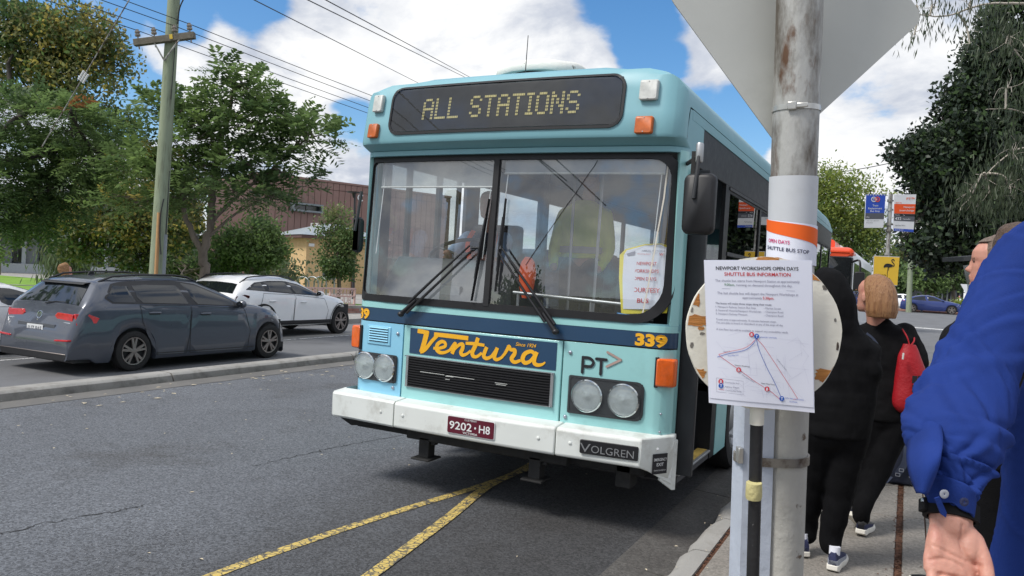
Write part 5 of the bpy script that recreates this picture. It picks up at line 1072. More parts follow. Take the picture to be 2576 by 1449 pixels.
fuse(m, .012, 4, fn=lambda v, n: v + n * (.006 * fbm(v * np.array([1, 1, 1.5]), 18, 39))[:, None]).build('trousers', M['blackknit'], P2, smooth=60, world=True)
worldshoe(P2, w1 - (0, .05, 0), (.15, 1), .06, up='black', mid='navyshoe', L=.26); worldshoe(P2, w2 + (-.01, -.11, 0), (.45, .9), .55, up='black', mid='navyshoe', L=.26)
m = MB(); m.ribbon(smoothpath([WA(2180, 838, -.14), WA(2195, 850, -.145), WA(2208, 866, -.15)], 5), .014, unit(-FWD)); m.build('strap', M['bagstrap'], P2, world=True)
for s in (1,):
    e = chin + rf * (-.052) + ff * .080 + (0, 0, .125); m = MB(); m.ell(e, (.010, .008, .006)); m.build('eye', M['ink'], P2, smooth=60, world=True); m = MB(); m.tube([e + (0, 0, .018) + ff * .006, e + (0, 0, .022) - ff * .012 - rf * .012], .004, 5); m.build('eyebrow', M['hairbrown'], P2, world=True)
RB = thing('drawstring_bag', 'red drawstring bag hanging on the back of the woman in black', 'bag', WA(2296, 1040, -.2))
prof = [(866, 2288, 14), (880, 2289, 19), (900, 2289, 26), (930, 2293, 33), (970, 2296, 41), (1005, 2294, 44), (1025, 2290, 38), (1036, 2288, 26), (1040, 2287, 10)]
rings = []
for y, x, w_ in [tuple(q) for q in smoothpath(prof, 4)]:
    rx = w_ / FPX * WD; dp = min(.075, rx * .62); sh = (y - 866) / 174
    rings.append([WA(x + (0 if y < 1000 else 0), y, -.17) + rt2 * (rx * math.sin(a)) + fw2 * (dp * math.cos(a)) for a in np.linspace(0, 2 * PI, 33)[:-1]])
m = MB(); m.loft(rings); v = np.array(m.v); cen = v.mean(0); dd = v - cen; nn_ = dd / np.linalg.norm(dd, axis=1)[:, None]; v = v + nn_ * (.006 * fbm(v * np.array([2.2, 2.2, .7]), 26, 51))[:, None]; m.v = [tuple(p) for p in v]
m.build('bag', M['redbag'], RB, smooth=60, world=True)
m = MB(); 
for c in ((2296, 955), (2310, 955), (2296, 978), (2311, 978)):
    a = WA(c[0] + 5, c[1], -.255); m.obox(a, rt2 * .015 + fw2 * .004, fw2 * .003, (0, 0, .024))
m.build('printed_panel', M['ink'], RB, world=True)
m = MB(); m.tube([WA(2273, 888, -.24), WA(2271, 904, -.245)], .006, 6); m.build('toggle', M['frost'], RB, world=True)
for a, b_ in (((2288, 868), (2270, 828)), ((2292, 868), (2300, 850))): m = MB(); m.tube(smoothpath([WA(*a, -.16), WA((a[0] + b_[0]) / 2 + 3, (a[1] + b_[1]) / 2, -.15), WA(*b_, -.10)], 4), .005, 6); m.build('cord', M['redbag'], RB, world=True)
# ---- navy backpack on the footpath
bp = atz(2262, 1222, .13); BD = float((bp - CAM) @ FWD); BA = lambda x, y, d=0: at(x, y, BD + d)
BP = thing('backpack', 'navy backpack standing on the footpath behind the blue sleeve', 'backpack', bp)
r0 = np.array([1., .1, 0]); f0 = np.array([-.1, 1., 0]); H_ = .47; m = MB()
m.loft([[bp + r0 * (x * w_) + f0 * (.10 + y * d_) + (0, 0, z) for x, y in [(math.copysign(abs(math.sin(a)) ** .55, math.sin(a)), math.copysign(abs(math.cos(a)) ** .55, math.cos(a))) for a in np.linspace(0, 2 * PI, 29)[:-1]]] for z, w_, d_ in ((0.0, .12, .07), (.02, .15, .10), (.12, .158, .115), (.28, .152, .11), (.40, .135, .09), (.45, .11, .07), (.475, .06, .035))])
m = fuse(m, .010, 3, fn=lambda v, n: v + n * (.006 * fbm(v, 22, 61))[:, None]); m.build('pack', M['navybag'], BP, smooth=60, world=True)
for dx in (.0, .10): 
    m = MB(); m.ribbon(smoothpath([bp + r0 * (dx + .01) + f0 * -.015 + (0, 0, .44), bp + r0 * (dx + .035) + f0 * -.05 + (0, 0, .33), bp + r0 * (dx + .025) + f0 * -.05 + (0, 0, .2), bp + r0 * (dx - .02) + f0 * -.03 + (0, 0, .10)], 6), .05, (0, -1, 0)); st_ = m.build('strap', M['bagstrap'], BP, world=True); md_ = st_.modifiers.new('s', 'SOLIDIFY'); md_.thickness = .012
    for k in (.10, .14): m = MB(); c = bp + r0 * (dx - .02 + (k - .1) * .6) + f0 * -.047 + (0, 0, k); m.loft([[c + np.array([x, -.004, z]) for x, z in roundrect(-.018 + i, .018 - i, -.014 + i, .014 - i, .004, 2)] for i in (0, .005)], True, False); m.build('buckle', M['zinc'], BP, world=True)
m = MB(); m.ribbon(smoothpath([bp + r0 * -.06 + f0 * -.02 + (0, 0, .07), bp + r0 * -.11 + f0 * -.06 + (0, 0, .02), bp + r0 * -.17 + f0 * -.07 + (0, 0, .006)], 5), .022, (0, -.4, .9)); m.build('loose_strap', M['bagstrap'], BP, world=True)
m = MB(); m.obox(bp + r0 * .03 + f0 * -.03 + (0, 0, .40), r0 * .014, f0 * .002, (0, 0, .006)); m.build('badge', M['frost'], BP, world=True)

# ---- man in profile with a dark jacket
MD = 4.0; MA_ = lambda x, y, d=0: at(x, y, MD + d); g = MA_(2490, 800); P3 = thing('person', 'man with short greying hair and stubble in a black jacket, face in profile', 'person', (g[0], g[1], .129))
fm = unit((-.97, .25, -.04)); rm = np.cross(fm, (0, 0, 1)); ch3 = MA_(2498, 722); m = MB(); headmesh(m, ch3, fm, .25); limb(m, [ch3 - fm * .02 + (0, 0, .03), MA_(2505, 790)], [.062, .07]); m.ell(MA_(2505, 950), (.17, .12, .32))
hp3 = MA_(2505, 1110)
for s in (-1, 1): limb(m, [hp3 + fm * s * .09, np.array([hp3[0] + fm[0] * s * .1, hp3[1] + fm[1] * s * .1, .2])], [.085, .05])
fuse(m, .006, 2).build('body', M['skin'], P3, smooth=60, world=True)
m = MB(); headmesh(m, ch3 - fm * .016 + (0, 0, .006), fm, .25, inflate=.012, t0=.40, front=.60, nose=False); headmesh(m, ch3 - fm * .006 + (0, 0, .004), fm, .25, inflate=.008, t0=.80, front=.95, nose=False); m.build('hair', M['hairgrey'], P3, smooth=60, world=True)
e = ch3 + fm * .084 + (0, 0, .130)
for s in (1, -1):
    m = MB(); m.ell(e + rm * s * .034, (.006, .013, .006), 8, 6, [fm, rm, (0, 0, 1)]); m.build('eye', M['ink'], P3, smooth=60, world=True); m = MB(); m.tube([e + rm * s * .018 + fm * .012 + (0, 0, .020), e + rm * s * .052 - fm * .004 + (0, 0, .018)], .005, 5); m.build('eyebrow', M['hairdark'], P3, world=True)
M['stubble'] = mat('stubble', S(150, 128, 116), .8, var=.25, scale=120); m = MB(); m.ell(ch3 + fm * .079 + (0, 0, .066), (.024, .032, .008), 10, 6, [fm, rm, (0, 0, 1)]); m.build('moustache', M['stubble'], P3, smooth=60, world=True)
m = MB(); m.loft([[MA_(2508, y) + np.array([w_ * math.cos(a), dp * math.sin(a), 0]) for a in np.linspace(0, 2 * PI, 25)[:-1]] for y, w_, dp in ((768, .085, .08), (800, .16, .11), (830, .22, .14), (900, .245, .16), (1000, .24, .16), (1100, .23, .155), (1130, .22, .15))]); limb(m, [MA_(2412, 850), MA_(2392, 950, .02), MA_(2412, 1060, -.04), MA_(2440, 1120, -.1)], [.085, .08, .068, .055]); limb(m, [MA_(2600, 850), MA_(2620, 950, .02), MA_(2610, 1080, -.04)], [.085, .08, .06])
fuse(m, .012, 5, fn=lambda v, n: v + n * (.006 * fbm(v * np.array([1, 1, 2.]), 17, 71))[:, None]).build('jacket', M['blackjacket'], P3, smooth=60, world=True)
m = MB()
for s in (-1, 1): q = np.array([hp3[0] + s * .10, hp3[1] + s * -.03, 0]); limb(m, [(q[0], q[1], hp3[2]), (q[0], q[1], .65), (q[0], q[1], .22)], [.125, .09, .068])
m.ell(hp3, (.2, .15, .13)); fuse(m, .013, 4).build('trousers', M['blackknit'], P3, smooth=60, world=True)
for s in (-1, 1): worldshoe(P3, (hp3[0] + s * .10, hp3[1] + s * -.03 - .05, .13), (-.8, .5), 0, up='black', mid='black')

# ---- head of someone between the two men
KD = 2.9; KA = lambda x, y, d=0: at(x, y, KD + d); g = KA(2562, 700); P4 = thing('person', 'person with short brown hair, hidden behind the blue shirt shoulder', 'person', (g[0], g[1], .129)); m = MB(); fk = unit((.3, .95, 0)); c4 = KA(2566, 735); headmesh(m, c4, fk, .235); limb(m, [c4 + (0, 0, .02), KA(2570, 800)], [.06, .065]); m.ell(KA(2575, 960), (.16, .11, .3)); h4 = KA(2575, 1150)
for s in (-1, 1): limb(m, [h4 + (s * .08, 0, 0), (h4[0] + s * .09, h4[1], .22)], [.08, .05])
fuse(m, .009, 2).build('body', M['skin'], P4, smooth=60, world=True)
m = MB(); headmesh(m, c4 - fk * .008 + (0, 0, .006), fk, .24, inflate=.014, t0=.40, front=.88, nose=False); fuse(m, .007, 2, fn=lambda v, n: v + n * (.003 * fbm(v * np.array([3, 3, 1.]), 60, 75))[:, None]).build('hair', M['hairdark'], P4, smooth=60, world=True)
m = MB(); m.loft([[KA(2580, y) + np.array([w_ * math.cos(a), dp * math.sin(a), 0]) for a in np.linspace(0, 2 * PI, 25)[:-1]] for y, w_, dp in ((790, .08, .08), (815, .16, .1), (850, .21, .13), (1000, .21, .15), (1180, .2, .15))]); fuse(m, .014, 4).build('jumper', M['blackcloth'], P4, smooth=60, world=True)
m = MB()
for s in (-1, 1): limb(m, [(h4[0] + s * .09, h4[1], h4[2]), (h4[0] + s * .1, h4[1], .6), (h4[0] + s * .1, h4[1], .22)], [.12, .085, .065])
fuse(m, .014, 4).build('trousers', M['blackknit'], P4, smooth=60, world=True)
for s in (-1, 1): worldshoe(P4, (h4[0] + s * .10, h4[1] - .05, .13), (.2, 1), 0, up='black', mid='black')

# ---- man in the royal blue work shirt, close on the right, walking away
g = at(2640, 1100, 1.42); P5 = thing('person', 'man in royal blue work shirt, arm and hand close to the camera', 'person', (g[0], g[1], .129))
ND = 1.16; BL = lambda x, y, d: at(x, y, d); px = lambda d: d / FPX
# body core: neck, torso, legs to the ground, forearm and hand in one surface
wr = BL(2392, 1300, ND); hd_ = unit(unit(BL(2391, 1440, ND) - wr) + unit(CAM - wr) * .50); hr_ = unit(RT - hd_ * (RT @ hd_)); hn = np.cross(hr_, hd_); hn = hn if hn @ FWD < 0 else -hn
HS = .90
def HP(a, b_, c_): return wr + (hd_ * a + hr_ * b_ + hn * c_) * HS            # along fingers, towards thumb, towards the camera
def handparts(m, HP, hd_, hr_, hn, HS):
    rg = []
    for a, w_, t_, sh in ((-.005, .028, .021, 0), (.02, .034, .020, .001), (.05, .041, .018, .001), (.075, .043, .016, 0), (.095, .041, .014, -.001)):
        rg.append([HP(a, sh + w_ * math.copysign(abs(math.cos(q)) ** .8, math.cos(q)), t_ * math.sin(q)) for q in np.linspace(0, 2 * PI, 17)[:-1]])
    m.loft(rg)
    m.ell(HP(.040, .024, .011), (.028, .016, .014), 12, 8, [hd_, hr_, hn]); m.ell(HP(.052, -.026, .008), (.030, .012, .010), 12, 8, [hd_, hr_, hn])
    for b_, L_, cu in ((.030, .078, .75), (.0105, .086, .85), (-.0095, .080, 1.0), (-.029, .064, 1.15)):          # index to little finger
        p = HP(.092, b_, 0); pts = [HP(.075, b_ * .97, 0), p]; ang = .25
        for k, fr in enumerate((.46, .30, .24)):
            p = p + (hd_ * math.cos(ang) + hn * math.sin(ang) + hr_ * (b_ * .9)) * L_ * fr * HS; pts.append(p); ang += cu * .62
        limb(m, pts, [.0084, .0084, .0080, .0074, .0062], 10)
    limb(m, [HP(.030, .032, .010), HP(.055, .042, .016), HP(.085, .048, .018), HP(.110, .046, .018)], [.0125, .0112, .0100, .0078], 10)
m = MB()
limb(m, [BL(2410, 1140, 1.20), wr - hd_ * .02, wr + hd_ * .012], [.032, .030, .029]); handparts(m, HP, hd_, hr_, hn, HS)
RH, FH = unit((RT[0], RT[1], 0)), unit((FWD[0], FWD[1], 0)); SHC = BL(2642, 600, 1.42) + RH * .21
wr2 = SHC + RH * .235 + FH * .06 + (0, 0, -.60); hd2, hr2 = np.array([0, 0, -1.]), -FH; hn2 = -RH
handparts(m, lambda a, b_, c_: wr2 + (hd2 * a + hr2 * b_ + hn2 * c_) * HS, hd2, hr2, hn2, HS)
def crease(v, n):
    q = (v - wr) / HS; a, b_, c_ = q @ hd_, q @ hr_, q @ hn; d = np.zeros(len(v))
    for P in ([(.080, -.036), (.074, -.015), (.080, .012), (.090, .022)], [(.058, -.034), (.064, -.01), (.070, .018), (.072, .036)], [(.074, .036), (.064, .016), (.045, .006), (.018, .004)], [(.006, -.024), (.004, .0), (.006, .022)]):
        for x, y in smoothpath([(p[0], p[1]) for p in P], 14): d = np.maximum(d, np.exp(-((a - x) ** 2 + (b_ - y) ** 2) / .0021 ** 2))
    return v - n * (d * (c_ > 0) * .0022)[:, None] + n * (.0007 * fbm(v, 130, 5))[:, None]
hand = fuse(m, .0026, 3, fn=crease); nv = len(hand.v)
limb(core0 := MB(), [SHC + RH * .16, SHC + RH * .215 + (0, 0, -.30), wr2 + (0, 0, .02)], [.035, .032, .028])
core = MB(); core.add(core0.v, core0.f); T0 = BL(2600, 640, 1.42) + np.array([RT[0], RT[1], 0]) * .21; core.ell(T0 + (0.03, 0, -.40), (.12, .06, .38)); limb(core, [T0 + (0, 0, -.05), T0 + (0.02, .05, .14)], [.065, .06]); headmesh(core, T0 + (0.02, .06, .13), unit((0, 1, 0)), .235)
for s in (-1, 1): limb(core, [(T0[0] + .05 + s * .09, T0[1], 1.0), (T0[0] + .05 + s * .1, T0[1], .6), (T0[0] + .05 + s * .1, T0[1], .2)], [.09, .07, .05])
limb(core, [T0 + (0, 0, -.12), BL(2580, 690, 1.40), BL(2520, 800, 1.37), BL(2462, 960, 1.30), BL(2420, 1120, 1.21)], [.05, .032, .032, .032, .03])
core = fuse(core, .016, 2); hand.add(core.v, core.f); hand.build('body', M['skin'], P5, smooth=60, world=True)
# nails and watch
sv = [((2720, 560), (60, 1.44), 0), ((2655, 600), (84, 1.42), 0), ((2600, 650), (86, 1.40), 0), ((2550, 720), (82, 1.39), 0), ((2518, 800), (90, 1.37), 0), ((2472, 905), (88, 1.33), 0), ((2428, 1020), (103, 1.28), 0), ((2396, 1100), (113, 1.22), 0), ((2386, 1160), (92, 1.19), 0), ((2386, 1212), (66, 1.17), 0), ((2388, 1262), (49, 1.16), 0), ((2391, 1290), (42, 1.155), 0)]
cen_ = smoothpath([(*c, w_, d) for c, (w_, d), _ in sv], 14); ringsS = []
axu = unit(BL(2391, 1290, 1.155) - BL(2520, 790, 1.37))
for i, (x, y, w_, d) in enumerate(cen_):
    c = BL(x, y, d); r_ = w_ * px(d); t = i / (len(cen_) - 1); sdv = unit(RT - axu * (RT @ axu)); dpv = np.cross(sdv, axu); ring = []
    for j in range(110):
        a = 2 * PI * j / 110; ring.append(c + sdv * r_ * math.cos(a) + dpv * r_ * .72 * math.sin(a))
    ringsS.append(ring)
def wrinkle(rings, closed, amp, seed=1, n=34, bunch=.62):
    """cloth folds: each is a creased line across the sleeve with a ridge beside it, gathered where the arm bends"""
    A = np.array(rings); sh = A.shape; c = A.mean(1, keepdims=True); nn = A - c; rad = np.linalg.norm(nn, axis=2, keepdims=True); nn /= rad; r_ = np.random.default_rng(seed)
    per = float(rad.mean()) * 2 * PI; Lg = float(np.linalg.norm(np.diff(A.mean(1), axis=0), axis=1).sum()); u = np.arange(sh[1])[None, :] / sh[1] * per; v = np.linspace(0, 1, sh[0])[:, None] * Lg; D = np.zeros(sh[:2])
    for _ in range(n):
        v0 = Lg * (r_.normal(bunch, .16) if r_.random() < .6 else r_.uniform(0, 1)); u0 = r_.uniform(0, per); near = math.exp(-((v0 / Lg - bunch) / .2) ** 2); a = r_.choice([-1, 1]) * (r_.uniform(.2, .75) if r_.random() < .35 + .5 * near else r_.uniform(.8, 1.35)); ln = r_.uniform(.04, .13); wd = r_.uniform(.003, .0075); k = r_.uniform(.35, 1.0) * wd / .009
        du = (u - u0 + per / 2) % per - per / 2; dv = v - v0; s_ = du * math.cos(a) + dv * math.sin(a); t = -du * math.sin(a) + dv * math.cos(a) + .25 * s_ * s_ / ln * r_.uniform(-1, 1)
        D += k * np.exp(-(s_ / ln) ** 2) * (np.exp(-((t - 1.5 * wd) / (1.3 * wd)) ** 2) - .9 * np.exp(-(t / wd) ** 2))
    D += .22 * fbm(A.reshape(-1, 3), 11, seed, 2).reshape(sh[:2]); e = np.linspace(0, 1, sh[0])[:, None]
    return (A + nn * (D * amp)[:, :, None]).tolist()
m = MB(); m.loft(wrinkle(ringsS, True, .0085, 4, 80), True, False); SH = m.build('shirt_sleeve', M['royal'], P5, smooth=70, world=True); so_ = SH.modifiers.new('s', 'SOLIDIFY'); so_.thickness = .0022; so_.offset = -1
# open cuff flap hanging to the left, placket, buttons
fl = smoothpath([(2304, 1060, 1.235, 0), (2285, 1130, 1.195, 0), (2290, 1190, 1.155, 0), (2310, 1240, 1.14, 0)], 6); ir = smoothpath([(2362, 1050, 1.20, 0), (2372, 1105, 1.155, 0), (2366, 1152, 1.115, 0), (2330, 1243, 1.122, 0)], 6)
rows_ = [[BL(a[0] + (b_[0] - a[0]) * t, a[1] + (b_[1] - a[1]) * t, a[2] + (b_[2] - a[2]) * t - .016 * math.sin(PI * t)) for t in np.linspace(0, 1, 9)] for a, b_ in zip(fl, ir)]
m = MB(); m.loft(rows_, False, False); fo = m.build('cuff_flap', M['royal'], P5, smooth=70, world=True); so_ = fo.modifiers.new('s', 'SOLIDIFY'); so_.thickness = .003
M['royalin'] = mat('sleeve_lining_shadow_side', S(24, 44, 120), .95, var=.1, bump=.4, bscale=420)
cuff = []
for (x, y, w_, d) in smoothpath([(2386, 1225, 56, 1.155), (2390, 1262, 50, 1.152), (2394, 1288, 45, 1.15)], 5):
    c = BL(x, y, d); r_ = w_ * px(d); cuff.append([c + sdv * r_ * math.cos(a) + dpv * r_ * .78 * math.sin(a) for a in np.linspace(0, 2 * PI, 41)[:-1]])
m = MB(); m.loft(wrinkle(cuff, True, .003, 2, 8), True, False); cf = m.build('cuff', M['royal'], P5, smooth=70, world=True); so_ = cf.modifiers.new('s', 'SOLIDIFY'); so_.thickness = .004
m = MB(); m.prism([BL(2352, 1254, 1.108), BL(2364, 1250, 1.106), BL(2382, 1290, 1.108), BL(2380, 1302, 1.110), BL(2368, 1294, 1.11)], FWD * .003); m.build('cuff_tab', M['royal'], P5, world=True)
for x, y in ((2374, 1242), (2424, 1262)): m = MB(); m.lathe([(.006, 0), (.0065, .002), (.004, .003), (.001, .002)], BL(x, y, 1.106 if x < 2400 else 1.118), -FWD, 14); m.build('button', M['navyshoe'] if x > 2400 else M['greyshoe'], P5, smooth=50, world=True)
M['watchstrap'] = mat('black_watch_strap', (.006, .006, .007), .7, var=.2, spec=.15)
m = MB(); wc = wr - hd_ * .008; m.loft([[wc + hd_ * (.012 * k) + hr_ * (.036 + o_) * math.cos(a) + hn * (.029 + o_) * math.sin(a) for a in np.linspace(0, 2 * PI, 37)[:-1]] for k, o_ in ((-1, -.003), (-1, .003), (1, .003), (1, -.003))], True, False); W_ = m.build('watch', M['watchstrap'], P5, smooth=40, world=True)
m = MB(); m.obox(wc - hr_ * .040, hd_ * .010, hr_ * .004, hn * .009); m.build('watch_case', M['watchstrap'], W_, bevel=.002, world=True); m = MB(); m.obox(wc - hr_ * .0445 - hd_ * .005 + hn * .006, hd_ * .0025, hr_ * .001, hn * .0025); m.build('watch_pusher', M['chrome'], W_, world=True)
# shirt body: back panel and tail to the right
tp = smoothpath([(2608, 650, 1.40, 40), (2590, 780, 1.42, 60), (2568, 930, 1.42, 60), (2526, 1040, 1.42, 90), (2511, 1134, 1.42, 100), (2497, 1258, 1.42, 110), (2480, 1365, 1.42, 125), (2464, 1450, 1.42, 140), (2456, 1520, 1.42, 150), (2455, 1600, 1.42, 150)], 12); rings = []
for x, y, d, _ in tp:
    le = BL(x + 34, y, d); ring = []
    for j in range(160):
        a = 2 * PI * j / 160; ring.append(le + np.array([RT[0], RT[1], 0]) * (.21 - .21 * math.cos(a)) + np.array([FWD[0], FWD[1], 0]) * (.11 * math.sin(a)))
    rings.append(ring)
top_ = []
for dz, hw_, dp_ in ((.145, .062, .062), (.10, .072, .070), (.075, .105, .082), (.05, .155, .095), (.02, .19, .105)):
    top_.append([SHC + (0, 0, dz - .03) + RH * (-hw_ * math.cos(2 * PI * j / 160)) + FH * (dp_ * math.sin(2 * PI * j / 160)) for j in range(160)])
rings = top_ + rings
m = MB(); m.loft(wrinkle(rings, True, .0075, 9, 60, .5), True, True); m.build('shirt_body', M['royal'], P5, smooth=70, world=True)
m = MB()
for s in (-1, 1): limb(m, [(T0[0] + .05 + s * .09, T0[1], 1.05), (T0[0] + .05 + s * .1, T0[1], .6), (T0[0] + .05 + s * .1, T0[1], .22)], [.13, .09, .07])
fuse(m, .014, 4).build('trousers', M['navybag'], P5, smooth=60, world=True)
for s in (-1, 1): worldshoe(P5, (T0[0] + .05 + s * .10, T0[1] - .06, .13), (0, 1), 0, up='black', mid='black')
m = MB(); headmesh(m, T0 + (0.02, .050, .136), unit((0, 1, 0)), .24, inflate=.012, t0=.26, front=.25, nose=False); headmesh(m, T0 + (0.02, .05, .136), unit((0, 1, 0)), .24, inflate=.012, t0=.6, front=.85, nose=False); m.build('hair', M['hairdark'], P5, smooth=60, world=True)
ra = [tuple(q) for q in smoothpath([(0, .15, .085), (.06, .20, .088), (.30, .225, .075), (.40, .235, .066), (.54, .24, .052), (.57, .24, .046)], 8)]; rr3 = []
for dz, ox, r_ in ra: rr3.append([SHC + RH * (ox + r_ * math.cos(a)) + FH * (.02 + .07 * dz + r_ * .85 * math.sin(a)) + (0, 0, .02 - dz) for a in np.linspace(0, 2 * PI, 65)[:-1]])
m = MB(); m.loft(wrinkle(rr3, True, .008, 12, 50, .55), True, False); m.build('shirt_sleeve', M['royal'], P5, smooth=70, world=True)
# ---- bus driver and standing passenger (in bus coordinates turned to the world)
BM = chain(BUS)
def W3(x, y, z): return np.array(BM @ Vector((x, y, z)))
P6 = thing('person', 'bus driver in light blue shirt and dark vest with orange braid behind the steering wheel', 'person', W3(-.83, 1.25, 1.38)); m = MB(); headmesh(m, W3(-.80, 1.22, 2.19), unit((.1, -1, -.05)), .235); limb(m, [W3(-.80, 1.26, 2.2), W3(-.80, 1.28, 2.08)], [.058, .065]); m.ell(W3(-.82, 1.3, 1.8), (.17, .11, .3))
for s in (-1, 1): limb(m, [W3(-.82 + s * .2, 1.25, 2.0), W3(-.82 + s * .27, 1.05, 1.80), W3(-.82 + s * .16, .86, 1.83)], [.05, .045, .038]); m.ell(W3(-.82 + s * .14, .82, 1.85), (.04, .05, .03)); limb(m, [W3(-.82 + s * .1, 1.3, 1.48), W3(-.82 + s * .13, .95, 1.5), W3(-.82 + s * .13, .9, 1.1)], [.09, .075, .05])
fuse(m, .010, 3).build('body', M['skin'], P6, smooth=60, world=True)
m = MB(); m.ell(W3(-.82, 1.3, 1.80), (.20, .14, .30))
for s in (-1, 1): limb(m, [W3(-.82 + s * .19, 1.25, 2.0), W3(-.82 + s * .27, 1.06, 1.82)], [.075, .062])
fuse(m, .012, 4).build('shirt', M['lightblue'], P6, smooth=60, world=True)
m = MB(); m.ell(W3(-.82, 1.295, 1.82), (.195, .155, .285)); m.build('vest', M['navybag'], P6, smooth=60, world=True)
for s in (-1, 1): m = MB(); m.ribbon(smoothpath([W3(-.82 + s * .11, 1.20, 2.075), W3(-.82 + s * .14, 1.15, 1.95), W3(-.82 + s * .09, 1.125, 1.80)], 5), .05, (0, -1, .2)); m.build('orange_braid', M['orangevest'], P6, world=True)
m = MB(); headmesh(m, W3(-.80, 1.225, 2.19), unit((.1, -1, 0)), .24, inflate=.010, t0=.55, front=.8, nose=False); m.build('hair', M['hairgrey'], P6, smooth=60, world=True)
P7 = thing('person', 'passenger standing inside the bus in a lime hi-vis jacket and black trousers', 'person', W3(-.07, 1.75, .90)); m = MB(); headmesh(m, W3(-.04, 1.73, 2.50), unit((.8, .6, 0)), .235); limb(m, [W3(-.04, 1.75, 2.5), W3(-.05, 1.75, 2.36)], [.058, .065]); m.ell(W3(-.07, 1.75, 2.05), (.17, .11, .33))
for s in (-1, 1): limb(m, [W3(-.07 + s * .09, 1.75, 1.75), W3(-.07 + s * .1, 1.75, .98)], [.085, .055]); limb(m, [W3(-.07 + s * .22, 1.75, 2.28), W3(-.07 + s * .26, 1.72, 1.98), W3(-.07 + s * .22, 1.6, 1.78)], [.05, .045, .038])
fuse(m, .013, 3).build('body', M['skin'], P7, smooth=60, world=True)
m = MB(); m.loft([[W3(-.07 + w_ * math.cos(a), 1.75 + dp * math.sin(a), z) for a in np.linspace(0, 2 * PI, 21)[:-1]] for z, w_, dp in ((1.88, .205, .14), (2.0, .20, .13), (2.25, .225, .13), (2.36, .17, .11), (2.42, .08, .08))])
for s in (-1, 1): limb(m, [W3(-.07 + s * .2, 1.75, 2.28), W3(-.07 + s * .27, 1.72, 1.98), W3(-.07 + s * .23, 1.62, 1.80)], [.07, .058, .045])
fuse(m, .013, 3, fn=lambda v, n: v + n * (.006 * fbm(v, 18, 91))[:, None]).build('hi_vis_jacket', M['limevest'], P7, smooth=60, world=True)
m = MB(); m.loft([[W3(-.07 + .222 * math.cos(a), 1.75 + .155 * math.sin(a), z) for a in np.linspace(0, 2 * PI, 21)[:-1]] for z in (1.925, 1.985)], True, False); m.build('reflective_band', M['greyshoe'], P7, smooth=60, world=True)
m = MB()
for s in (-1, 1): limb(m, [W3(-.07 + s * .1, 1.75, 1.78), W3(-.07 + s * .11, 1.75, 1.35), W3(-.07 + s * .1, 1.75, .96)], [.12, .09, .07])
fuse(m, .014, 4).build('trousers', M['blackknit'], P7, smooth=60, world=True)
m = MB(); headmesh(m, W3(-.045, 1.725, 2.50), unit((.8, .6, 0)), .24, inflate=.012, t0=.45, front=.8, nose=False); m.build('hair', M['hairdark'], P7, smooth=60, world=True)
VS = thing('hi_vis_vest', 'orange hi-vis vest hanging from the rail inside the bus windscreen', 'vest', W3(.03, .38, 1.55)); m = MB(); m.loft([[W3(.01 + w_ * math.cos(a), .44 + .04 * math.sin(a), z) for a in np.linspace(0, 2 * PI, 15)[:-1]] for z, w_ in ((1.52, .03), (1.6, .06), (1.72, .075), (1.80, .055), (1.84, .02))]); m.build('vest', M['orangevest'], VS, smooth=60, world=True)  # unidentified orange patch behind the glass, given the form of a hanging vest
# ---- person across the road
q = at(165, 700, 14.6); P8 = thing('person', 'person with dark blond hair in lemon top behind the grey wagon', 'person', (q[0], q[1], .0)); FA = lambda x, y, d=0: at(x, y, 14.6 + d); m = MB(); zc = FA(170, 700)[2]; q = FA(166, 700); headmesh(m, (q[0], q[1], zc + .02), unit((.5, .9, 0)), .23); limb(m, [(q[0], q[1], zc + .05), (q[0], q[1], zc - .05)], [.055, .06]); m.ell((q[0], q[1], zc - .36), (.16, .1, .3))
for s in (-1, 1): limb(m, [(q[0] + s * .08, q[1], zc - .6), (q[0] + s * .09, q[1], .1)], [.08, .05])
fuse(m, .014, 2).build('body', M['skin'], P8, smooth=60, world=True)
m = MB(); headmesh(m, (q[0] - .01, q[1] - .012, zc + .0), unit((.5, .9, 0)), .27, inflate=.012, t0=.12, front=.6, nose=False); fuse(m, .010, 2, fn=lambda v, n: v + n * (.010 * fbm(v, 45, 81))[:, None]).build('hair', M['hairblond'], P8, smooth=60, world=True)
m = MB(); m.loft([[(q[0] - .03 + w_ * math.cos(a), q[1] + dp * math.sin(a), zc + dz) for a in np.linspace(0, 2 * PI, 21)[:-1]] for dz, w_, dp in ((-.64, .18, .13), (-.4, .2, .14), (-.12, .2, .13), (-.03, .14, .1), (.0, .07, .07))]); fuse(m, .014, 3).build('top', M['lemon'], P8, smooth=60, world=True)
m = MB()
for s in (-1, 1): limb(m, [(q[0] + s * .09, q[1], zc - .6), (q[0] + s * .09, q[1], .1)], [.11, .065])
fuse(m, .016, 3).build('trousers', M['navybag'], P8, smooth=60, world=True)
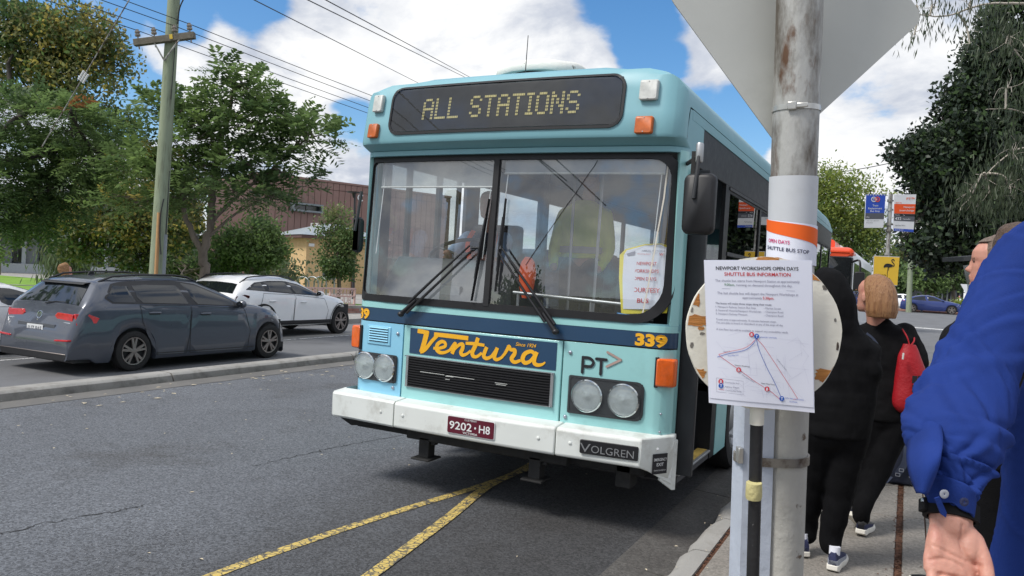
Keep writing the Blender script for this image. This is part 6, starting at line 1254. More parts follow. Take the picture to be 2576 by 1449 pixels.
# ------------------------------------------------------------------ the near sign pole and what is fixed to it
M['galv'] = mat('weathered_galvanised_pipe', (0.46, 0.46, 0.44), 0.5, 0.35, var=.14, scale=5, col2=(0.12, 0.10, 0.078), thr=(.44, .62), dscale=11, col3=(0.12, 0.062, 0.034), thr3=(.57, .66), d3=15, stretch=(1, 1, .38), bump=.25, bscale=60)
M['polepaint'] = mat('chipped_grey_pole_paint', (0.50, 0.49, 0.45), 0.6, 0.1, var=.06, scale=6, col2=(0.36, 0.35, 0.32), thr=(.55, .75), dscale=6, col3=(0.13, 0.09, 0.06), thr3=(.63, .69), d3=20, bump=.35, bscale=40)
M['bluegrey'] = mat('pale_blue_grey_channel', (0.52, 0.57, 0.66), 0.5, 0.1, var=.05, scale=6, col3=(0.20, 0.18, 0.18), thr3=(.68, .73), d3=28, bump=.4, bscale=18)
M['tapewhite'] = mat('silver_paper_wrap', (0.58, 0.60, 0.63), 0.55, var=.04, scale=7, col2=(.48, .49, .51), thr=(.5, .8), dscale=8)
M['alu'] = mat('aluminium_sign_back', (0.53, 0.54, 0.51), 0.6, 0.2, var=.05, scale=3, col2=(.43, .44, .41), thr=(.55, .8), dscale=4, bump=.1, bscale=9)
M['bandsteel'] = mat('stainless_band', (.58, .57, .54), .35, .8, var=.1, scale=30)
M['clampsteel'] = mat('rusty_clamp', (.28, .26, .23), .5, .6, var=.2, scale=14, col2=(.12, .09, .07), thr=(.5, .6), dscale=16)
M['batwhite'] = mat('cream_flaking_paint', S(232, 228, 214), .6, var=.03, scale=5, col2=S(214, 206, 186), thr=(.52, .8), dscale=6, bump=.25, bscale=24)
M['barewood'] = mat('bare_orange_wood', S(196, 132, 66), .7, var=.2, scale=5, stretch=(.6, 1, 5), col2=S(158, 96, 46), thr=(.45, .65), dscale=9, bump=.4, bscale=50)
M['stickblack'] = mat('worn_black_stick', (.016, .016, .018), .5, var=.3, scale=12, col3=(.16, .16, .16), thr3=(.66, .75), d3=60, bump=.2, bscale=60)
M['maskingtape'] = mat('cream_masking_tape', S(206, 196, 140), .6, var=.06, scale=14, bump=.5, bscale=60)
M['orangeprint'] = mat('orange_print', S(244, 102, 22), .6, var=.03); M['magenta'] = mat('magenta_print', S(206, 26, 110), .6); M['navyprint'] = mat('navy_print', S(34, 38, 78), .6)
M['mapblue'] = mat('map_blue', S(96, 120, 196), .6); M['mapblue2'] = mat('map_badge_blue', S(20, 92, 190), .6); M['mapred'] = mat('map_red', S(218, 64, 86), .6); M['badgered'] = mat('map_badge_red', S(214, 44, 60), .6); M['mapgrey'] = mat('map_street_grey', S(218, 218, 234), .6); M['green'] = mat('green_print', S(60, 130, 80), .6)

ax_b, ax_t = at(1962, 1449, 1.84), at(2012, 0, 1.76)              # pole axis seen low and high
pd = unit(ax_t - ax_b); base = ax_b + pd * ((0.125 - ax_b[2]) / pd[2]); R = .0515
SP = thing('sign_pole', 'weathered grey steel sign pole with rust stains at the kerb, close to the camera', 'pole', base)
rp = unit(RT - pd * (RT @ pd)); fpv = np.cross(rp, pd); fpv = fpv if fpv @ FWD < 0 else -fpv    # fpv points back to the camera
def PZ(y, d=1.79):                                                # height on the pole axis for a photo row
    p = at(1985, y, d); return base + pd * ((p[2] - base[2]) / pd[2])
m = MB(); jz = PZ(600); m.lathe([(R, 0), (R, (jz - base) @ pd)], base, pd, 40, True); m.build('lower_tube', M['polepaint'], SP, smooth=40, world=True)
m = MB(); top = base + pd * 3.1; m.lathe([(R * .985, 0), (R * .985, 3.1 - (jz - base) @ pd)], jz, pd, 40, True); m.build('upper_tube', M['galv'], SP, smooth=40, world=True)
def band(y, h, r, mt, nm, lug=None):
    c = PZ(y); m = MB(); m.lathe([(r - .004, -h / 2), (r, -h / 2), (r, h / 2), (r - .004, h / 2)], c, pd, 40); o = m.build(nm, mt, SP, smooth=40, world=True)
    if lug: q = MB(); c2 = c + (fpv * math.cos(lug) + rp * math.sin(lug)) * (r + .002); t = fpv * -math.sin(lug) + rp * math.cos(lug); q.obox(c2, t * .010, (fpv * math.cos(lug) + rp * math.sin(lug)) * .004, pd * (h * .75)); q.obox(c2 + t * .02, t * .014, (fpv * math.cos(lug) + rp * math.sin(lug)) * .002, pd * (h * .45)); q.build('band_clip', mt, o, bevel=.002, world=True)
    return o
band(278, .012, R + .0015, M['bandsteel'], 'steel_band', -.5)
m = MB(); a0, a1 = PZ(570), PZ(446); m.lathe([(R + .0015, 0), (R + .002, (a1 - a0) @ pd)], a0, pd, 40); m.build('paper_wrap', M['tapewhite'], SP, smooth=40, world=True)
# channel cover strapped to the road side of the pole
cc = base - rp * .060 + fpv * .006; Lc = (PZ(950) - base) @ pd
def chan(x0, x1, d0, d1, nm, mt): m = MB(); m.loft([[base + pd * h + rp * x + fpv * d for x, d in ((x0, d0), (x0 + .006, d1), (x1, d1 + .002), (x1, d0))] for h in (0, Lc)]); return m.build(nm, mt, SP, smooth=30, world=True)
chan(-.112, -.078, -.03, .036, 'channel_flange', M['bluegrey']); chan(-.0730, -.040, -.03, .043, 'channel_cover', M['bluegrey'])
m = MB(); cb = PZ(1158); pth = []
for a in np.linspace(-2.2, 1.6, 30): pth.append((cb + fpv * (.058 * math.cos(a)) + rp * ((.056 if a > 0 else .118) * math.sin(a) - (0 if a > 0 else .0))))
m.loft([[p - pd * .010, p + pd * .010, p + pd * .010 + unit(p - cb) * -.004, p - pd * .010 + unit(p - cb) * -.004] for p in pth]); CL = m.build('clamp_band', M['clampsteel'], SP, smooth=40, world=True)
m = MB(); m.obox(cb - rp * .113 + pd * .012 + fpv * .03, rp * .006, fpv * .012, pd * .018); m.build('clamp_bolt', M['bandsteel'], CL, bevel=.002, world=True)
# diamond warning sign seen from behind
TS = thing('warning_sign', 'grey back of a diamond road sign high on the near pole', 'sign', PZ(150) - fpv * .06)
A, B, D_, C_ = at(1964, 377, 1.82), at(2326, 45, 1.86), at(2040, -345, 1.86), at(1675, -20, 1.82)
nrm = unit(np.cross(B - A, C_ - A)); nrm = nrm if nrm @ FWD > 0 else -nrm
def rc(P, Q, S_, r): a, b_ = unit(Q - P), unit(S_ - P); return [P + a * r * (1 - t) ** 2 + b_ * r * t ** 2 for t in np.linspace(0, 1, 7)]
E_ = [p for c3 in ((A, C_, B), (B, A, D_), (D_, B, C_), (C_, D_, A)) for p in rc(*c3, .035)]
m = MB(); m.prism(E_, nrm * .003); m.build('plate', M['alu'], TS, world=True)
cen = (A + B + C_ + D_) / 4; M['signyellow'] = mat('sign_yellow', S(236, 186, 20), .5)
m = MB(); m.prism([cen + nrm * .0032 + (p - cen) * .99 for p in E_], nrm * .0006); m.build('face', M['signyellow'], TS, world=True)
m = MB(); cbk = PZ(120) - fpv * .055; m.obox(cbk, rp * .012, fpv * .004, pd * .10); m.build('bracket', M['clampsteel'], TS, world=True)
# the round white bat hung on the pole
bc = at(1922, 838, 1.675); bn = unit(-FWD + RT * -.02); br = unit(RT - bn * (RT @ bn)); bu = np.cross(bn, br); bu = bu if bu[2] > 0 else -bu
tl = math.radians(-3); br, bu = br * math.cos(tl) + bu * math.sin(tl), bu * math.cos(tl) - br * math.sin(tl)
BT = thing('round_bat', 'round cream bat with flaking orange patches and a black stick on the pole', 'bat', bc)
rb = .1675; outl = []
for a in np.linspace(0, 2 * PI, 73)[:-1]: k = rb * (1 + .004 * math.sin(7 * a) + .003 * math.sin(17 * a)); outl.append(bc + br * k * .99 * math.cos(a) + bu * k * .985 * math.sin(a))
m = MB(); m.prism(outl, -bn * .012); m.build('disc', M['batwhite'], BT, world=True)
def blot(cx, cz, w_, h_, mt, seed, n=18, ex=False):
    r_ = random.Random(seed); pts = []
    for i in range(n): a = 2 * PI * i / n; k = r_.uniform(.72, 1.08); x, z = cx + w_ * k * math.copysign(abs(math.cos(a)) ** .6, math.cos(a)), cz + h_ * k * math.copysign(abs(math.sin(a)) ** .7, math.sin(a)); d = math.hypot(x, z); x, z = (x * min(1, .164 / d), z * min(1, .164 / d)); pts.append(bc + br * x + bu * z + bn * .0008)
    m = MB(); m.prism(pts, -bn * .0006); m.build('bare_patch', mt, BT, world=True)
blot(-.142, .020, .030, .013, M['barewood'], 3, 26); blot(-.150, .066, .010, .018, M['barewood'], 4); blot(-.135, .003, .008, .004, M['barewood'], 9); blot(.143, -.085, .034, .016, M['barewood'], 5, 26); blot(.108, .128, .020, .010, M['barewood'], 6); blot(.0, .158, .03, .007, M['barewood'], 7); blot(-.135, -.096, .016, .014, M['barewood'], 8)
for x, z, w_, h_ in ((-.153, -.034, .004, .006), (-.125, .108, .003, .003), (-.132, -.008, .006, .003), (.125, .105, .006, .007), (.150, .036, .003, .004), (.158, -.02, .003, .01), (-.157, .042, .003, .007)): blot(x, z, w_, h_, M['clampsteel'], int(abs(x) * 999))
s0, s1 = bc - bu * .150 + bn * .006, bc - bu * .62 + bn * .006 - br * .004
m = MB(); q0, q1 = at(1905, 1015, 1.665), at(1893, 1480, 1.70); m.tube([q0, q1, q1 + (q1 - q0) * .35], .0135, 14); m.build('stick', M['stickblack'], BT, smooth=40, world=True)
m = MB(); dq = unit(q1 - q0); m.tube([q0 + dq * -.002, q0 + dq * .045], .0150, 14); m.build('stick_top', M['batwhite'], BT, smooth=40, world=True)
t0 = at(1897, 1214, 1.665); m = MB(); m.tube([t0, t0 + dq * .012, t0 + dq * .030, t0 + dq * .036], [.0165, .0170, .0172, .0158], 14); m.build('tape', M['maskingtape'], BT, smooth=40, world=True)
# the paper notice wrapped round the pole (orange stripe)
WN = thing('wrapped_notice', 'paper notice wrapped round the near pole, orange stripe above SHUTTLE BUS STOP', 'notice', PZ(620))
def wp(u, y, lift=0.0):                                           # u: angle round the pole, y: photo row at the axis
    c = PZ(y); r = R + .0035 + lift; return c + (fpv * math.cos(u) + rp * math.sin(u)) * r
us = np.linspace(-1.9, 1.75, 40)
m = MB(); m.loft([[wp(u, 662 + 5 * u), wp(u, 562 + 6 * u)] for u in us], False, False); m.build('paper', M['paper'], WN, smooth=60, world=True)
m = MB(); m.loft([[wp(u, 602 + 14 * u + 4 * u * u * (1 if u > 0 else .1), .0006), wp(u, 566 + 8 * u + 3 * u * u * (1 if u > 0 else -.1), .0006)] for u in us], False, False); m.build('orange_stripe', M['orangeprint'], WN, smooth=60, world=True)
def wtext(s, u0, y, h, mt, wd, slope=6, nm='lettering'):
    v, f, w0 = txt(s, .012); k = wd / w0; m = MB(); m.add([tuple(wp(u0 + p[0] * k / R, y + slope * (u0 + p[0] * k / R), .0012) + pd * (p[1] * h)) for p in v], f); m.build(nm, mt, WN, world=True)
wtext('OPEN DAYS', -1.42, 617, .0115, M['magenta'], .052); wtext('SHUTTLE BUS STOP', -1.50, 635, .0115, M['navyprint'], .098)
m = MB(); m.loft([[wp(u, 664 + 5 * u, .0005), wp(u, 655 + 4 * u - 5 * math.exp(-((u + .9) / .3) ** 2), .0005)] for u in us[:26]], False, False); m.build('printed_photo', M['barewood'], WN, smooth=60, world=True)
# A4 notice taped to the bat
q = [at(1771, 654, 1.640), at(2044, 655, 1.640), at(2050, 1039, 1.645), at(1783, 1013, 1.640)]
PN = thing('poster', 'white SHUTTLE BUS INFORMATION poster with route map taped over the round bat', 'poster', q[3])
O_, X_, Y_ = q[0], q[1] - q[0], q[3] - q[0]
def pp(u, v, off=0.0):                                            # u across, v down, in 0..1
    a = q[0] + (q[1] - q[0]) * u; b_ = q[3] + (q[2] - q[3]) * u; p = a + (b_ - a) * v; n = unit(np.cross(X_, Y_)); n = n if n @ FWD < 0 else -n
    bow = .004 * math.sin(PI * u) * (1 - .5 * v) + .0035 * v * v * math.sin(u * 5.5 + .6); return p + n * (off + bow)
def gridpatch(u0, u1, v0, v1, off, nm, mt, nu=12, nv=14, par=PN): m = MB(); m.loft([[pp(u0 + (u1 - u0) * i / nu, v0 + (v1 - v0) * j / nv, off) for j in range(nv + 1)] for i in range(nu + 1)], False, False); return m.build(nm, mt, par, smooth=60, world=True)
M['lamin'] = glassmat('laminate_edge', (.85, .87, .92), .02, .3, (.8, .82, .9)); gridpatch(0, 1, 0, 1, -.0012, 'backing', M['paper']); gridpatch(.004, .992, .004, .965, 0, 'paper', M['paper'])
def ptext(s, u, v, h, mt, wd, al='c', nm='lettering', bold=.0, ang=0.0):
    vv, f, w0 = txt(s, bold); k = wd / w0; ox = {'c': -w0 / 2, 'l': 0}[al]; m = MB(); ca, sa = math.cos(ang), math.sin(ang); asp = .71; P = []
    for p in vv: x, y = (p[0] + ox) * k, -p[1] * h; x2, y2 = x * ca - y / asp * sa, x * asp * sa + y * ca; P.append(tuple(pp(u + x2, v + y2, .0007)))
    m.add(P, f); m.build(nm, mt, PN, world=True)
ptext('NEWPORT WORKSHOPS OPEN DAYS', .485, .068, .034, M['ink'], .76, bold=.012); ptext('SHUTTLE BUS INFORMATION', .485, .108, .034, M['red'], .61, bold=.012)
ptext('The shuttle bus starts from Newport Station at approximately', .485, .150, .024, M['greyink'], .78); ptext('9:00am,', .225, .178, .024, M['green'], .095); ptext('running on demand throughout the day.', .545, .178, .024, M['greyink'], .52)
ptext('The last shuttle bus will depart the Newport Workshops at', .485, .236, .024, M['greyink'], .75); ptext('approximately', .43, .264, .024, M['greyink'], .18); ptext('5:30pm.', .58, .264, .026, M['red'], .105, bold=.01)
ptext('The buses will make three stops along their route;', .09, .306, .020, M['navyprint'], .52, 'l')
for i, (a, b_) in enumerate((('1: Newport Railway Station Bus Stop', '- Market Street'), ('2: Steamrail Victoria/Newport Workshops', '- Champion Road'), ('3: Newport Railway Museum', '- Champion Road'))): ptext(a, .09, .330 + i * .024, .019, M['greyink'], (.37, .42, .29)[i], 'l'); ptext(b_, .535, .330 + i * .024, .019, M['greyink'], (.16, .18, .18)[i], 'l')
ptext('Travel time is approximately 10 minutes between stops.', .09, .418, .019, M['greyink'], .56, 'l'); ptext('You are able to board or disembark at any of the stops all day', .09, .440, .019, M['greyink'], .62, 'l'); ptext('A low floor bus will be available to support any accessibility needs.', .09, .486, .019, M['greyink'], .67, 'l')
def pline(P, wd, nm, mt, off=.0007):
    Q = [pp(u, v, off) for u, v in P]; m = MB(); m.ribbon(Q, wd, bn); m.build(nm, mt, PN, world=True)
pline([(.155, .198), (.83, .203)], .0006, 'rule', M['greyink'])
rr_ = random.Random(5)
m = MB()
for _ in range(70):
    u, v = rr_.uniform(.06, .92), rr_.uniform(.50, .90); a = rr_.choice([.06, .06, 1.5, .9, -.6]); l = rr_.uniform(.05, .22); P = [(u, v), (min(.95, max(.04, u + l * math.cos(a))), min(.93, max(.49, v + l * .7 * math.sin(a))))]; m.ribbon([pp(*p, .0004) for p in P], .0004, bn)
o = m.build('street_map', M['mapgrey'], PN, world=True); o['kind'] = 'stuff'
pline(smoothpath([(.455, .505), (.452, .54), (.40, .59), (.33, .62), (.20, .645), (.09, .675)], 5), .0012, 'railway_line', M['mapblue']); pline(smoothpath([(.455, .505), (.48, .60), (.55, .72), (.63, .83), (.70, .945)], 5), .0012, 'railway_line', M['mapblue'])
pline(smoothpath([(.445, .54), (.40, .575), (.33, .605), (.21, .63), (.105, .655)], 5), .0008, 'bus_route', M['mapred'], .0009); pline([(.105, .655), (.12, .67), (.29, .752), (.44, .825), (.60, .89), (.68, .935)], .0008, 'bus_route', M['mapred'], .0009); pline([(.455, .525), (.52, .575), (.64, .70), (.78, .85), (.84, .915), (.80, .925)], .0008, 'bus_route', M['mapred'], .0009)
def badge(u, v, ch, mt, r=.0052):
    c = pp(u, v, .0012); m = MB(); m.quad(*[c + br * r * math.cos(a) + bu * r * math.sin(a) for a in np.linspace(0, 2 * PI, 17)[:-1]]); o = m.build('map_badge', mt, PN, world=True)
    m = MB(); m.text(ch, c + bn * .0004 - bu * r * .6, br, bu, r * 1.6, bold=.02); m.build('badge_letter', M['paper'], o, world=True)
for u, v, ch, mt in ((.415, .505, 'B', 'badgered'), (.462, .515, 'T', 'mapblue2'), (.285, .752, 'B', 'badgered'), (.55, .868, 'B', 'badgered'), (.69, .925, 'T', 'mapblue2'), (.115, .842, 'B', 'badgered'), (.115, .872, 'T', 'mapblue2')): badge(u, v, ch, M[mt])
pline([(.075, .82), (.325, .828), (.322, .922), (.072, .916), (.075, .82)], .0005, 'legend_box', M['greyink']); pline([(.09, .898), (.145, .899)], .0007, 'legend_line', M['mapred'])
for s, v in (('Courtesy Bus Stop', .850), ('Railway Station', .880), ('Courtesy Bus Route', .905)): ptext(s, .155, v, .014, M['greyink'], .13 if 'Route' not in s else .15, 'l')
for s, u, v, wd, an, mt in (('NEWPORT STATION', .57, .525, .16, 0, 'mapblue'), ('Market St', .18, .635, .06, -.15, 'greyink'), ('Werribee Line', .24, .66, .10, -.18, 'mapblue'), ('Champion Road', .37, .81, .13, .5, 'greyink'), ('Newport Workshops', .32, .728, .14, .04, 'ink'), ('Newport Railway Museum', .56, .838, .13, .04, 'ink'), ('NTH WILLIAMSTOWN', .81, .925, .17, .03, 'mapblue'), ('STATION', .80, .945, .07, .03, 'mapblue'), ('Melbourne Road', .69, .70, .13, .85, 'greyink')): ptext(s, u, v, .013, M[mt], wd, ang=an)

# ------------------------------------------------------------------ bus stop pole with flags and the flamingo notice
M['stopblue'] = mat('stop_sign_blue', S(34, 74, 176), .5, var=.03); M['stopgrey'] = mat('stop_sign_grey', S(82, 84, 92), .5, var=.03); M['stoporange'] = mat('stop_sign_orange', S(226, 82, 22), .5, var=.03); M['stopwhite'] = mat('stop_sign_white', S(214, 216, 220), .5, var=.03); M['posteryellow'] = mat('poster_yellow', S(232, 190, 58), .55, var=.03)
KD2 = 12.5; SA = lambda x, y, d=0: at(x, y, KD2 + d)
b0 = SA(2228, 700); sp_d = unit(SA(2239, 490) - SA(2228, 700)); bs = b0 + sp_d * ((.13 - b0[2]) / sp_d[2]); ST2 = thing('bus_stop_pole', 'grey bus stop pole carrying a blue flag, an orange flag and a yellow poster', 'pole', bs)
m = MB(); m.tube([bs, SA(2241, 488)], .032, 14); m.build('post', M['galv'], ST2, smooth=40, world=True)
for y in (505, 528, 565, 580, 640):
    c = bs + sp_d * ((SA(2239, y)[2] - bs[2]) / sp_d[2]); m = MB(); m.lathe([(.036, -.02), (.040, -.02), (.040, .02), (.036, .02)], c, sp_d, 14); m.obox(c + RT * .05, RT * .03, FWD * .01, UP * .012); m.build('clamp', M['galv'], ST2, smooth=40, world=True)
def flag(nm, label, c4, bands, lines, cat='sign'):
    P = [SA(x, y, -.06) for x, y in c4]; T = thing(nm, label, cat, P[0]); n = unit(np.cross(P[1] - P[0], P[3] - P[0])); n = n if n @ FWD < 0 else -n
    F = lambda u, v, o=0: P[0] * (1 - u) * (1 - v) + P[1] * u * (1 - v) + P[2] * u * v + P[3] * (1 - u) * v + n * o
    m = MB(); m.prism([F(0, 0), F(1, 0), F(1, 1), F(0, 1)], -n * .02); m.build('plate', M['stopwhite'], T, world=True)
    for v0, v1, mt, nm2 in bands: m = MB(); m.quad(F(.0, v0, .002), F(1, v0, .002), F(1, v1, .002), F(.0, v1, .002)); m.build(nm2, M[mt], T, world=True)
    xd, yd = unit(P[1] - P[0]), unit(P[0] - P[3])
    for s, u, v, h, wd, mt, al in lines: m = MB(); m.text(s, F(u, v, .005), xd, yd, h, al, bold=.008, width=wd); m.build('lettering', M[mt], T, world=True)
    return T, F, n, xd, yd
T, F, n, xd, yd = flag('stop_flag', 'blue Train Replacement Bus Stop flag on the bus stop pole', ((2179, 489), (2228, 489), (2222, 573), (2175, 573)), [(0, .56, 'stopblue', 'blue_panel'), (.56, .74, 'stopgrey', 'grey_band')],
     [('Train', .5, .36, .04, .09, 'stopwhite', 'c'), ('Replacement', .5, .445, .04, .22, 'stopwhite', 'c'), ('Bus Stop', .5, .525, .04, .15, 'stopwhite', 'c'), ('City', .06, .70, .032, .05, 'stopwhite', 'l'), ('Catch train replacement', .08, .80, .018, .2, 'stopgrey', 'l'), ('buses here', .08, .86, .018, .1, 'stopgrey', 'l')])
for u, mt in ((.40, 'stopwhite'), (.58, 'stoporange')): 
    c = F(u, .15, .004); m = MB(); m.lathe([(.042, 0), (.042, .003), (.030, .003), (.030, 0)], c, n, 20); m.text('B' if u > .5 else 'T', c + n * .004 - yd * .018, xd, yd, .05, bold=.02); m.build('roundel', M[mt], T, world=True)
for k in range(7): m = MB(); m.prism([F(.04 + k * .14, .003, .004), F(.10 + k * .14, .003, .004), F(.13 + k * .14, .03, .004), F(.07 + k * .14, .03, .004)], n * .001); m.build('stripe', M['stopwhite'], T, world=True)
T, F, n, xd, yd = flag('stop_flag', 'white and orange Newport Interchange flag on the bus stop pole', ((2250, 489), (2305, 489), (2298, 584), (2248, 581)), [(.26, .52, 'stoporange', 'orange_panel'), (.525, .59, 'ink', 'black_band'), (.59, .72, 'stopgrey', 'grey_band'), (.93, 1, 'stopblue', 'blue_band')],
     [('PT', .56, .15, .055, .07, 'stoporange', 'l'), ('>', .78, .14, .065, .06, 'stoporange', 'l'), ('SITA', .06, .245, .028, .10, 'stoporange', 'l'), ('Newport', .95, .36, .042, .17, 'stopwhite', 'r'), ('Interchange', .95, .45, .042, .23, 'stopwhite', 'r'), ('Route', .06, .575, .022, .07, 'stopwhite', 'l'), ('To', .42, .575, .022, .03, 'stopwhite', 'l'), ('432', .05, .70, .065, .10, 'stopwhite', 'l'), ('Yarraville', .42, .685, .03, .12, 'stopwhite', 'l'), ('Hail Bus Here', .06, .86, .024, .16, 'stopgrey', 'l'), ('1800 800 007', .05, .985, .022, .14, 'stopwhite', 'l')])
T, F, n, xd, yd = flag('poster', 'yellow Watch your step poster with a flamingo on the bus stop pole', ((2199, 643), (2263, 646), (2257, 719), (2196, 716)), [(.02, .98, 'posteryellow', 'yellow_panel')], [('Watch', .12, .68, .042, .155, 'ink', 'l'), ('your step.', .12, .79, .042, .23, 'ink', 'l')], 'poster')
m = MB(); G_ = lambda u, v: F(u, v, .006)
m.prism([G_(u, v) for u, v in smoothpath([(.40, .33), (.46, .27), (.56, .25), (.68, .27), (.76, .31), (.72, .36), (.62, .38), (.50, .37), (.40, .40), (.40, .33)], 3)][:-1], n * .001)
m.ribbon(smoothpath([G_(.72, .32), G_(.79, .33), G_(.80, .26), G_(.73, .20), G_(.70, .14), G_(.74, .10), G_(.79, .12), G_(.78, .16)], 4), .014, n)
m.ribbon([G_(.57, .36), G_(.555, .55), G_(.56, .74)], .007, n); m.ribbon([G_(.60, .36), G_(.60, .46), G_(.55, .50)], .007, n); m.build('flamingo', M['ink'], T, world=True)
# ------------------------------------------------------------------ trees and plants
M['bark'] = mat('grey_brown_bark', (0.16, 0.13, 0.105), .95, var=.3, scale=6, bump=.9, bscale=22, stretch=(1, 1, .3)); M['darkbark'] = mat('dark_bark', (0.045, 0.038, 0.032), .95, var=.3, scale=6, bump=.8, bscale=22); M['palebark'] = mat('pale_smooth_bark', S(178, 170, 158), .8, var=.15, scale=8, bump=.3, bscale=30)
LF = {'dk': leafmat('dark_green_leaves', (0.082, 0.134, 0.052)), 'gr': leafmat('mid_green_leaves', (0.140, 0.208, 0.074)), 'lt': leafmat('fresh_green_leaves', (0.175, 0.255, 0.080)), 'ye': leafmat('yellowing_leaves', (0.46, 0.38, 0.11)), 'ol': leafmat('olive_leaves', (0.195, 0.200, 0.088)),
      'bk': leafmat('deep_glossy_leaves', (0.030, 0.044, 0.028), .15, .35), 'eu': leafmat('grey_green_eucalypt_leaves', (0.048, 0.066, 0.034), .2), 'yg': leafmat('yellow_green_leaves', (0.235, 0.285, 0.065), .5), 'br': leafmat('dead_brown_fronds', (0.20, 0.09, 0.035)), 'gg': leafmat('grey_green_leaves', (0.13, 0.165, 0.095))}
def rnd_unit(n): v = rng.normal(size=(n, 3)); return v / np.linalg.norm(v, axis=1)[:, None]
def leafcloud(name, parent, P, mats, midx, kind, size, out=None):
    """P: clump centres, midx: leaf material per clump; every clump is a small spray of separate leaves"""
    n = len(P); O = parent_loc(parent); P = P - O
    if kind == 'pinnate':
        k = 8; d = rnd_unit(n) * np.array([1, 1, .55]) + (out if out is not None else 0) + np.array([0, 0, -.05]); d /= np.linalg.norm(d, axis=1)[:, None]
        s = np.cross(d, np.array([0, 0, 1.]) + .5 * rnd_unit(n)); s /= np.linalg.norm(s, axis=1)[:, None]; L = size * rng.uniform(.7, 1.3, n); V = []
        for i in range(k):
            t = (i + .6) / k; c = P + d * (L * t)[:, None] + np.array([0, 0, -1.]) * (L * .28 * t * t)[:, None]
            for sg in (-1, 1):
                ll = (L * .30 * (1 - .55 * abs(t - .45)))[:, None]; dirv = s * sg * .9 + d * .42 + .25 * rnd_unit(n) + np.array([0, 0, -.12]); wv = d * (L * .052)[:, None]
                V.append(np.stack([c, c + dirv * ll * .5 + wv, c + dirv * ll, c + dirv * ll * .5 - wv], 1))
        V = np.concatenate([v[:, None] for v in V], 1).reshape(-1, 3); per = 2 * k
    else:
        per = {'broad': 9, 'droop': 8, 'fine': 12}[kind]; C = np.repeat(P, per, 0); N_ = n * per; L = size * rng.uniform(.6, 1.3, N_)[:, None]
        sp = {'broad': 2.0, 'droop': 2.2, 'fine': 3.2}[kind]; C = C + rng.normal(size=(N_, 3)) * size * sp * .55
        d = rnd_unit(N_)
        if kind == 'droop': d = d * .38 + np.array([0, 0, -1.]); 
        elif out is not None: d = d + .5 * np.repeat(out, per, 0)
        d /= np.linalg.norm(d, axis=1)[:, None]; s = np.cross(d, rnd_unit(N_)); s /= np.linalg.norm(s, axis=1)[:, None]; w_ = {'broad': .30, 'droop': .075, 'fine': .22}[kind]
        V = np.stack([C, C + d * L * .45 + s * L * w_, C + d * L, C + d * L * .45 - s * L * w_], 1).reshape(-1, 3)
    nf = len(V) // 4; me = bpy.data.meshes.new(name); me.vertices.add(len(V)); me.vertices.foreach_set('co', V.astype(np.float32).ravel())
    me.loops.add(nf * 4); me.loops.foreach_set('vertex_index', np.arange(nf * 4, dtype=np.int32)); me.polygons.add(nf); me.polygons.foreach_set('loop_start', np.arange(0, nf * 4, 4, dtype=np.int32))
    me.polygons.foreach_set('material_index', np.repeat(midx, per).astype(np.int32))
    for m_ in mats: me.materials.append(LF[m_])
    me.update(); me.validate(); o = bpy.data.objects.new(name, me); COL.objects.link(o); o.parent = parent; return o
def parent_loc(o): return np.array(chain(o).translation)
def tree(name, label, base, trunk, lobes, leaf, size, bark='bark', cat='tree', group=None, dens=1.0, twig=.012, part='crown', rise=0.0):
    """lobes: (centre, (rx, ry, rz), clumps, {material: share})"""
    T = thing(name, label, cat, base, group=group); m = MB(); ends = []
    for path, r0, r1 in trunk: sp_ = smoothpath(path, 6); k = len(sp_); m.tube([p + rng.normal(size=3) * r0 * .12 for p in sp_], [r0 + (r1 - r0) * i / (k - 1) for i in range(k)], 9); ends.append((sp_, r0, r1))
    names = sorted({k for l in lobes for k in l[3]}); PP, MI, OO = [], [], []; allp = np.concatenate([np.array(e[0]) for e in ends])
    for c, r, n, mix in lobes:
        c, r = V3(c), np.array(r, float); n = int(n * dens)
        j = allp[np.argmin(np.linalg.norm(allp - c, axis=1) + .0)]
        b_ = smoothpath([j, (j + c) / 2 + rng.normal(size=3) * .12 * np.linalg.norm(c - j) + (0, 0, .1), c], 5); rr = max(twig, twig * 2.6); m.tube(b_, [rr * (1 - .5 * i / (len(b_) - 1)) * 1.6 for i in range(len(b_))], 6)
        for _ in range(7): q = c + rnd_unit(1)[0] * r * .85; s0 = b_[random.randrange(len(b_) // 2, len(b_))]; m.tube(smoothpath([s0, (s0 + q) / 2 + rng.normal(size=3) * .1 * r.mean(), q], 3), [twig * 1.4, twig * 1.2, twig, twig * .9, twig * .8, twig * .7, twig * .5], 5)
        u = rnd_unit(n); rad = rng.uniform(.25, 1.0, n) ** .55; p = c + u * rad[:, None] * r
        nz_ = fbm(p, 2.2 / max(.25, r.mean()), 11 + len(PP), 2); keep = nz_ > -.20; p, u = p[keep], u[keep]
        w_ = np.array([mix.get(k, 0) for k in names], float); w_ /= w_.sum(); cl = fbm(p, 1.6 / max(.3, r.mean()), 5, 2); ci = rng.choice(len(names), size=len(p), p=w_)
        PP.append(p); MI.append(ci); OO.append(u * np.array([1, 1, 1 - .5 * (rise > 0)]) + np.array([0, 0, rise]))
    m.build('trunk', M[bark], T, smooth=60, world=True)
    leafcloud(part, T, np.concatenate(PP), names, np.concatenate(MI), leaf, size, np.concatenate(OO)); return T
def lobe(x, y, d, rx, ry, rz, n, mix): k = d / FPX; return (at(x, y, d), (rx * k, rz, ry * k), n, mix)
def gnd(x, y, d, z): p = at(x, y, d); return np.array([p[0], p[1], z])
A_ = lambda x, y, d: at(x, y, d)
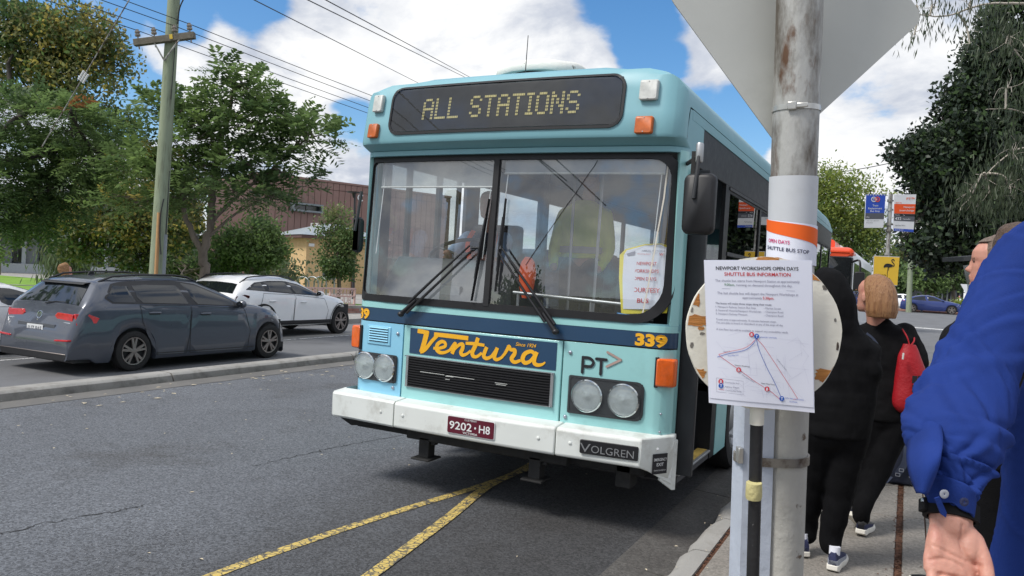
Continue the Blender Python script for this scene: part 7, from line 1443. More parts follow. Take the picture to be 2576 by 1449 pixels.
dk = {'dk': .6, 'gr': .4}; yl = {'ol': .40, 'gr': .2, 'ye': .28, 'dk': .12}; md_ = {'gr': .6, 'dk': .25, 'lt': .15}
d = 25
tree('autumn_tree', 'tall tree with yellowing leaves, its crown above the grey wagon at the left', gnd(404, 690, d, .1), [([gnd(404, 690, d, .1), A_(396, 610, d), A_(300, 490, d), A_(190, 330, d), A_(170, 180, d)], .20, .07), ([A_(300, 490, d), A_(180, 440, d), A_(60, 300, d - 1), A_(20, 160, d - 1)], .16, .06), ([A_(396, 610, d), A_(370, 540, d), A_(350, 470, d)], .12, .05)],
     [lobe(200, 85, d, 95, 70, 1.3, 420, yl), lobe(90, 95, d, 95, 85, 1.3, 420, {'ol': .4, 'dk': .4, 'ye': .12}), lobe(15, 60, d, 75, 90, 1.3, 300, {'dk': .6, 'gr': .4}), lobe(262, 150, d, 62, 70, 1.2, 300, yl), lobe(180, 190, d, 105, 70, 1.3, 420, yl), lobe(60, 210, d, 105, 75, 1.3, 400, {'ol': .4, 'dk': .5, 'ye': .1}), lobe(268, 260, d, 50, 70, 1.0, 200, yl), lobe(290, 340, d, 55, 60, 1.0, 180, md_),
      lobe(350, 480, d, 70, 60, 1.2, 240, yl), lobe(270, 470, d, 90, 60, 1.2, 260, yl), lobe(150, 540, d, 100, 45, 1.2, 260, {'ol': .4, 'dk': .3, 'ye': .25}), lobe(260, 570, d, 90, 45, 1.2, 260, yl), lobe(350, 580, d, 70, 55, 1.2, 240, yl), lobe(90, 590, d, 50, 45, 1, 140, {'dk': .5, 'ol': .5}), lobe(215, 625, d, 60, 30, 1, 140, {'ol': .6, 'dk': .4}), lobe(452, 470, d, 48, 60, 1.1, 240, {'gr': .5, 'ol': .4, 'ye': .1}), lobe(455, 570, d, 50, 66, 1.1, 300, {'ol': .5, 'dk': .3, 'ye': .2}), lobe(345, 650, d, 60, 34, 1, 200, {'ol': .5, 'dk': .5})], 'broad', .15, 'darkbark')
d = 18.5
tree('dark_tree', 'dark green feathery tree leaning in from the left edge', gnd(-150, 690, d, .1), [([gnd(-150, 690, d, .1), A_(-140, 560, d), A_(-80, 430, d), A_(-20, 380, d)], .30, .12), ([A_(-60, 420, d), A_(60, 400, d), A_(170, 372, d), A_(250, 380, d)], .12, .04), ([A_(-40, 390, d), A_(40, 300, d), A_(110, 250, d)], .11, .04), ([A_(-110, 500, d), A_(10, 490, d), A_(120, 470, d)], .10, .04)],
     [lobe(60, 300, d, 110, 65, 1.3, 400, dk), lobe(180, 320, d, 90, 55, 1.2, 340, md_), lobe(20, 390, d, 110, 60, 1.3, 400, dk), lobe(150, 400, d, 110, 50, 1.2, 380, dk), lobe(265, 410, d, 60, 45, 1.0, 200, md_), lobe(30, 470, d, 100, 55, 1.2, 380, dk), lobe(120, 480, d, 80, 45, 1.1, 200, dk), lobe(-20, 540, d, 70, 40, 1.0, 200, dk), lobe(60, 535, d, 60, 35, 1, 130, dk), lobe(176, 283, d - 1.2, 14, 26, .12, 9, {'br': 1})], 'pinnate', .52, 'darkbark')
d = 17.5
tree('feathery_tree', 'young green tree with feathery fronds and a forked trunk behind the white SUV', gnd(516, 710, d, .13), [([gnd(516, 710, d, .13), A_(517, 690, d), A_(512, 640, d), A_(528, 570, d), A_(535, 500, d), A_(545, 400, d), A_(575, 290, d), A_(590, 220, d)], .125, .03), ([A_(512, 645, d), A_(485, 590, d), A_(462, 530, d), A_(455, 440, d), A_(432, 395, d), A_(410, 330, d)], .075, .025), ([A_(530, 560, d), A_(600, 490, d), A_(690, 420, d), A_(770, 350, d)], .05, .018), ([A_(520, 600, d), A_(590, 540, d), A_(680, 490, d)], .04, .015)],
     [lobe(572, 195, d, 45, 32, .5, 70, md_), lobe(625, 225, d, 50, 40, .6, 90, md_), lobe(580, 265, d, 70, 40, .7, 130, md_), lobe(475, 275, d, 45, 35, .5, 80, md_), lobe(410, 280, d, 45, 35, .5, 80, md_), lobe(650, 310, d, 70, 45, .8, 150, md_), lobe(560, 335, d, 90, 50, 1, 200, md_), lobe(440, 350, d, 80, 50, .9, 170, md_), lobe(735, 300, d, 30, 32, .4, 50, md_), lobe(790, 345, d, 48, 28, .5, 80, md_), lobe(745, 365, d, 60, 32, .7, 100, md_), lobe(500, 420, d, 100, 45, 1, 210, {'gr': .5, 'lt': .35, 'dk': .15}), lobe(620, 410, d, 100, 48, 1, 220, md_), lobe(720, 445, d, 70, 36, .8, 130, dk), lobe(400, 440, d, 70, 50, .9, 150, {'gr': .5, 'lt': .3, 'ye': .1}), lobe(590, 480, d, 100, 36, 1, 190, dk), lobe(490, 500, d, 80, 34, .9, 130, {'gr': .5, 'lt': .35, 'ye': .1}), lobe(680, 500, d, 60, 24, .7, 80, dk), lobe(345, 420, d, 60, 45, .8, 110, md_), lobe(340, 510, d, 60, 36, .8, 100, {'gr': .5, 'lt': .3, 'ye': .1})], 'pinnate', .58, dens=.72, rise=.55)
d = 27
tree('bushy_tree', 'rounded leafy tree between the timber pole and the brown building', gnd(632, 700, d, .15), [([gnd(632, 700, d, .15), A_(632, 680, d), A_(625, 640, d), A_(640, 600, d)], .10, .04), ([A_(632, 680, d), A_(660, 640, d)], .06, .03), ([A_(630, 680, d), A_(590, 640, d)], .06, .03)],
     [lobe(640, 585, d, 55, 40, .9, 330, md_), lobe(590, 620, d, 50, 50, .9, 300, md_), lobe(675, 625, d, 45, 42, .8, 280, {'gr': .6, 'lt': .3, 'dk': .1}), lobe(640, 640, d, 70, 35, 1, 300, md_), lobe(610, 665, d, 60, 25, .8, 160, dk), lobe(555, 660, d, 40, 36, .8, 170, dk), lobe(480, 660, d + 3, 60, 34, .9, 260, dk), lobe(430, 640, d + 3, 40, 60, .8, 240, {'ol': .5, 'dk': .5})], 'broad', .13)
d = 30
tree('small_tree', 'small bushy tree in front of the yellow brick building', gnd(853, 725, d, .15), [([gnd(853, 725, d, .15), A_(853, 690, d), A_(850, 620, d), A_(848, 560, d)], .09, .03), ([A_(853, 690, d), A_(875, 650, d)], .05, .02)],
     [lobe(852, 545, d, 32, 26, .5, 170, {'gr': .5, 'ol': .4, 'lt': .1}), lobe(842, 590, d, 46, 40, .7, 330, {'gr': .5, 'ol': .3, 'dk': .2}), lobe(870, 610, d, 36, 40, .6, 250, {'gr': .6, 'ol': .3, 'dk': .1}), lobe(845, 650, d, 44, 34, .7, 300, {'dk': .5, 'gr': .4, 'ol': .1}), lobe(873, 670, d, 28, 26, .5, 140, dk), lobe(835, 690, d, 30, 14, .5, 80, dk)], 'broad', .12)
d = 34
tree('grey_green_shrub', 'grey green shrub in front of the glazed grey building', gnd(165, 690, d, .4), [([gnd(165, 690, d, .4), A_(165, 660, d)], .05, .02)], [lobe(167, 632, d, 20, 20, .35, 110, {'gg': 1}), lobe(160, 655, d, 30, 22, .5, 170, {'gg': .7, 'ol': .3}), lobe(175, 668, d, 28, 18, .5, 130, {'gg': 1}), lobe(150, 677, d, 24, 12, .4, 90, {'gg': 1})], 'droop', .34, cat='shrub')
d = 40
tree('garden_shrub', 'small green shrub at the left edge on the lawn', gnd(2, 660, d, .3), [([gnd(2, 660, d, .3), A_(2, 640, d)], .03, .02)], [lobe(4, 640, d, 9, 16, .25, 60, {'lt': .6, 'gr': .4})], 'broad', .16, cat='shrub')
# grey-green tussocks along the path
for i, x in enumerate((455, 500, 545, 590, 690, 720)):
    d = 30 + i % 2; tree('tussock_grass', 'pale tussock grass in the row beside the timber pole', gnd(x, 700, d, .15), [([gnd(x, 700, d, .15), gnd(x, 690, d, .3)], .02, .01)], [lobe(x, 694, d, 24, 9, .3, 60, {'gg': .8, 'ol': .2})], 'fine', .22, cat='grass clump', group='tussocks beside the timber pole')
# right side
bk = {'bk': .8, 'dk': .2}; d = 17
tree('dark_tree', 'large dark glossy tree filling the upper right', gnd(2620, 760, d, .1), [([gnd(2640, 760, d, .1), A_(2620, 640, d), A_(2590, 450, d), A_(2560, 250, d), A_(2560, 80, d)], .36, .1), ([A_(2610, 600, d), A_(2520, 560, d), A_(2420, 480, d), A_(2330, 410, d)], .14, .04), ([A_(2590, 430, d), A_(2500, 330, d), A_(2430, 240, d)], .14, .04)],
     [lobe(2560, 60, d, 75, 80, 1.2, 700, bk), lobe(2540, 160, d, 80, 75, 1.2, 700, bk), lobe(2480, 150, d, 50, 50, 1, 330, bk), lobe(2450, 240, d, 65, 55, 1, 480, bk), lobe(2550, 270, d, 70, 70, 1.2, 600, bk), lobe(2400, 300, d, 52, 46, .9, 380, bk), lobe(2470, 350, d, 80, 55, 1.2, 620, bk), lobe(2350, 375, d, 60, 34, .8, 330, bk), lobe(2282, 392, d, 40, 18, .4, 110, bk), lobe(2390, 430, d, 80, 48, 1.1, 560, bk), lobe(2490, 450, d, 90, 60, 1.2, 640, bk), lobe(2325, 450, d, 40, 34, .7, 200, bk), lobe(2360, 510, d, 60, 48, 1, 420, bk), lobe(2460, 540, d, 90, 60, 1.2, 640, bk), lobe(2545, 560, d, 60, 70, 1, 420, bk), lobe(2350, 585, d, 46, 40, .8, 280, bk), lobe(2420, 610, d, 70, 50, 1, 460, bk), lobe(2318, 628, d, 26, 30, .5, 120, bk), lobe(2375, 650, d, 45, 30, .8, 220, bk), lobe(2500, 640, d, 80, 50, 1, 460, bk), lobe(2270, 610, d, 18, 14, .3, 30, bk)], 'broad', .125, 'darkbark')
d = 9.5
tree('eucalypt', 'gum tree with pale bare twigs and drooping leaves at the right edge', gnd(2760, 760, d, .1), [([gnd(2760, 760, d, .1), A_(2740, 500, d), A_(2720, 250, d), A_(2700, -40, d)], .2, .08), ([A_(2710, 60, d), A_(2640, 18, d), A_(2560, 8, d), A_(2470, 12, d), A_(2380, 40, d), A_(2310, 36, d)], .022, .006), ([A_(2740, 480, d), A_(2640, 400, d), A_(2576, 372, d), A_(2520, 402, d), A_(2480, 440, d)], .018, .005), ([A_(2735, 420, d), A_(2640, 330, d), A_(2560, 278, d), A_(2480, 275, d)], .014, .004), ([A_(2725, 300, d), A_(2600, 180, d), A_(2540, 110, d)], .02, .006)],
     [lobe(2300, 30, d, 26, 36, .25, 22, {'eu': 1}), lobe(2345, 20, d, 34, 26, .25, 16, {'eu': 1}), lobe(2300, 88, d, 30, 22, .2, 10, {'eu': 1}), lobe(2440, 30, d, 70, 36, .4, 60, {'eu': 1}), lobe(2530, 110, d, 60, 70, .5, 90, {'eu': 1}), lobe(2540, 220, d, 50, 60, .4, 70, {'eu': 1}), lobe(2440, 110, d, 30, 40, .3, 14, {'eu': 1}), lobe(2550, 400, d, 50, 70, .4, 100, {'eu': 1}), lobe(2490, 480, d, 60, 70, .4, 110, {'eu': 1}), lobe(2550, 500, d, 50, 60, .4, 80, {'eu': 1}), lobe(2440, 500, d, 36, 56, .3, 50, {'eu': 1})], 'droop', .105, 'palebark', twig=.004)
d = 36; yg = {'yg': .8, 'lt': .2}
tree('yellow_green_tree', 'light yellow green tree behind the two buses', gnd(2120, 740, d, .0), [([gnd(2120, 740, d, 0), A_(2120, 640, d), A_(2115, 560, d), A_(2110, 490, d)], .2, .05), ([A_(2120, 620, d), A_(2170, 540, d)], .1, .03), ([A_(2120, 620, d), A_(2060, 540, d)], .1, .03)],
     [lobe(2085, 450, d, 36, 24, .7, 80, yg), lobe(2060, 480, d, 46, 36, .9, 170, yg), lobe(2125, 470, d, 40, 26, .8, 90, yg), lobe(2190, 478, d, 34, 14, .5, 36, yg), lobe(2165, 505, d, 44, 30, .9, 150, yg), lobe(2100, 520, d, 70, 40, 1.1, 330, yg), lobe(2050, 550, d, 50, 50, 1, 260, yg), lobe(2160, 560, d, 60, 38, 1.1, 280, yg), lobe(2100, 585, d, 70, 40, 1.2, 330, {'yg': .5, 'lt': .3, 'gr': .2}), lobe(2190, 610, d, 40, 34, .9, 160, {'yg': .5, 'gr': .5}), lobe(2150, 635, d, 60, 30, 1, 200, {'gr': .6, 'yg': .4})], 'fine', .17)
for (x, y, rx, ry, d, mix, lab) in ((2262, 650, 30, 24, 95, {'ol': .6, 'gr': .4}, 'distant olive tree left of the pale pole'), (2300, 655, 24, 22, 100, {'gr': .7, 'ol': .3}, 'distant tree right of the pale pole'), (2345, 665, 50, 26, 86, {'gr': .6, 'dk': .4}, 'spreading green tree over the far sheds'), (2400, 690, 44, 26, 84, {'gr': .6, 'dk': .4}, 'green tree beside the far sheds'), (2270, 712, 26, 20, 88, dk, 'low dark tree under the yellow poster'), (2330, 705, 46, 18, 82, {'gr': .7, 'lt': .3}, 'low green tree in front of the far sheds'), (2450, 690, 40, 40, 88, dk, 'dark far tree behind the shelter')):
    tree('distant_tree', lab, gnd(x, 750, d, .25), [([gnd(x, 750, d, .25), A_(x, y, d)], .3, .1)], [lobe(x - rx * .3, y, d, rx * .7, ry, 1.4, 170, mix), lobe(x + rx * .4, y + ry * .2, d, rx * .6, ry * .8, 1.4, 150, mix), lobe(x, y - ry * .5, d, rx * .5, ry * .5, 1.2, 90, mix)], 'broad', .42, group='distant trees beyond the intersection')
# ------------------------------------------------------------------ timber power pole, wires, lamp
M['timber'] = mat('green_grey_treated_timber', S(142, 152, 128), .9, var=.12, scale=4, stretch=(3, 3, .3), col2=S(112, 116, 96), thr=(.5, .7), dscale=6, bump=.5, bscale=24); M['oldtimber'] = mat('weathered_timber_arm', S(110, 104, 92), .9, var=.2, scale=8, bump=.4, bscale=30); M['porcelain'] = mat('brown_grey_porcelain', S(150, 142, 134), .25, var=.1); M['wire'] = mat('black_wire', (.02, .02, .022), .6); M['conduit'] = mat('grey_conduit', S(140, 146, 150), .5, var=.05); M['paletimber'] = mat('new_timber_batten', S(190, 146, 100), .8, var=.1)
d = 15.5; b0 = at(394, 700, d); tp = at(441, -60, d); pdv = unit(tp - b0); pb = b0 + pdv * ((0.1 - b0[2]) / pdv[2]); Lp = np.linalg.norm(tp - pb)
PP_ = thing('power_pole', 'green grey timber power pole with a crossarm behind the grey wagon', 'power pole', pb); prt = unit(RT - pdv * (RT @ pdv)); pfr = unit(np.cross(prt, pdv)); pfr = pfr if pfr @ FWD < 0 else -pfr
PPt = lambda y: pb + pdv * ((at(415, y, d)[2] - pb[2]) / pdv[2])
m = MB(); m.tube([pb, PPt(350), tp], [.155, .132, .112], 20); m.build('pole', M['timber'], PP_, smooth=50, world=True)
a0, a1 = at(338, 108, d - .16), at(490, 89, d - .16); ad = unit(a1 - a0); an = unit(np.cross(ad, UP)); au = np.cross(an, ad); au = au if au[2] > 0 else -au
m = MB(); m.obox((a0 + a1) / 2, ad * np.linalg.norm(a1 - a0) / 2, an * .055, au * .065); XA = m.build('crossarm', M['oldtimber'], PP_, bevel=.006, world=True)
INS = []
for t in (.07, .34, .68, .93):
    c = a0 + (a1 - a0) * t + au * .065; m = MB(); m.lathe([(.014, -.2), (.014, .05), (.05, .06), (.055, .09), (.03, .11), (.05, .125), (.05, .15), (.03, .165), (.035, .185), (.001, .20)], c, au, 14); m.build('insulator', M['porcelain'], XA, smooth=50, world=True); INS.append(c + au * .175)
for x in (386, 452): m = MB(); q0, q1 = at(x, 104 if x < 400 else 98, d - .2), at(413, 152, d - .17); m.tube([q0, q1], .016, 6); m.build('brace', M['galv'], PP_, world=True)
m = MB(); c = at(430, 92, d - .225); m.obox(c, ad * .03, an * .004, au * .045); M['tagyellow'] = mat('yellow_number_tag', S(214, 182, 60), .6); m.build('number_tag', M['tagyellow'], PP_, world=True)
def strip(x0, y0, x1, y1, r, nm, mt, off=-.14): m = MB(); m.tube([at(x0, y0, d + off), at((x0 + x1) / 2, (y0 + y1) / 2, d + off), at(x1, y1, d + off)], r, 8); m.build(nm, M[mt], PP_, smooth=50, world=True)
strip(400, 535, 392, 700, .035, 'batten', 'paletimber'); strip(415, 590, 409, 700, .05, 'conduit', 'conduit', -.02); strip(424, 430, 416, 590, .022, 'cable', 'wire', -.02); strip(440, 120, 430, 250, .008, 'cable', 'wire', -.1)
m = MB(); m.tube(smoothpath([at(412, 500, d - .14), at(404, 540, d - .16), at(402, 600, d - .17), at(405, 640, d - .16)], 4), .012, 6); m.tube(smoothpath([at(447, 60, d - .05), at(452, 20, d - .1), at(466, -10, d - .1)], 4), .014, 6); m.build('loose_cable', M['wire'], PP_, smooth=50, world=True)
def wire(P, r, label, sag=0.0, group=None, nm='overhead_wire'):
    P = [V3(p) for p in P]; Q = []
    for a, b_ in zip(P[:-1], P[1:]):
        for t in np.linspace(0, 1, 13): Q.append(a + (b_ - a) * t - np.array([0, 0, 4 * sag * t * (1 - t)]))
    m = MB(); m.tube(Q, r, 5); o = m.build(nm, M['wire'], smooth=60); tag(o, label, 'wire', group); return o
for i, c in enumerate(INS):
    wire([c + np.array([-.5, -26, 1.2]), c, c + np.array([1.2, 42, .2])], .008, ['leftmost', 'second', 'third', 'rightmost'][i] + ' overhead wire on the timber pole crossarm, running behind the bus', .35)
for k, ((x0, y0), (x1, y1), lab) in enumerate((((640, 0), (1035, 200), 'overhead wire crossing the sky left of the roof hatch, lowest of three'), ((775, 0), (1155, 187), 'overhead wire above the bus, middle of three'), ((820, 0), (1165, 185), 'overhead wire above the bus, uppermost of three'))):
    p0, p1 = aty(x0, y0, 12), aty(x1, y1, 31); dv = p1 - p0; wire([p0 - dv * .8, p1 + dv * 1.2], .012, lab, .0)
s0, s1 = at(338, -22, 13), at(212, 190, 13.4)
m = MB(); m.tube([s0 + (s0 - s1) * .6, s1, s1 + (s1 - s0) * .9], .010, 6); SW_ = thing('stay_wire', 'slanting stay wire with white guard rods in front of the left trees', 'stay wire', s1); m.build('wire', M['galv'], SW_, smooth=60, world=True)
for k, o_ in enumerate((-.05, 0, .05)): m = MB(); sd = unit(s1 - s0); c = s1 + sd * .02 + np.cross(sd, FWD) * o_; m.tube([c - sd * .08, c + sd * .10], .017, 8); m.build('guard_rod', M['white'], SW_, smooth=60, world=True)
wire([at(1990, 446, 40), at(2245, 409, 40), at(2560, 372, 38)], .02, 'single overhead wire on the right running into the dark tree', .1)
lp = at(890, 720, 36); LP = thing('street_lamp', 'street lamp with a flat disc head in front of the brown building', 'street lamp', (lp[0], lp[1], .15)); m = MB(); tpl = at(893, 492, 36); m.tube([(lp[0], lp[1], .15), at(892, 520, 36), tpl], [.07, .05, .045], 10); m.build('post', M['dark'], LP, smooth=60, world=True); m = MB(); m.lathe([(.05, -.25), (.10, -.05), (.33, -.02), (.34, .02), (.001, .03)], at(891, 484, 36), (0, 0, 1), 20); m.build('lamp_head', M['dark'], LP, smooth=40, world=True)

# ------------------------------------------------------------------ buildings on the left
M['cladding'] = mat('brown_metal_cladding', S(142, 110, 102), .5, var=.06, scale=.8); M['claddark'] = mat('brown_seam', S(96, 70, 66), .6, var=.1); M['greywall'] = mat('grey_render', S(122, 126, 130), .8, var=.06); M['palecol'] = mat('pale_grey_column', S(176, 182, 186), .7, var=.05); M['winglass'] = mat('dark_office_glass', (.022, .028, .034), .06, var=.3, scale=.6, spec=.9); M['mullion'] = mat('grey_mullion', S(132, 138, 142), .5, var=.05); M['cream'] = mat('yellow_brick', S(208, 178, 132), .85, var=.08, scale=2, col2=S(194, 160, 112), thr=(.5, .6), dscale=18); M['tin'] = mat('grey_tin_roof', S(160, 170, 176), .5, .2, var=.05); M['pinkmetal'] = mat('pink_sign_metal', S(206, 174, 166), .7, var=.06); M['pinkbrick'] = mat('pink_brick', S(176, 134, 122), .85, var=.15)
def wallframe(p, q):                                                # frame along a facade from p to q (ground points)
    p, q = np.array([p[0], p[1], 0.]), np.array([q[0], q[1], 0.]); u = unit(q - p); n = np.array([u[1], -u[0], 0.]); n = n if n @ (CAM - p) > 0 else -n
    return lambda a, z, o=0.0: p + u * a + n * o + np.array([0, 0, z]), np.linalg.norm(q - p), u, n
def fbox(m, F, a0, a1, z0, z1, o0, o1):
    c = [F(a, z, o) for z in (z0, z1) for a, o in ((a0, o0), (a1, o0), (a1, o1), (a0, o1))]; return m.add(c, [(0, 3, 2, 1), (4, 5, 6, 7), (0, 1, 5, 4), (1, 2, 6, 5), (2, 3, 7, 6), (3, 0, 4, 7)])
# brown clad building
F, L_, u_, n_ = wallframe(at(655, 600, 44.5), at(1130, 600, 53))
BB = thing('building', 'brown metal clad library building behind the trees and the bus', 'building', F(0, 0))
K = 1.0; zt = at(790, 448, 46)[2]
m = MB(); fbox(m, F, 0, L_, -.1, zt - .1, -9, -.08); m.build('wall', M['claddark'], BB, world=True)
m = MB(); fbox(m, F, -.06, L_, zt - .1, zt + .02, -9, .05); m.build('parapet', M['cladding'], BB, world=True)
pw = .40; npan = int(L_ / pw); z1, z2 = 2.55, 4.15
wa0, wa1, wz0, wz1 = 1.95, 3.75, 4.22, 4.75
wc0 = None
def apix(x, y):                                                     # along-facade coordinate and height of a photo point on that wall
    P0 = F(0, 0); dr = _ray(x, y); t = ((P0 - CAM) @ n_) / (dr @ n_); p = CAM + dr * t; return (p - P0) @ u_, p[2]
(wa0, wz1), (wa1, wz0) = apix(735, 513), apix(803, 533)
rows_b = [(2.3, apix(760, 600)[1]), (apix(760, 600)[1] + .03, apix(760, 508)[1] + .9), (apix(760, 508)[1] + .93, zt - .12)]
for (za, zb) in rows_b:
    for i in range(npan):
        a0_, a1_ = i * pw + .015, (i + 1) * pw - .015
        if a1_ > wa0 - .05 and a0_ < wa1 + .05 and za < wz1 and zb > wz0:
            for s0_, s1_ in ((za, wz0 - .1), (wz1 + .1, zb)):
                if s1_ - s0_ > .1: m = MB(); fbox(m, F, a0_, a1_, s0_, s1_, -.08, 0); m.build('panel', M['cladding'], BB, world=True)
            continue
        m = MB(); fbox(m, F, a0_, a1_, za, zb, -.08, .0 if i % 2 else .006); m.build('panel', M['cladding'], BB, world=True)
m = MB()
for a, b_, c, e in ((wa0 - .1, wa1 + .1, wz1, wz1 + .1), (wa0 - .1, wa1 + .1, wz0 - .1, wz0), (wa0 - .1, wa0, wz0, wz1), (wa1, wa1 + .1, wz0, wz1)): fbox(m, F, a, b_, c, e, -.1, .35)
WN_ = m.build('window', M['mullion'], BB, world=True)
for k in range(2): m = MB(); w_ = (wa1 - wa0) / 2; fbox(m, F, wa0 + k * w_ + .03, wa0 + (k + 1) * w_ - .03, wz0 + .02, wz1 - .02, -.06, -.03); m.build('pane', M['winglass'], WN_, world=True)
(ca0, cz), (ca1, _) = apix(700, 626), apix(772, 626)
m = MB(); fbox(m, F, ca0 - 1.5, ca1, cz - .16, cz + .12, 0, 2.2); m.build('entry_canopy', M['mullion'], BB, world=True)
m = MB(); fbox(m, F, ca0 - 1.5, ca1 + .2, 0, cz - .16, -.04, .02); E1 = m.build('entry_recess', M['winglass'], BB, world=True)
for a in (ca0 + .2, ca0 + .9, ca1 - .5): m = MB(); fbox(m, F, a, a + .08, 0, cz - .16, .02, .08); m.build('door_mullion', M['mullion'], E1, world=True)
(sa, sz) = apix(905, 498); m = MB(); m.text('C', F(sa, sz - .2, .06), u_ if u_ @ RT > 0 else -u_, (0, 0, 1), .62, bold=.01); m.build('wall_letter', M['white'], BB, world=True)
# yellow brick annex
F, L_, u_, n_ = wallframe(at(770, 640, 41), at(960, 640, 43.5)); YB = thing('building', 'small yellow brick building with a grey hipped tin roof', 'building', F(0, 0)); ez = at(790, 600, 41.2)[2]
m = MB(); fbox(m, F, 0, L_, -.1, ez, -5, 0); m.build('wall', M['cream'], YB, world=True)
m = MB(); fbox(m, F, -.45, L_ + .3, ez, ez + .16, -5.2, .45); m.build('eaves', M['claddark'], YB, world=True)
m = MB(); e0, e1, e2, e3 = F(-.5, ez + .165, .5), F(L_ + .3, ez + .165, .5), F(L_ + .3, ez + .165, -5.2), F(-.5, ez + .165, -5.2); r0_, r1_ = F(1.8, ez + .95, -2.3), F(L_ - 1.5, ez + .95, -2.3); m.add([e0, e1, e2, e3, r0_, r1_], [(0, 1, 5, 4), (1, 2, 5), (2, 3, 4, 5), (3, 0, 4), (3, 2, 1, 0)]); m.build('roof', M['tin'], YB, world=True)
m = MB(); c = F(.25, ez - .35, .06); m.obox(c, u_ * .14, n_ * .05, (0, 0, .08)); m.build('security_light', M['white'], YB, world=True)
m = MB(); fbox(m, F, 2.6, 2.68, 0, ez, 0, .08); m.build('downpipe', M['claddark'], YB, world=True); m = MB(); fbox(m, F, .95, 1.7, .9, 1.9, -.05, .03); Wd = m.build('window', M['mullion'], YB, world=True); m = MB(); fbox(m, F, 1.0, 1.65, .95, 1.85, .03, .04); m.build('pane', M['winglass'], Wd, world=True)
for k in range(2): m = MB(); b1_, b2_ = at(783 + k * 15, 585, 40), at(783 + k * 15, 562, 40); m.tube([b1_, b2_, at(797 + k * 8, 562, 40), at(797 + k * 8, 585, 40)], .03, 6); m.build('roof_rail', M['white'], YB, world=True)
# grey glazed building on the left
F, L_, u_, n_ = wallframe(at(-260, 650, 46), at(500, 650, 54.3)); GB = thing('building', 'low grey glazed building with pale columns behind the left trees', 'building', F(0, 0))
zb, zw = .75, at(205, 606, 51)[2]
m = MB(); fbox(m, F, 0, L_, -.1, 5.2, -8, -.9); m.build('wall', M['greywall'], GB, world=True)
m = MB(); fbox(m, F, -.3, L_, zw + .3, 5.6, -.9, -.1); m.build('fascia', M['greywall'], GB, world=True); m = MB(); fbox(m, F, -.3, L_ * .42, zw + .22, zw + .36, -.9, 1.6); m.build('awning', M['palecol'], GB, world=True)
m = MB(); fbox(m, F, 0, L_, -.1, zb, -.9, .6); m.build('plinth', M['palecol'], GB, world=True)
a = 1.0; i = 0
def aG(x): P0 = F(0, 0); dr = _ray(x, 650); t = ((P0 - CAM) @ n_) / (dr @ n_); return (CAM + dr * t - P0) @ u_
cols = [aG(x) for x in (-195, -130, -65, 0, 65, 136, 205, 271, 335, 400, 470)]
for a in cols:
    m = MB(); fbox(m, F, a - .22, a + .0, zb, zw + .3, -.9, .15); m.build('column', M['palecol'], GB, world=True); m = MB(); fbox(m, F, a, a + .62, zb, zw + .3, -.9, -.05); m.build('wall_panel', M['greywall'], GB, world=True)
for a, b_ in zip(cols[:-1], cols[1:]):
    m = MB()
    for zz_ in (zb + .02, zb + 1.0, zw + .2): fbox(m, F, a + .62, b_ - .22, zz_, zz_ + .06, -.86, -.78)
    for t in (0, .5, 1): q = a + .62 + (b_ - a - .90) * t; fbox(m, F, q, q + .06, zb, zw + .3, -.86, -.78)
    wd = m.build('window', M['mullion'], GB, world=True)
    for t in (0, 1):
        w_ = (b_ - a - .84) / 2; q = a + .62 + w_ * t; m = MB(); fbox(m, F, q + .06, q + w_, zb + .05, zw + .25, -.84, -.82); m.build('pane', M['winglass'], wd, world=True)
# library sign, brick piers, bike hoops
F, L_, u_, n_ = wallframe(at(690, 740, 23.5), at(900, 745, 26)); LS = thing('library_sign', 'pink metal NEWPORT LIBRARY and HUB sign wall behind the white SUV', 'sign', F(0, 0))
def aL(x, y=740): P0 = F(0, 0); dr = _ray(x, y); t = ((P0 - CAM) @ n_) / (dr @ n_); p = CAM + dr * t; return (p - P0) @ u_, p[2]
tx_ = u_ if u_ @ RT > 0 else -u_
(l0, zt1), (l1, _), (_, zm), (_, zl) = aL(833, 725), aL(893, 725), aL(860, 745), aL(860, 766)
m = MB()
for z in (zt1, zm, zl): fbox(m, F, 0, l1 + .05, z - .03, z + .02, -.06, 0)
for x in (0, aL(790)[0], aL(812)[0], l0 - .02, l1): fbox(m, F, x, x + .05, zl, zt1, -.06, 0)
m.build('frame', M['pinkmetal'], LS, world=True)
for s, x, z, h in (('LIBRARY', (l0 + l1) / 2, zm + .03, (zt1 - zm) * .92), ('& HUB', (l0 + l1) / 2, zl + .03, (zm - zl) * .92), ('NEWPORT', aL(765)[0], zl + .06, (zt1 - zl) * .9)): m = MB(); m.text(s, F(x, z, .01), tx_, (0, 0, 1), h * 1.3, bold=.015, width=(l1 - l0) * (.88 if s != '& HUB' else .7) * (1.6 if s == 'NEWPORT' else 1)); m.build('lettering', M['pinkmetal'], LS, world=True)
PB = thing('brick_wall', 'low pink brick wall under the library sign', 'wall', F(0, 0, -.1)); m = MB(); fbox(m, F, -.5, l1 + .6, 0, zl - .05, -.34, -.10); m.build('core', M['kerb'], PB, world=True)
bh, bl = .095, .28; first = None; M['pinkbrick2'] = mat('dark_pink_brick', S(150, 108, 98), .85, var=.2)
for r_ in range(int((zl - .06) / bh)):
    for c_ in range(int((l1 + .5 - l0 + .4) / bl)):
        a = l0 - .4 + c_ * bl + (.14 if r_ % 2 else 0)
        if first is None or True: m = MB(); fbox(m, F, a + .006, a + bl - .006, r_ * bh + .006, (r_ + 1) * bh - .006, -.10, -.088 + random.uniform(0, .006)); m.build('brick', M['pinkbrick' if random.random() < .7 else 'pinkbrick2'], PB, world=True)
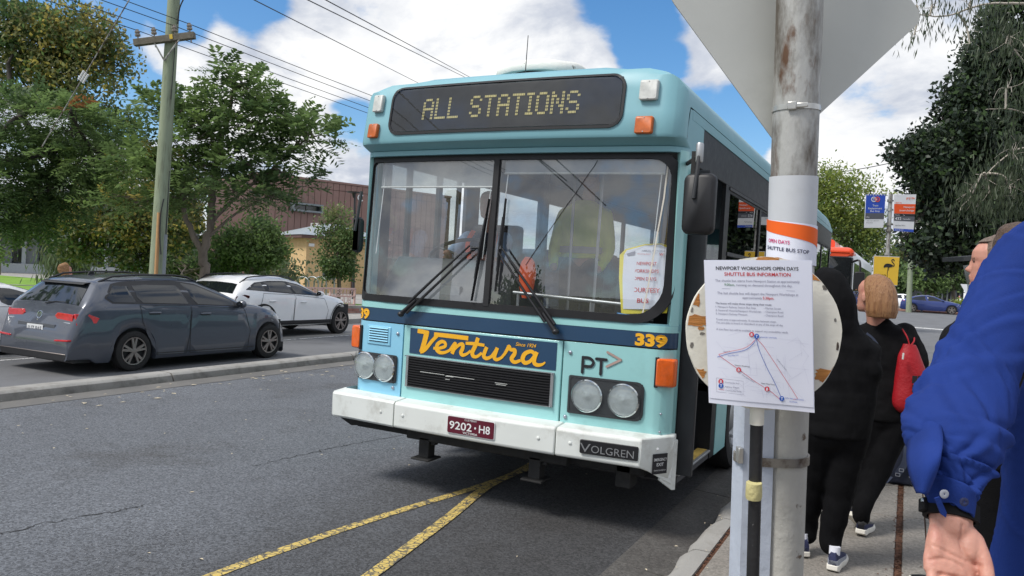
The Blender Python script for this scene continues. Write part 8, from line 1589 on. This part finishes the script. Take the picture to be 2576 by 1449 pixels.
for i, x in enumerate((762, 786, 806, 826)):
    c = at(x, 705, 30); q = thing('bike_hoop', 'steel bike hoop, number %s from the left above the white SUV roof' % ['one', 'two', 'three', 'four'][i], 'bike rack', (c[0], c[1], .17), group='bike hoops by the library'); m = MB(); zt_ = at(x, 697, 30)[2]; m.tube(smoothpath([(c[0] - .3, c[1], .17), (c[0] - .3, c[1], zt_ - .25), (c[0] - .2, c[1] + .0, zt_ - .05), (c[0], c[1], zt_), (c[0] + .2, c[1], zt_ - .05), (c[0] + .3, c[1], zt_ - .25), (c[0] + .3, c[1], .17)], 4), .03, 8); m.build('hoop', M['steel'], q, smooth=60, world=True)

# ------------------------------------------------------------------ second bus behind the first
B2 = thing('bus', 'orange and white bus with a black front parked behind the teal bus', 'bus', (-2.62, 23.0, 0))
M['busorange'] = mat('red_orange_bus_paint', S(234, 84, 48), .35, var=.04, coat=.3); M['buswhite'] = mat('white_bus_paint', S(222, 224, 226), .35, var=.04, coat=.3); M['blackglass'] = mat('black_bus_glass', (.014, .016, .018), .05, spec=.8)
def rr2(hw, y0, z0, z1, r): return [(x, y0, z) for x, z in roundrect(-hw, hw, z0, z1, (.1, .1, r, r), 6)]
m = MB(); m.loft([rr2(1.15, .0, .40, 2.80, .12), rr2(1.23, .05, .36, 2.86, .16), rr2(1.25, .18, .35, 2.9, .2), rr2(1.25, 11.8, .35, 2.9, .2)]); m.build('body', M['buswhite'], B2, smooth=40)
m = MB(); m.loft([rr2(1.16, -.03, 2.66, 2.82, .08), rr2(1.245, .03, 2.64, 2.88, .12), rr2(1.258, .2, 2.62, 2.915, .2), rr2(1.256, .7, 2.66, 2.91, .2)]); m.build('front_header', M['busorange'], B2, smooth=40)
m = MB(); m.loft([[(x * 1.0, -.015, z) for x, z in roundrect(-1.18, 1.18, .95, 2.64, .06, 4)], [(x * 1.045, .05, z) for x, z in roundrect(-1.19, 1.19, .93, 2.65, .06, 4)]]); m.build('windscreen', M['blackglass'], B2, smooth=50)
m = MB(); m.loft([[(x, -.02, z) for x, z in roundrect(-1.2, 1.2, .4, .92, .06, 4)], [(x * 1.03, .1, z) for x, z in roundrect(-1.2, 1.2, .38, .94, .06, 4)]]); m.build('front_panel', M['busorange'], B2, smooth=50)
m = MB(); m.lathe([(.05, 0), (.05, .01), (.001, .012)], (.62, -.032, 2.74), (0, -1, 0), 16); m.build('marker_lamp', M['hlglass'], B2)
m = MB(); m.loft([[(x, y, z) for x, z in roundrect(-1.0, .72, 2.84, 3.14, (.02, .02, .10, .10), 5)] for y in (.5, .62, 2.2)]); PD = m.build('roof_pod', M['busorange'], B2, smooth=40); m = MB(); m.prism([(x, .488, z) for x, z in roundrect(-.8, .5, 2.90, 3.08, .06, 4)], (0, -.01, 0)); m.build('pod_grille', M['black'], PD)
m = MB(); m.loft([[(x, y, z) for x, z in roundrect(-.95, .8, 2.84, 3.08, (.02, .02, .08, .08), 5)] for y in (2.21, 5.5)]); m.build('roof_unit', M['buswhite'], B2, smooth=40)
for i in range(6): m = MB(); m.box(1.251, 1.258, 1.8 + i * 1.6, 3.3 + i * 1.6, 1.35, 2.5); m.build('side_window', M['blackglass'], B2)
m = MB(); m.box(1.251, 1.262, .35, 1.6, .4, 2.5); m.build('door', M['blackglass'], B2)
m = MB(); m.prism([(x, -.28, z) for x, z in roundrect(1.30, 1.56, 1.75, 2.25, .06, 4)], (0, .12, 0)); mr = m.build('mirror', M['black'], B2, bevel=.02); m = MB(); m.tube(smoothpath([(1.2, .05, 2.5), (1.4, -.15, 2.55), (1.44, -.22, 2.25)], 4), .03, 6); m.build('mirror_arm', M['black'], mr, smooth=60)
for sx_ in (-1, 1): m = MB(); m.lathe([(.3, -.25), (.46, -.25), (.49, -.2), (.49, -.04), (.45, 0), (.3, 0), (.28, -.05), (.001, -.05)], (sx_ * 1.26, 2.6, .49), (sx_, 0, 0), 24); m.build('wheel', M['tyre'], B2, smooth=40)
# wiper on its screen
m = MB(); m.tube([(.1, -.05, 1.0), (.55, -.06, 1.7)], .02, 6); m.build('wiper', M['black'], B2)

# ------------------------------------------------------------------ far end of the street on the right
struct(MB().loft([[(-40, 50, .0), (60, 50, .0)], [(-40, 72, .28), (60, 72, .28)], [(-40, 140, .30), (60, 140, .30)]], False, False).build('intersection', M['asphalt_far']))
M['paver'] = mat('red_brown_paving', S(140, 104, 92), .9, var=.2, scale=6); M['mulch'] = mat('bark_mulch', S(120, 98, 80), .95, var=.35, scale=9)
ic = at(2340, 793, 66); IS = bpy.data.objects.new('traffic_island', None); COL.objects.link(IS); IS['kind'] = 'structure'
m = MB(); R2 = [(3.6 * math.copysign(abs(math.cos(a)) ** .7, math.cos(a)), 1.6 * math.sin(a)) for a in np.linspace(0, 2 * PI, 33)[:-1]]
m.loft([[(ic[0] + x * k, ic[1] + 2 + y * k, z) for x, y in R2] for k, z in ((1.02, .0), (1.0, .42), (.95, .44))]); m.build('island_kerb', M['paver'], IS, smooth=40)
m = MB(); m.loft([[(ic[0] + x * k, ic[1] + 2 + y * k, z) for x, y in R2] for k, z in ((.93, .43), (.5, .56), (.05, .58))]); m.build('mulch_bed', M['mulch'], IS, smooth=60)
d = 68; tree('island_shrub', 'yellow green shrub on the traffic island in front of the blue sedan', gnd(2410, 780, d, .5), [([gnd(2410, 780, d, .45), gnd(2410, 770, d, .8)], .05, .02)], [lobe(2396, 772, d, 14, 9, .5, 90, {'yg': .8, 'lt': .2}), lobe(2418, 770, d, 20, 9, .6, 120, {'yg': .8, 'gr': .2})], 'broad', .2, cat='shrub')
q0, q1, q2 = at(2317, 785, 66), at(2322, 765, 66), at(2326, 750, 66); WP = thing('bent_post', 'bent white marker post on the traffic island before the blue sedan', 'post', q0); m = MB(); m.tube([q0 - (0, 0, .3), q0, q1, q2], .09, 8); m.build('post', M['white'], WP, smooth=60, world=True)
q0, q1 = at(2287, 765, 64), at(2294, 560, 64); PL = thing('power_pole', 'pale green pole standing behind the yellow flamingo poster', 'power pole', (q0[0], q0[1], .2)); m = MB(); m.tube([(q0[0], q0[1], .2), q1], [.22, .16], 12); m.build('pole', M['timber'], PL, smooth=60, world=True)
q0, q1 = at(2266, 720, 110), at(2269, 600, 110); PL = thing('street_lamp', 'thin distant lamp post left of the pale green pole', 'lamp post', (q0[0], q0[1], .25)); m = MB(); m.tube([(q0[0], q0[1], .25), q1, q1 + np.array([-1.2, 0, .3])], .12, 8); m.build('post', M['conduit'], PL, smooth=60, world=True)
F, L_, u_, n_ = wallframe(at(2302, 730, 96), at(2336, 730, 96)); WH = thing('building', 'small white building with dark windows beyond the intersection', 'building', F(0, 0)); z1_ = at(2318, 706, 96)[2]; m = MB(); fbox(m, F, 0, L_, 0, z1_, -4, 0); m.build('wall', M['white'], WH, world=True); m = MB(); m.add([F(-.2, z1_, .3), F(L_ + .2, z1_, .3), F(L_ + .2, z1_ + .7, -2), F(-.2, z1_ + .7, -2), F(L_ + .2, z1_, -4), F(-.2, z1_, -4)], [(0, 1, 2, 3), (3, 2, 4, 5)]); m.build('roof', M['tin'], WH, world=True)
for a in (.15, .55): m = MB(); fbox(m, F, L_ * a, L_ * (a + .28), z1_ * .25, z1_ * .75, -.02, .03); m.build('window', M['winglass'], WH, world=True)
F, L_, u_, n_ = wallframe(at(2255, 690, 120), at(2330, 690, 120)); WR = thing('building', 'long low building with a pale roof behind the yellow poster', 'building', F(0, 0)); zt_ = at(2300, 672, 120)[2]; m = MB(); fbox(m, F, 0, L_, 0, zt_, -5, 0); m.build('wall', M['pinkbrick'], WR, world=True); m = MB(); m.add([F(-.4, zt_, .4), F(L_ + .4, zt_, .4), F(L_ + .4, zt_ + 1.1, -3), F(-.4, zt_ + 1.1, -3)], [(0, 1, 2, 3)]); m.build('roof', M['white'], WR, world=True)
for i, (x0, x1, yt) in enumerate(((2336, 2378, 702), (2376, 2424, 700))):
    F, L_, u_, n_ = wallframe(at(x0, 740, 92), at(x1, 740, 92)); SH_ = thing('shed', ['dark gabled shed left of the give way sign', 'dark gabled shed behind the give way sign'][i], 'shed', F(0, 0)); ze = at(x0, 722, 92)[2]; zp = at(x0, yt, 92)[2]; m = MB(); fbox(m, F, 0, L_, 0, ze, -6, 0); m.build('wall', M['dark'], SH_, world=True); m = MB(); m.add([F(-.3, ze, .4), F(L_ / 2, zp, .4), F(L_ + .3, ze, .4), F(-.3, ze, -6), F(L_ / 2, zp, -6), F(L_ + .3, ze, -6)], [(0, 1, 4, 3), (1, 2, 5, 4), (0, 2, 1)]); m.build('roof', M['greywall'], SH_, world=True)
    for k in range(4): m = MB(); fbox(m, F, L_ * (.1 + .22 * k), L_ * (.1 + .22 * k) + .15, 0, ze, 0, .1); m.build('post', M['mullion'], SH_, world=True)
q = at(2434, 727, 60); GW = thing('give_way_sign', 'small white triangular give way sign beside the far sheds', 'sign', (q[0], q[1], .2)); m = MB(); m.tube([(q[0], q[1] + .03, .2), q + (0, .03, .3)], .04, 8); m.build('post', M['conduit'], GW, world=True); m = MB(); m.prism([q + np.array([x, 0, z]) for x, z in ((-.50, .36), (.50, .36), (0, -.52))], (0, .02, 0)); m.build('plate', M['stopwhite'], GW, world=True)
for x, lab, mt in ((2412, 'distant person in white top near the far sheds', 'white'), (2432, 'distant person in grey top under the give way sign', 'greywall')):
    q = at(x, 770, 80); PE = thing('person', lab, 'person', (q[0], q[1], .28)); m = MB(); headmesh(m, (q[0], q[1], 1.65), (0, -1, 0), .24, nose=False); limb(m, [(q[0], q[1], 1.7), (q[0], q[1], 1.5)], [.06, .07]); m.ell((q[0], q[1], 1.3), (.15, .1, .3))
    for s in (-1, 1): limb(m, [(q[0] + s * .1, q[1], 1.1), (q[0] + s * .11, q[1], .3)], [.08, .05])
    fuse(m, .03, 1).build('body', M['skin'], PE, smooth=60, world=True); m = MB(); m.ell((q[0], q[1], 1.36), (.24, .15, .30)); m.build('top', M[mt], PE, smooth=60, world=True); m = MB()
    for s in (-1, 1): limb(m, [(q[0] + s * .1, q[1], 1.12), (q[0] + s * .11, q[1], .3)], [.11, .075])
    fuse(m, .03, 1).build('trousers', M['navybag'], PE, smooth=60, world=True)
farcar('white car at the right, half hidden by the black jacket', 6.1, 44.5, 0, PI / 2 + .15, 'whitepaint')
# glass bus shelter
SHL = thing('bus_shelter', 'glass bus shelter with a thin grey roof behind the man in profile', 'bus shelter', (1.15, 9.3, .13)); m = MB(); a, b_ = at(2424, 657, 9.0), at(2640, 640, 8.4); n2 = unit(FWD * np.array([1, 1, 0])) * .45
m.prism([a, b_, b_ + n2, a + n2], (0, 0, .05)); m.build('roof', M['dark'], SHL, world=True); M['shelterglass'] = glassmat('shelter_glass', (.62, .66, .68), .10, .25, (.4, .42, .43)); m = MB(); m.prism([at(2424, 668, 8.9), at(2500, 660, 8.6), at(2500, 860, 8.6), at(2452, 800, 8.8)], FWD * .012); m.build('glass_panel', M['shelterglass'], SHL, world=True)
for x, dd in ((2520, 8.6), (2630, 8.1)): q = at(x, 700, dd); m = MB(); m.tube([(q[0], q[1], .13), (q[0], q[1], a[2])], .04, 8); m.build('post', M['dark'], SHL, smooth=60, world=True)
# across the road behind the camera, so that glass and paint have a street to reflect
M['render'] = mat('pale_render', S(196, 186, 164), .8, var=.05)
RS = thing('building', 'pale rendered shop row across the street behind the camera', 'building', (-4, -24, 0)); m = MB(); m.box(-26, 3, -31, -24, 0, 5.2); m.build('wall', M['render'], RS)
for k in range(7): m = MB(); m.box(-24.5 + k * 3.9, -22 + k * 3.9, -24.05, -23.95, .5, 2.6); m.build('window', M['winglass'], RS)
m = MB(); m.box(-26.3, 3.3, -24.2, -22.2, 3.0, 3.15); m.build('verandah', M['tin'], RS)
d_ = {'dk': .7, 'gr': .3}
tx_, ty_ = -18.6, 2.5; tree('street_tree', 'tall street tree on the far footpath beyond the left edge', (tx_, ty_, .1), [([(tx_, ty_, .1), (tx_, ty_, 3), (tx_ + .2, ty_, 6)], .2, .1)], [((tx_, ty_, 7.2), (2.8, 2.8, 2.2), 420, d_), ((tx_ - .5, ty_ + 1.8, 5.6), (2, 2, 1.8), 260, d_), ((tx_, ty_ - 1.5, 9), (1.8, 1.8, 1.5), 200, d_)], 'broad', .30, 'darkbark')
tree('street_tree', 'low dark street tree across the road behind the camera', (-13, -18, .1), [([(-13, -18, .1), (-13, -18, 1.4), (-12.9, -18, 2.6)], .15, .06)], [((-13, -18, 3.0), (1.3, 1.3, 1.1), 360, d_), ((-11.9, -18, 2.4), (.9, .9, .8), 200, d_), ((-13.8, -18.4, 2.3), (.8, .8, .7), 160, d_)], 'broad', .2, 'darkbark')
M['stone'] = mat('sandstone', S(176, 160, 124), .85, var=.08, col2=S(120, 108, 84), thr=(.5, .75), dscale=4); GP = thing('gate_pillar', 'tall sandstone pillar with a moulded cap across the road behind the camera', 'pillar', (-11.9, -12, 0))
m = MB(); m.box(-12.3, -11.5, -12.4, -11.6, 0, 8.2); m.build('shaft', M['stone'], GP, bevel=.03)
for z0, z1, k in ((8.2, 8.4, .55), (8.4, 8.65, .72), (8.65, 8.8, .6)): m = MB(); m.box(-11.9 - k, -11.9 + k, -12 - k, -12 + k, z0, z1); m.build('cap_moulding', M['stone'], GP, bevel=.03)
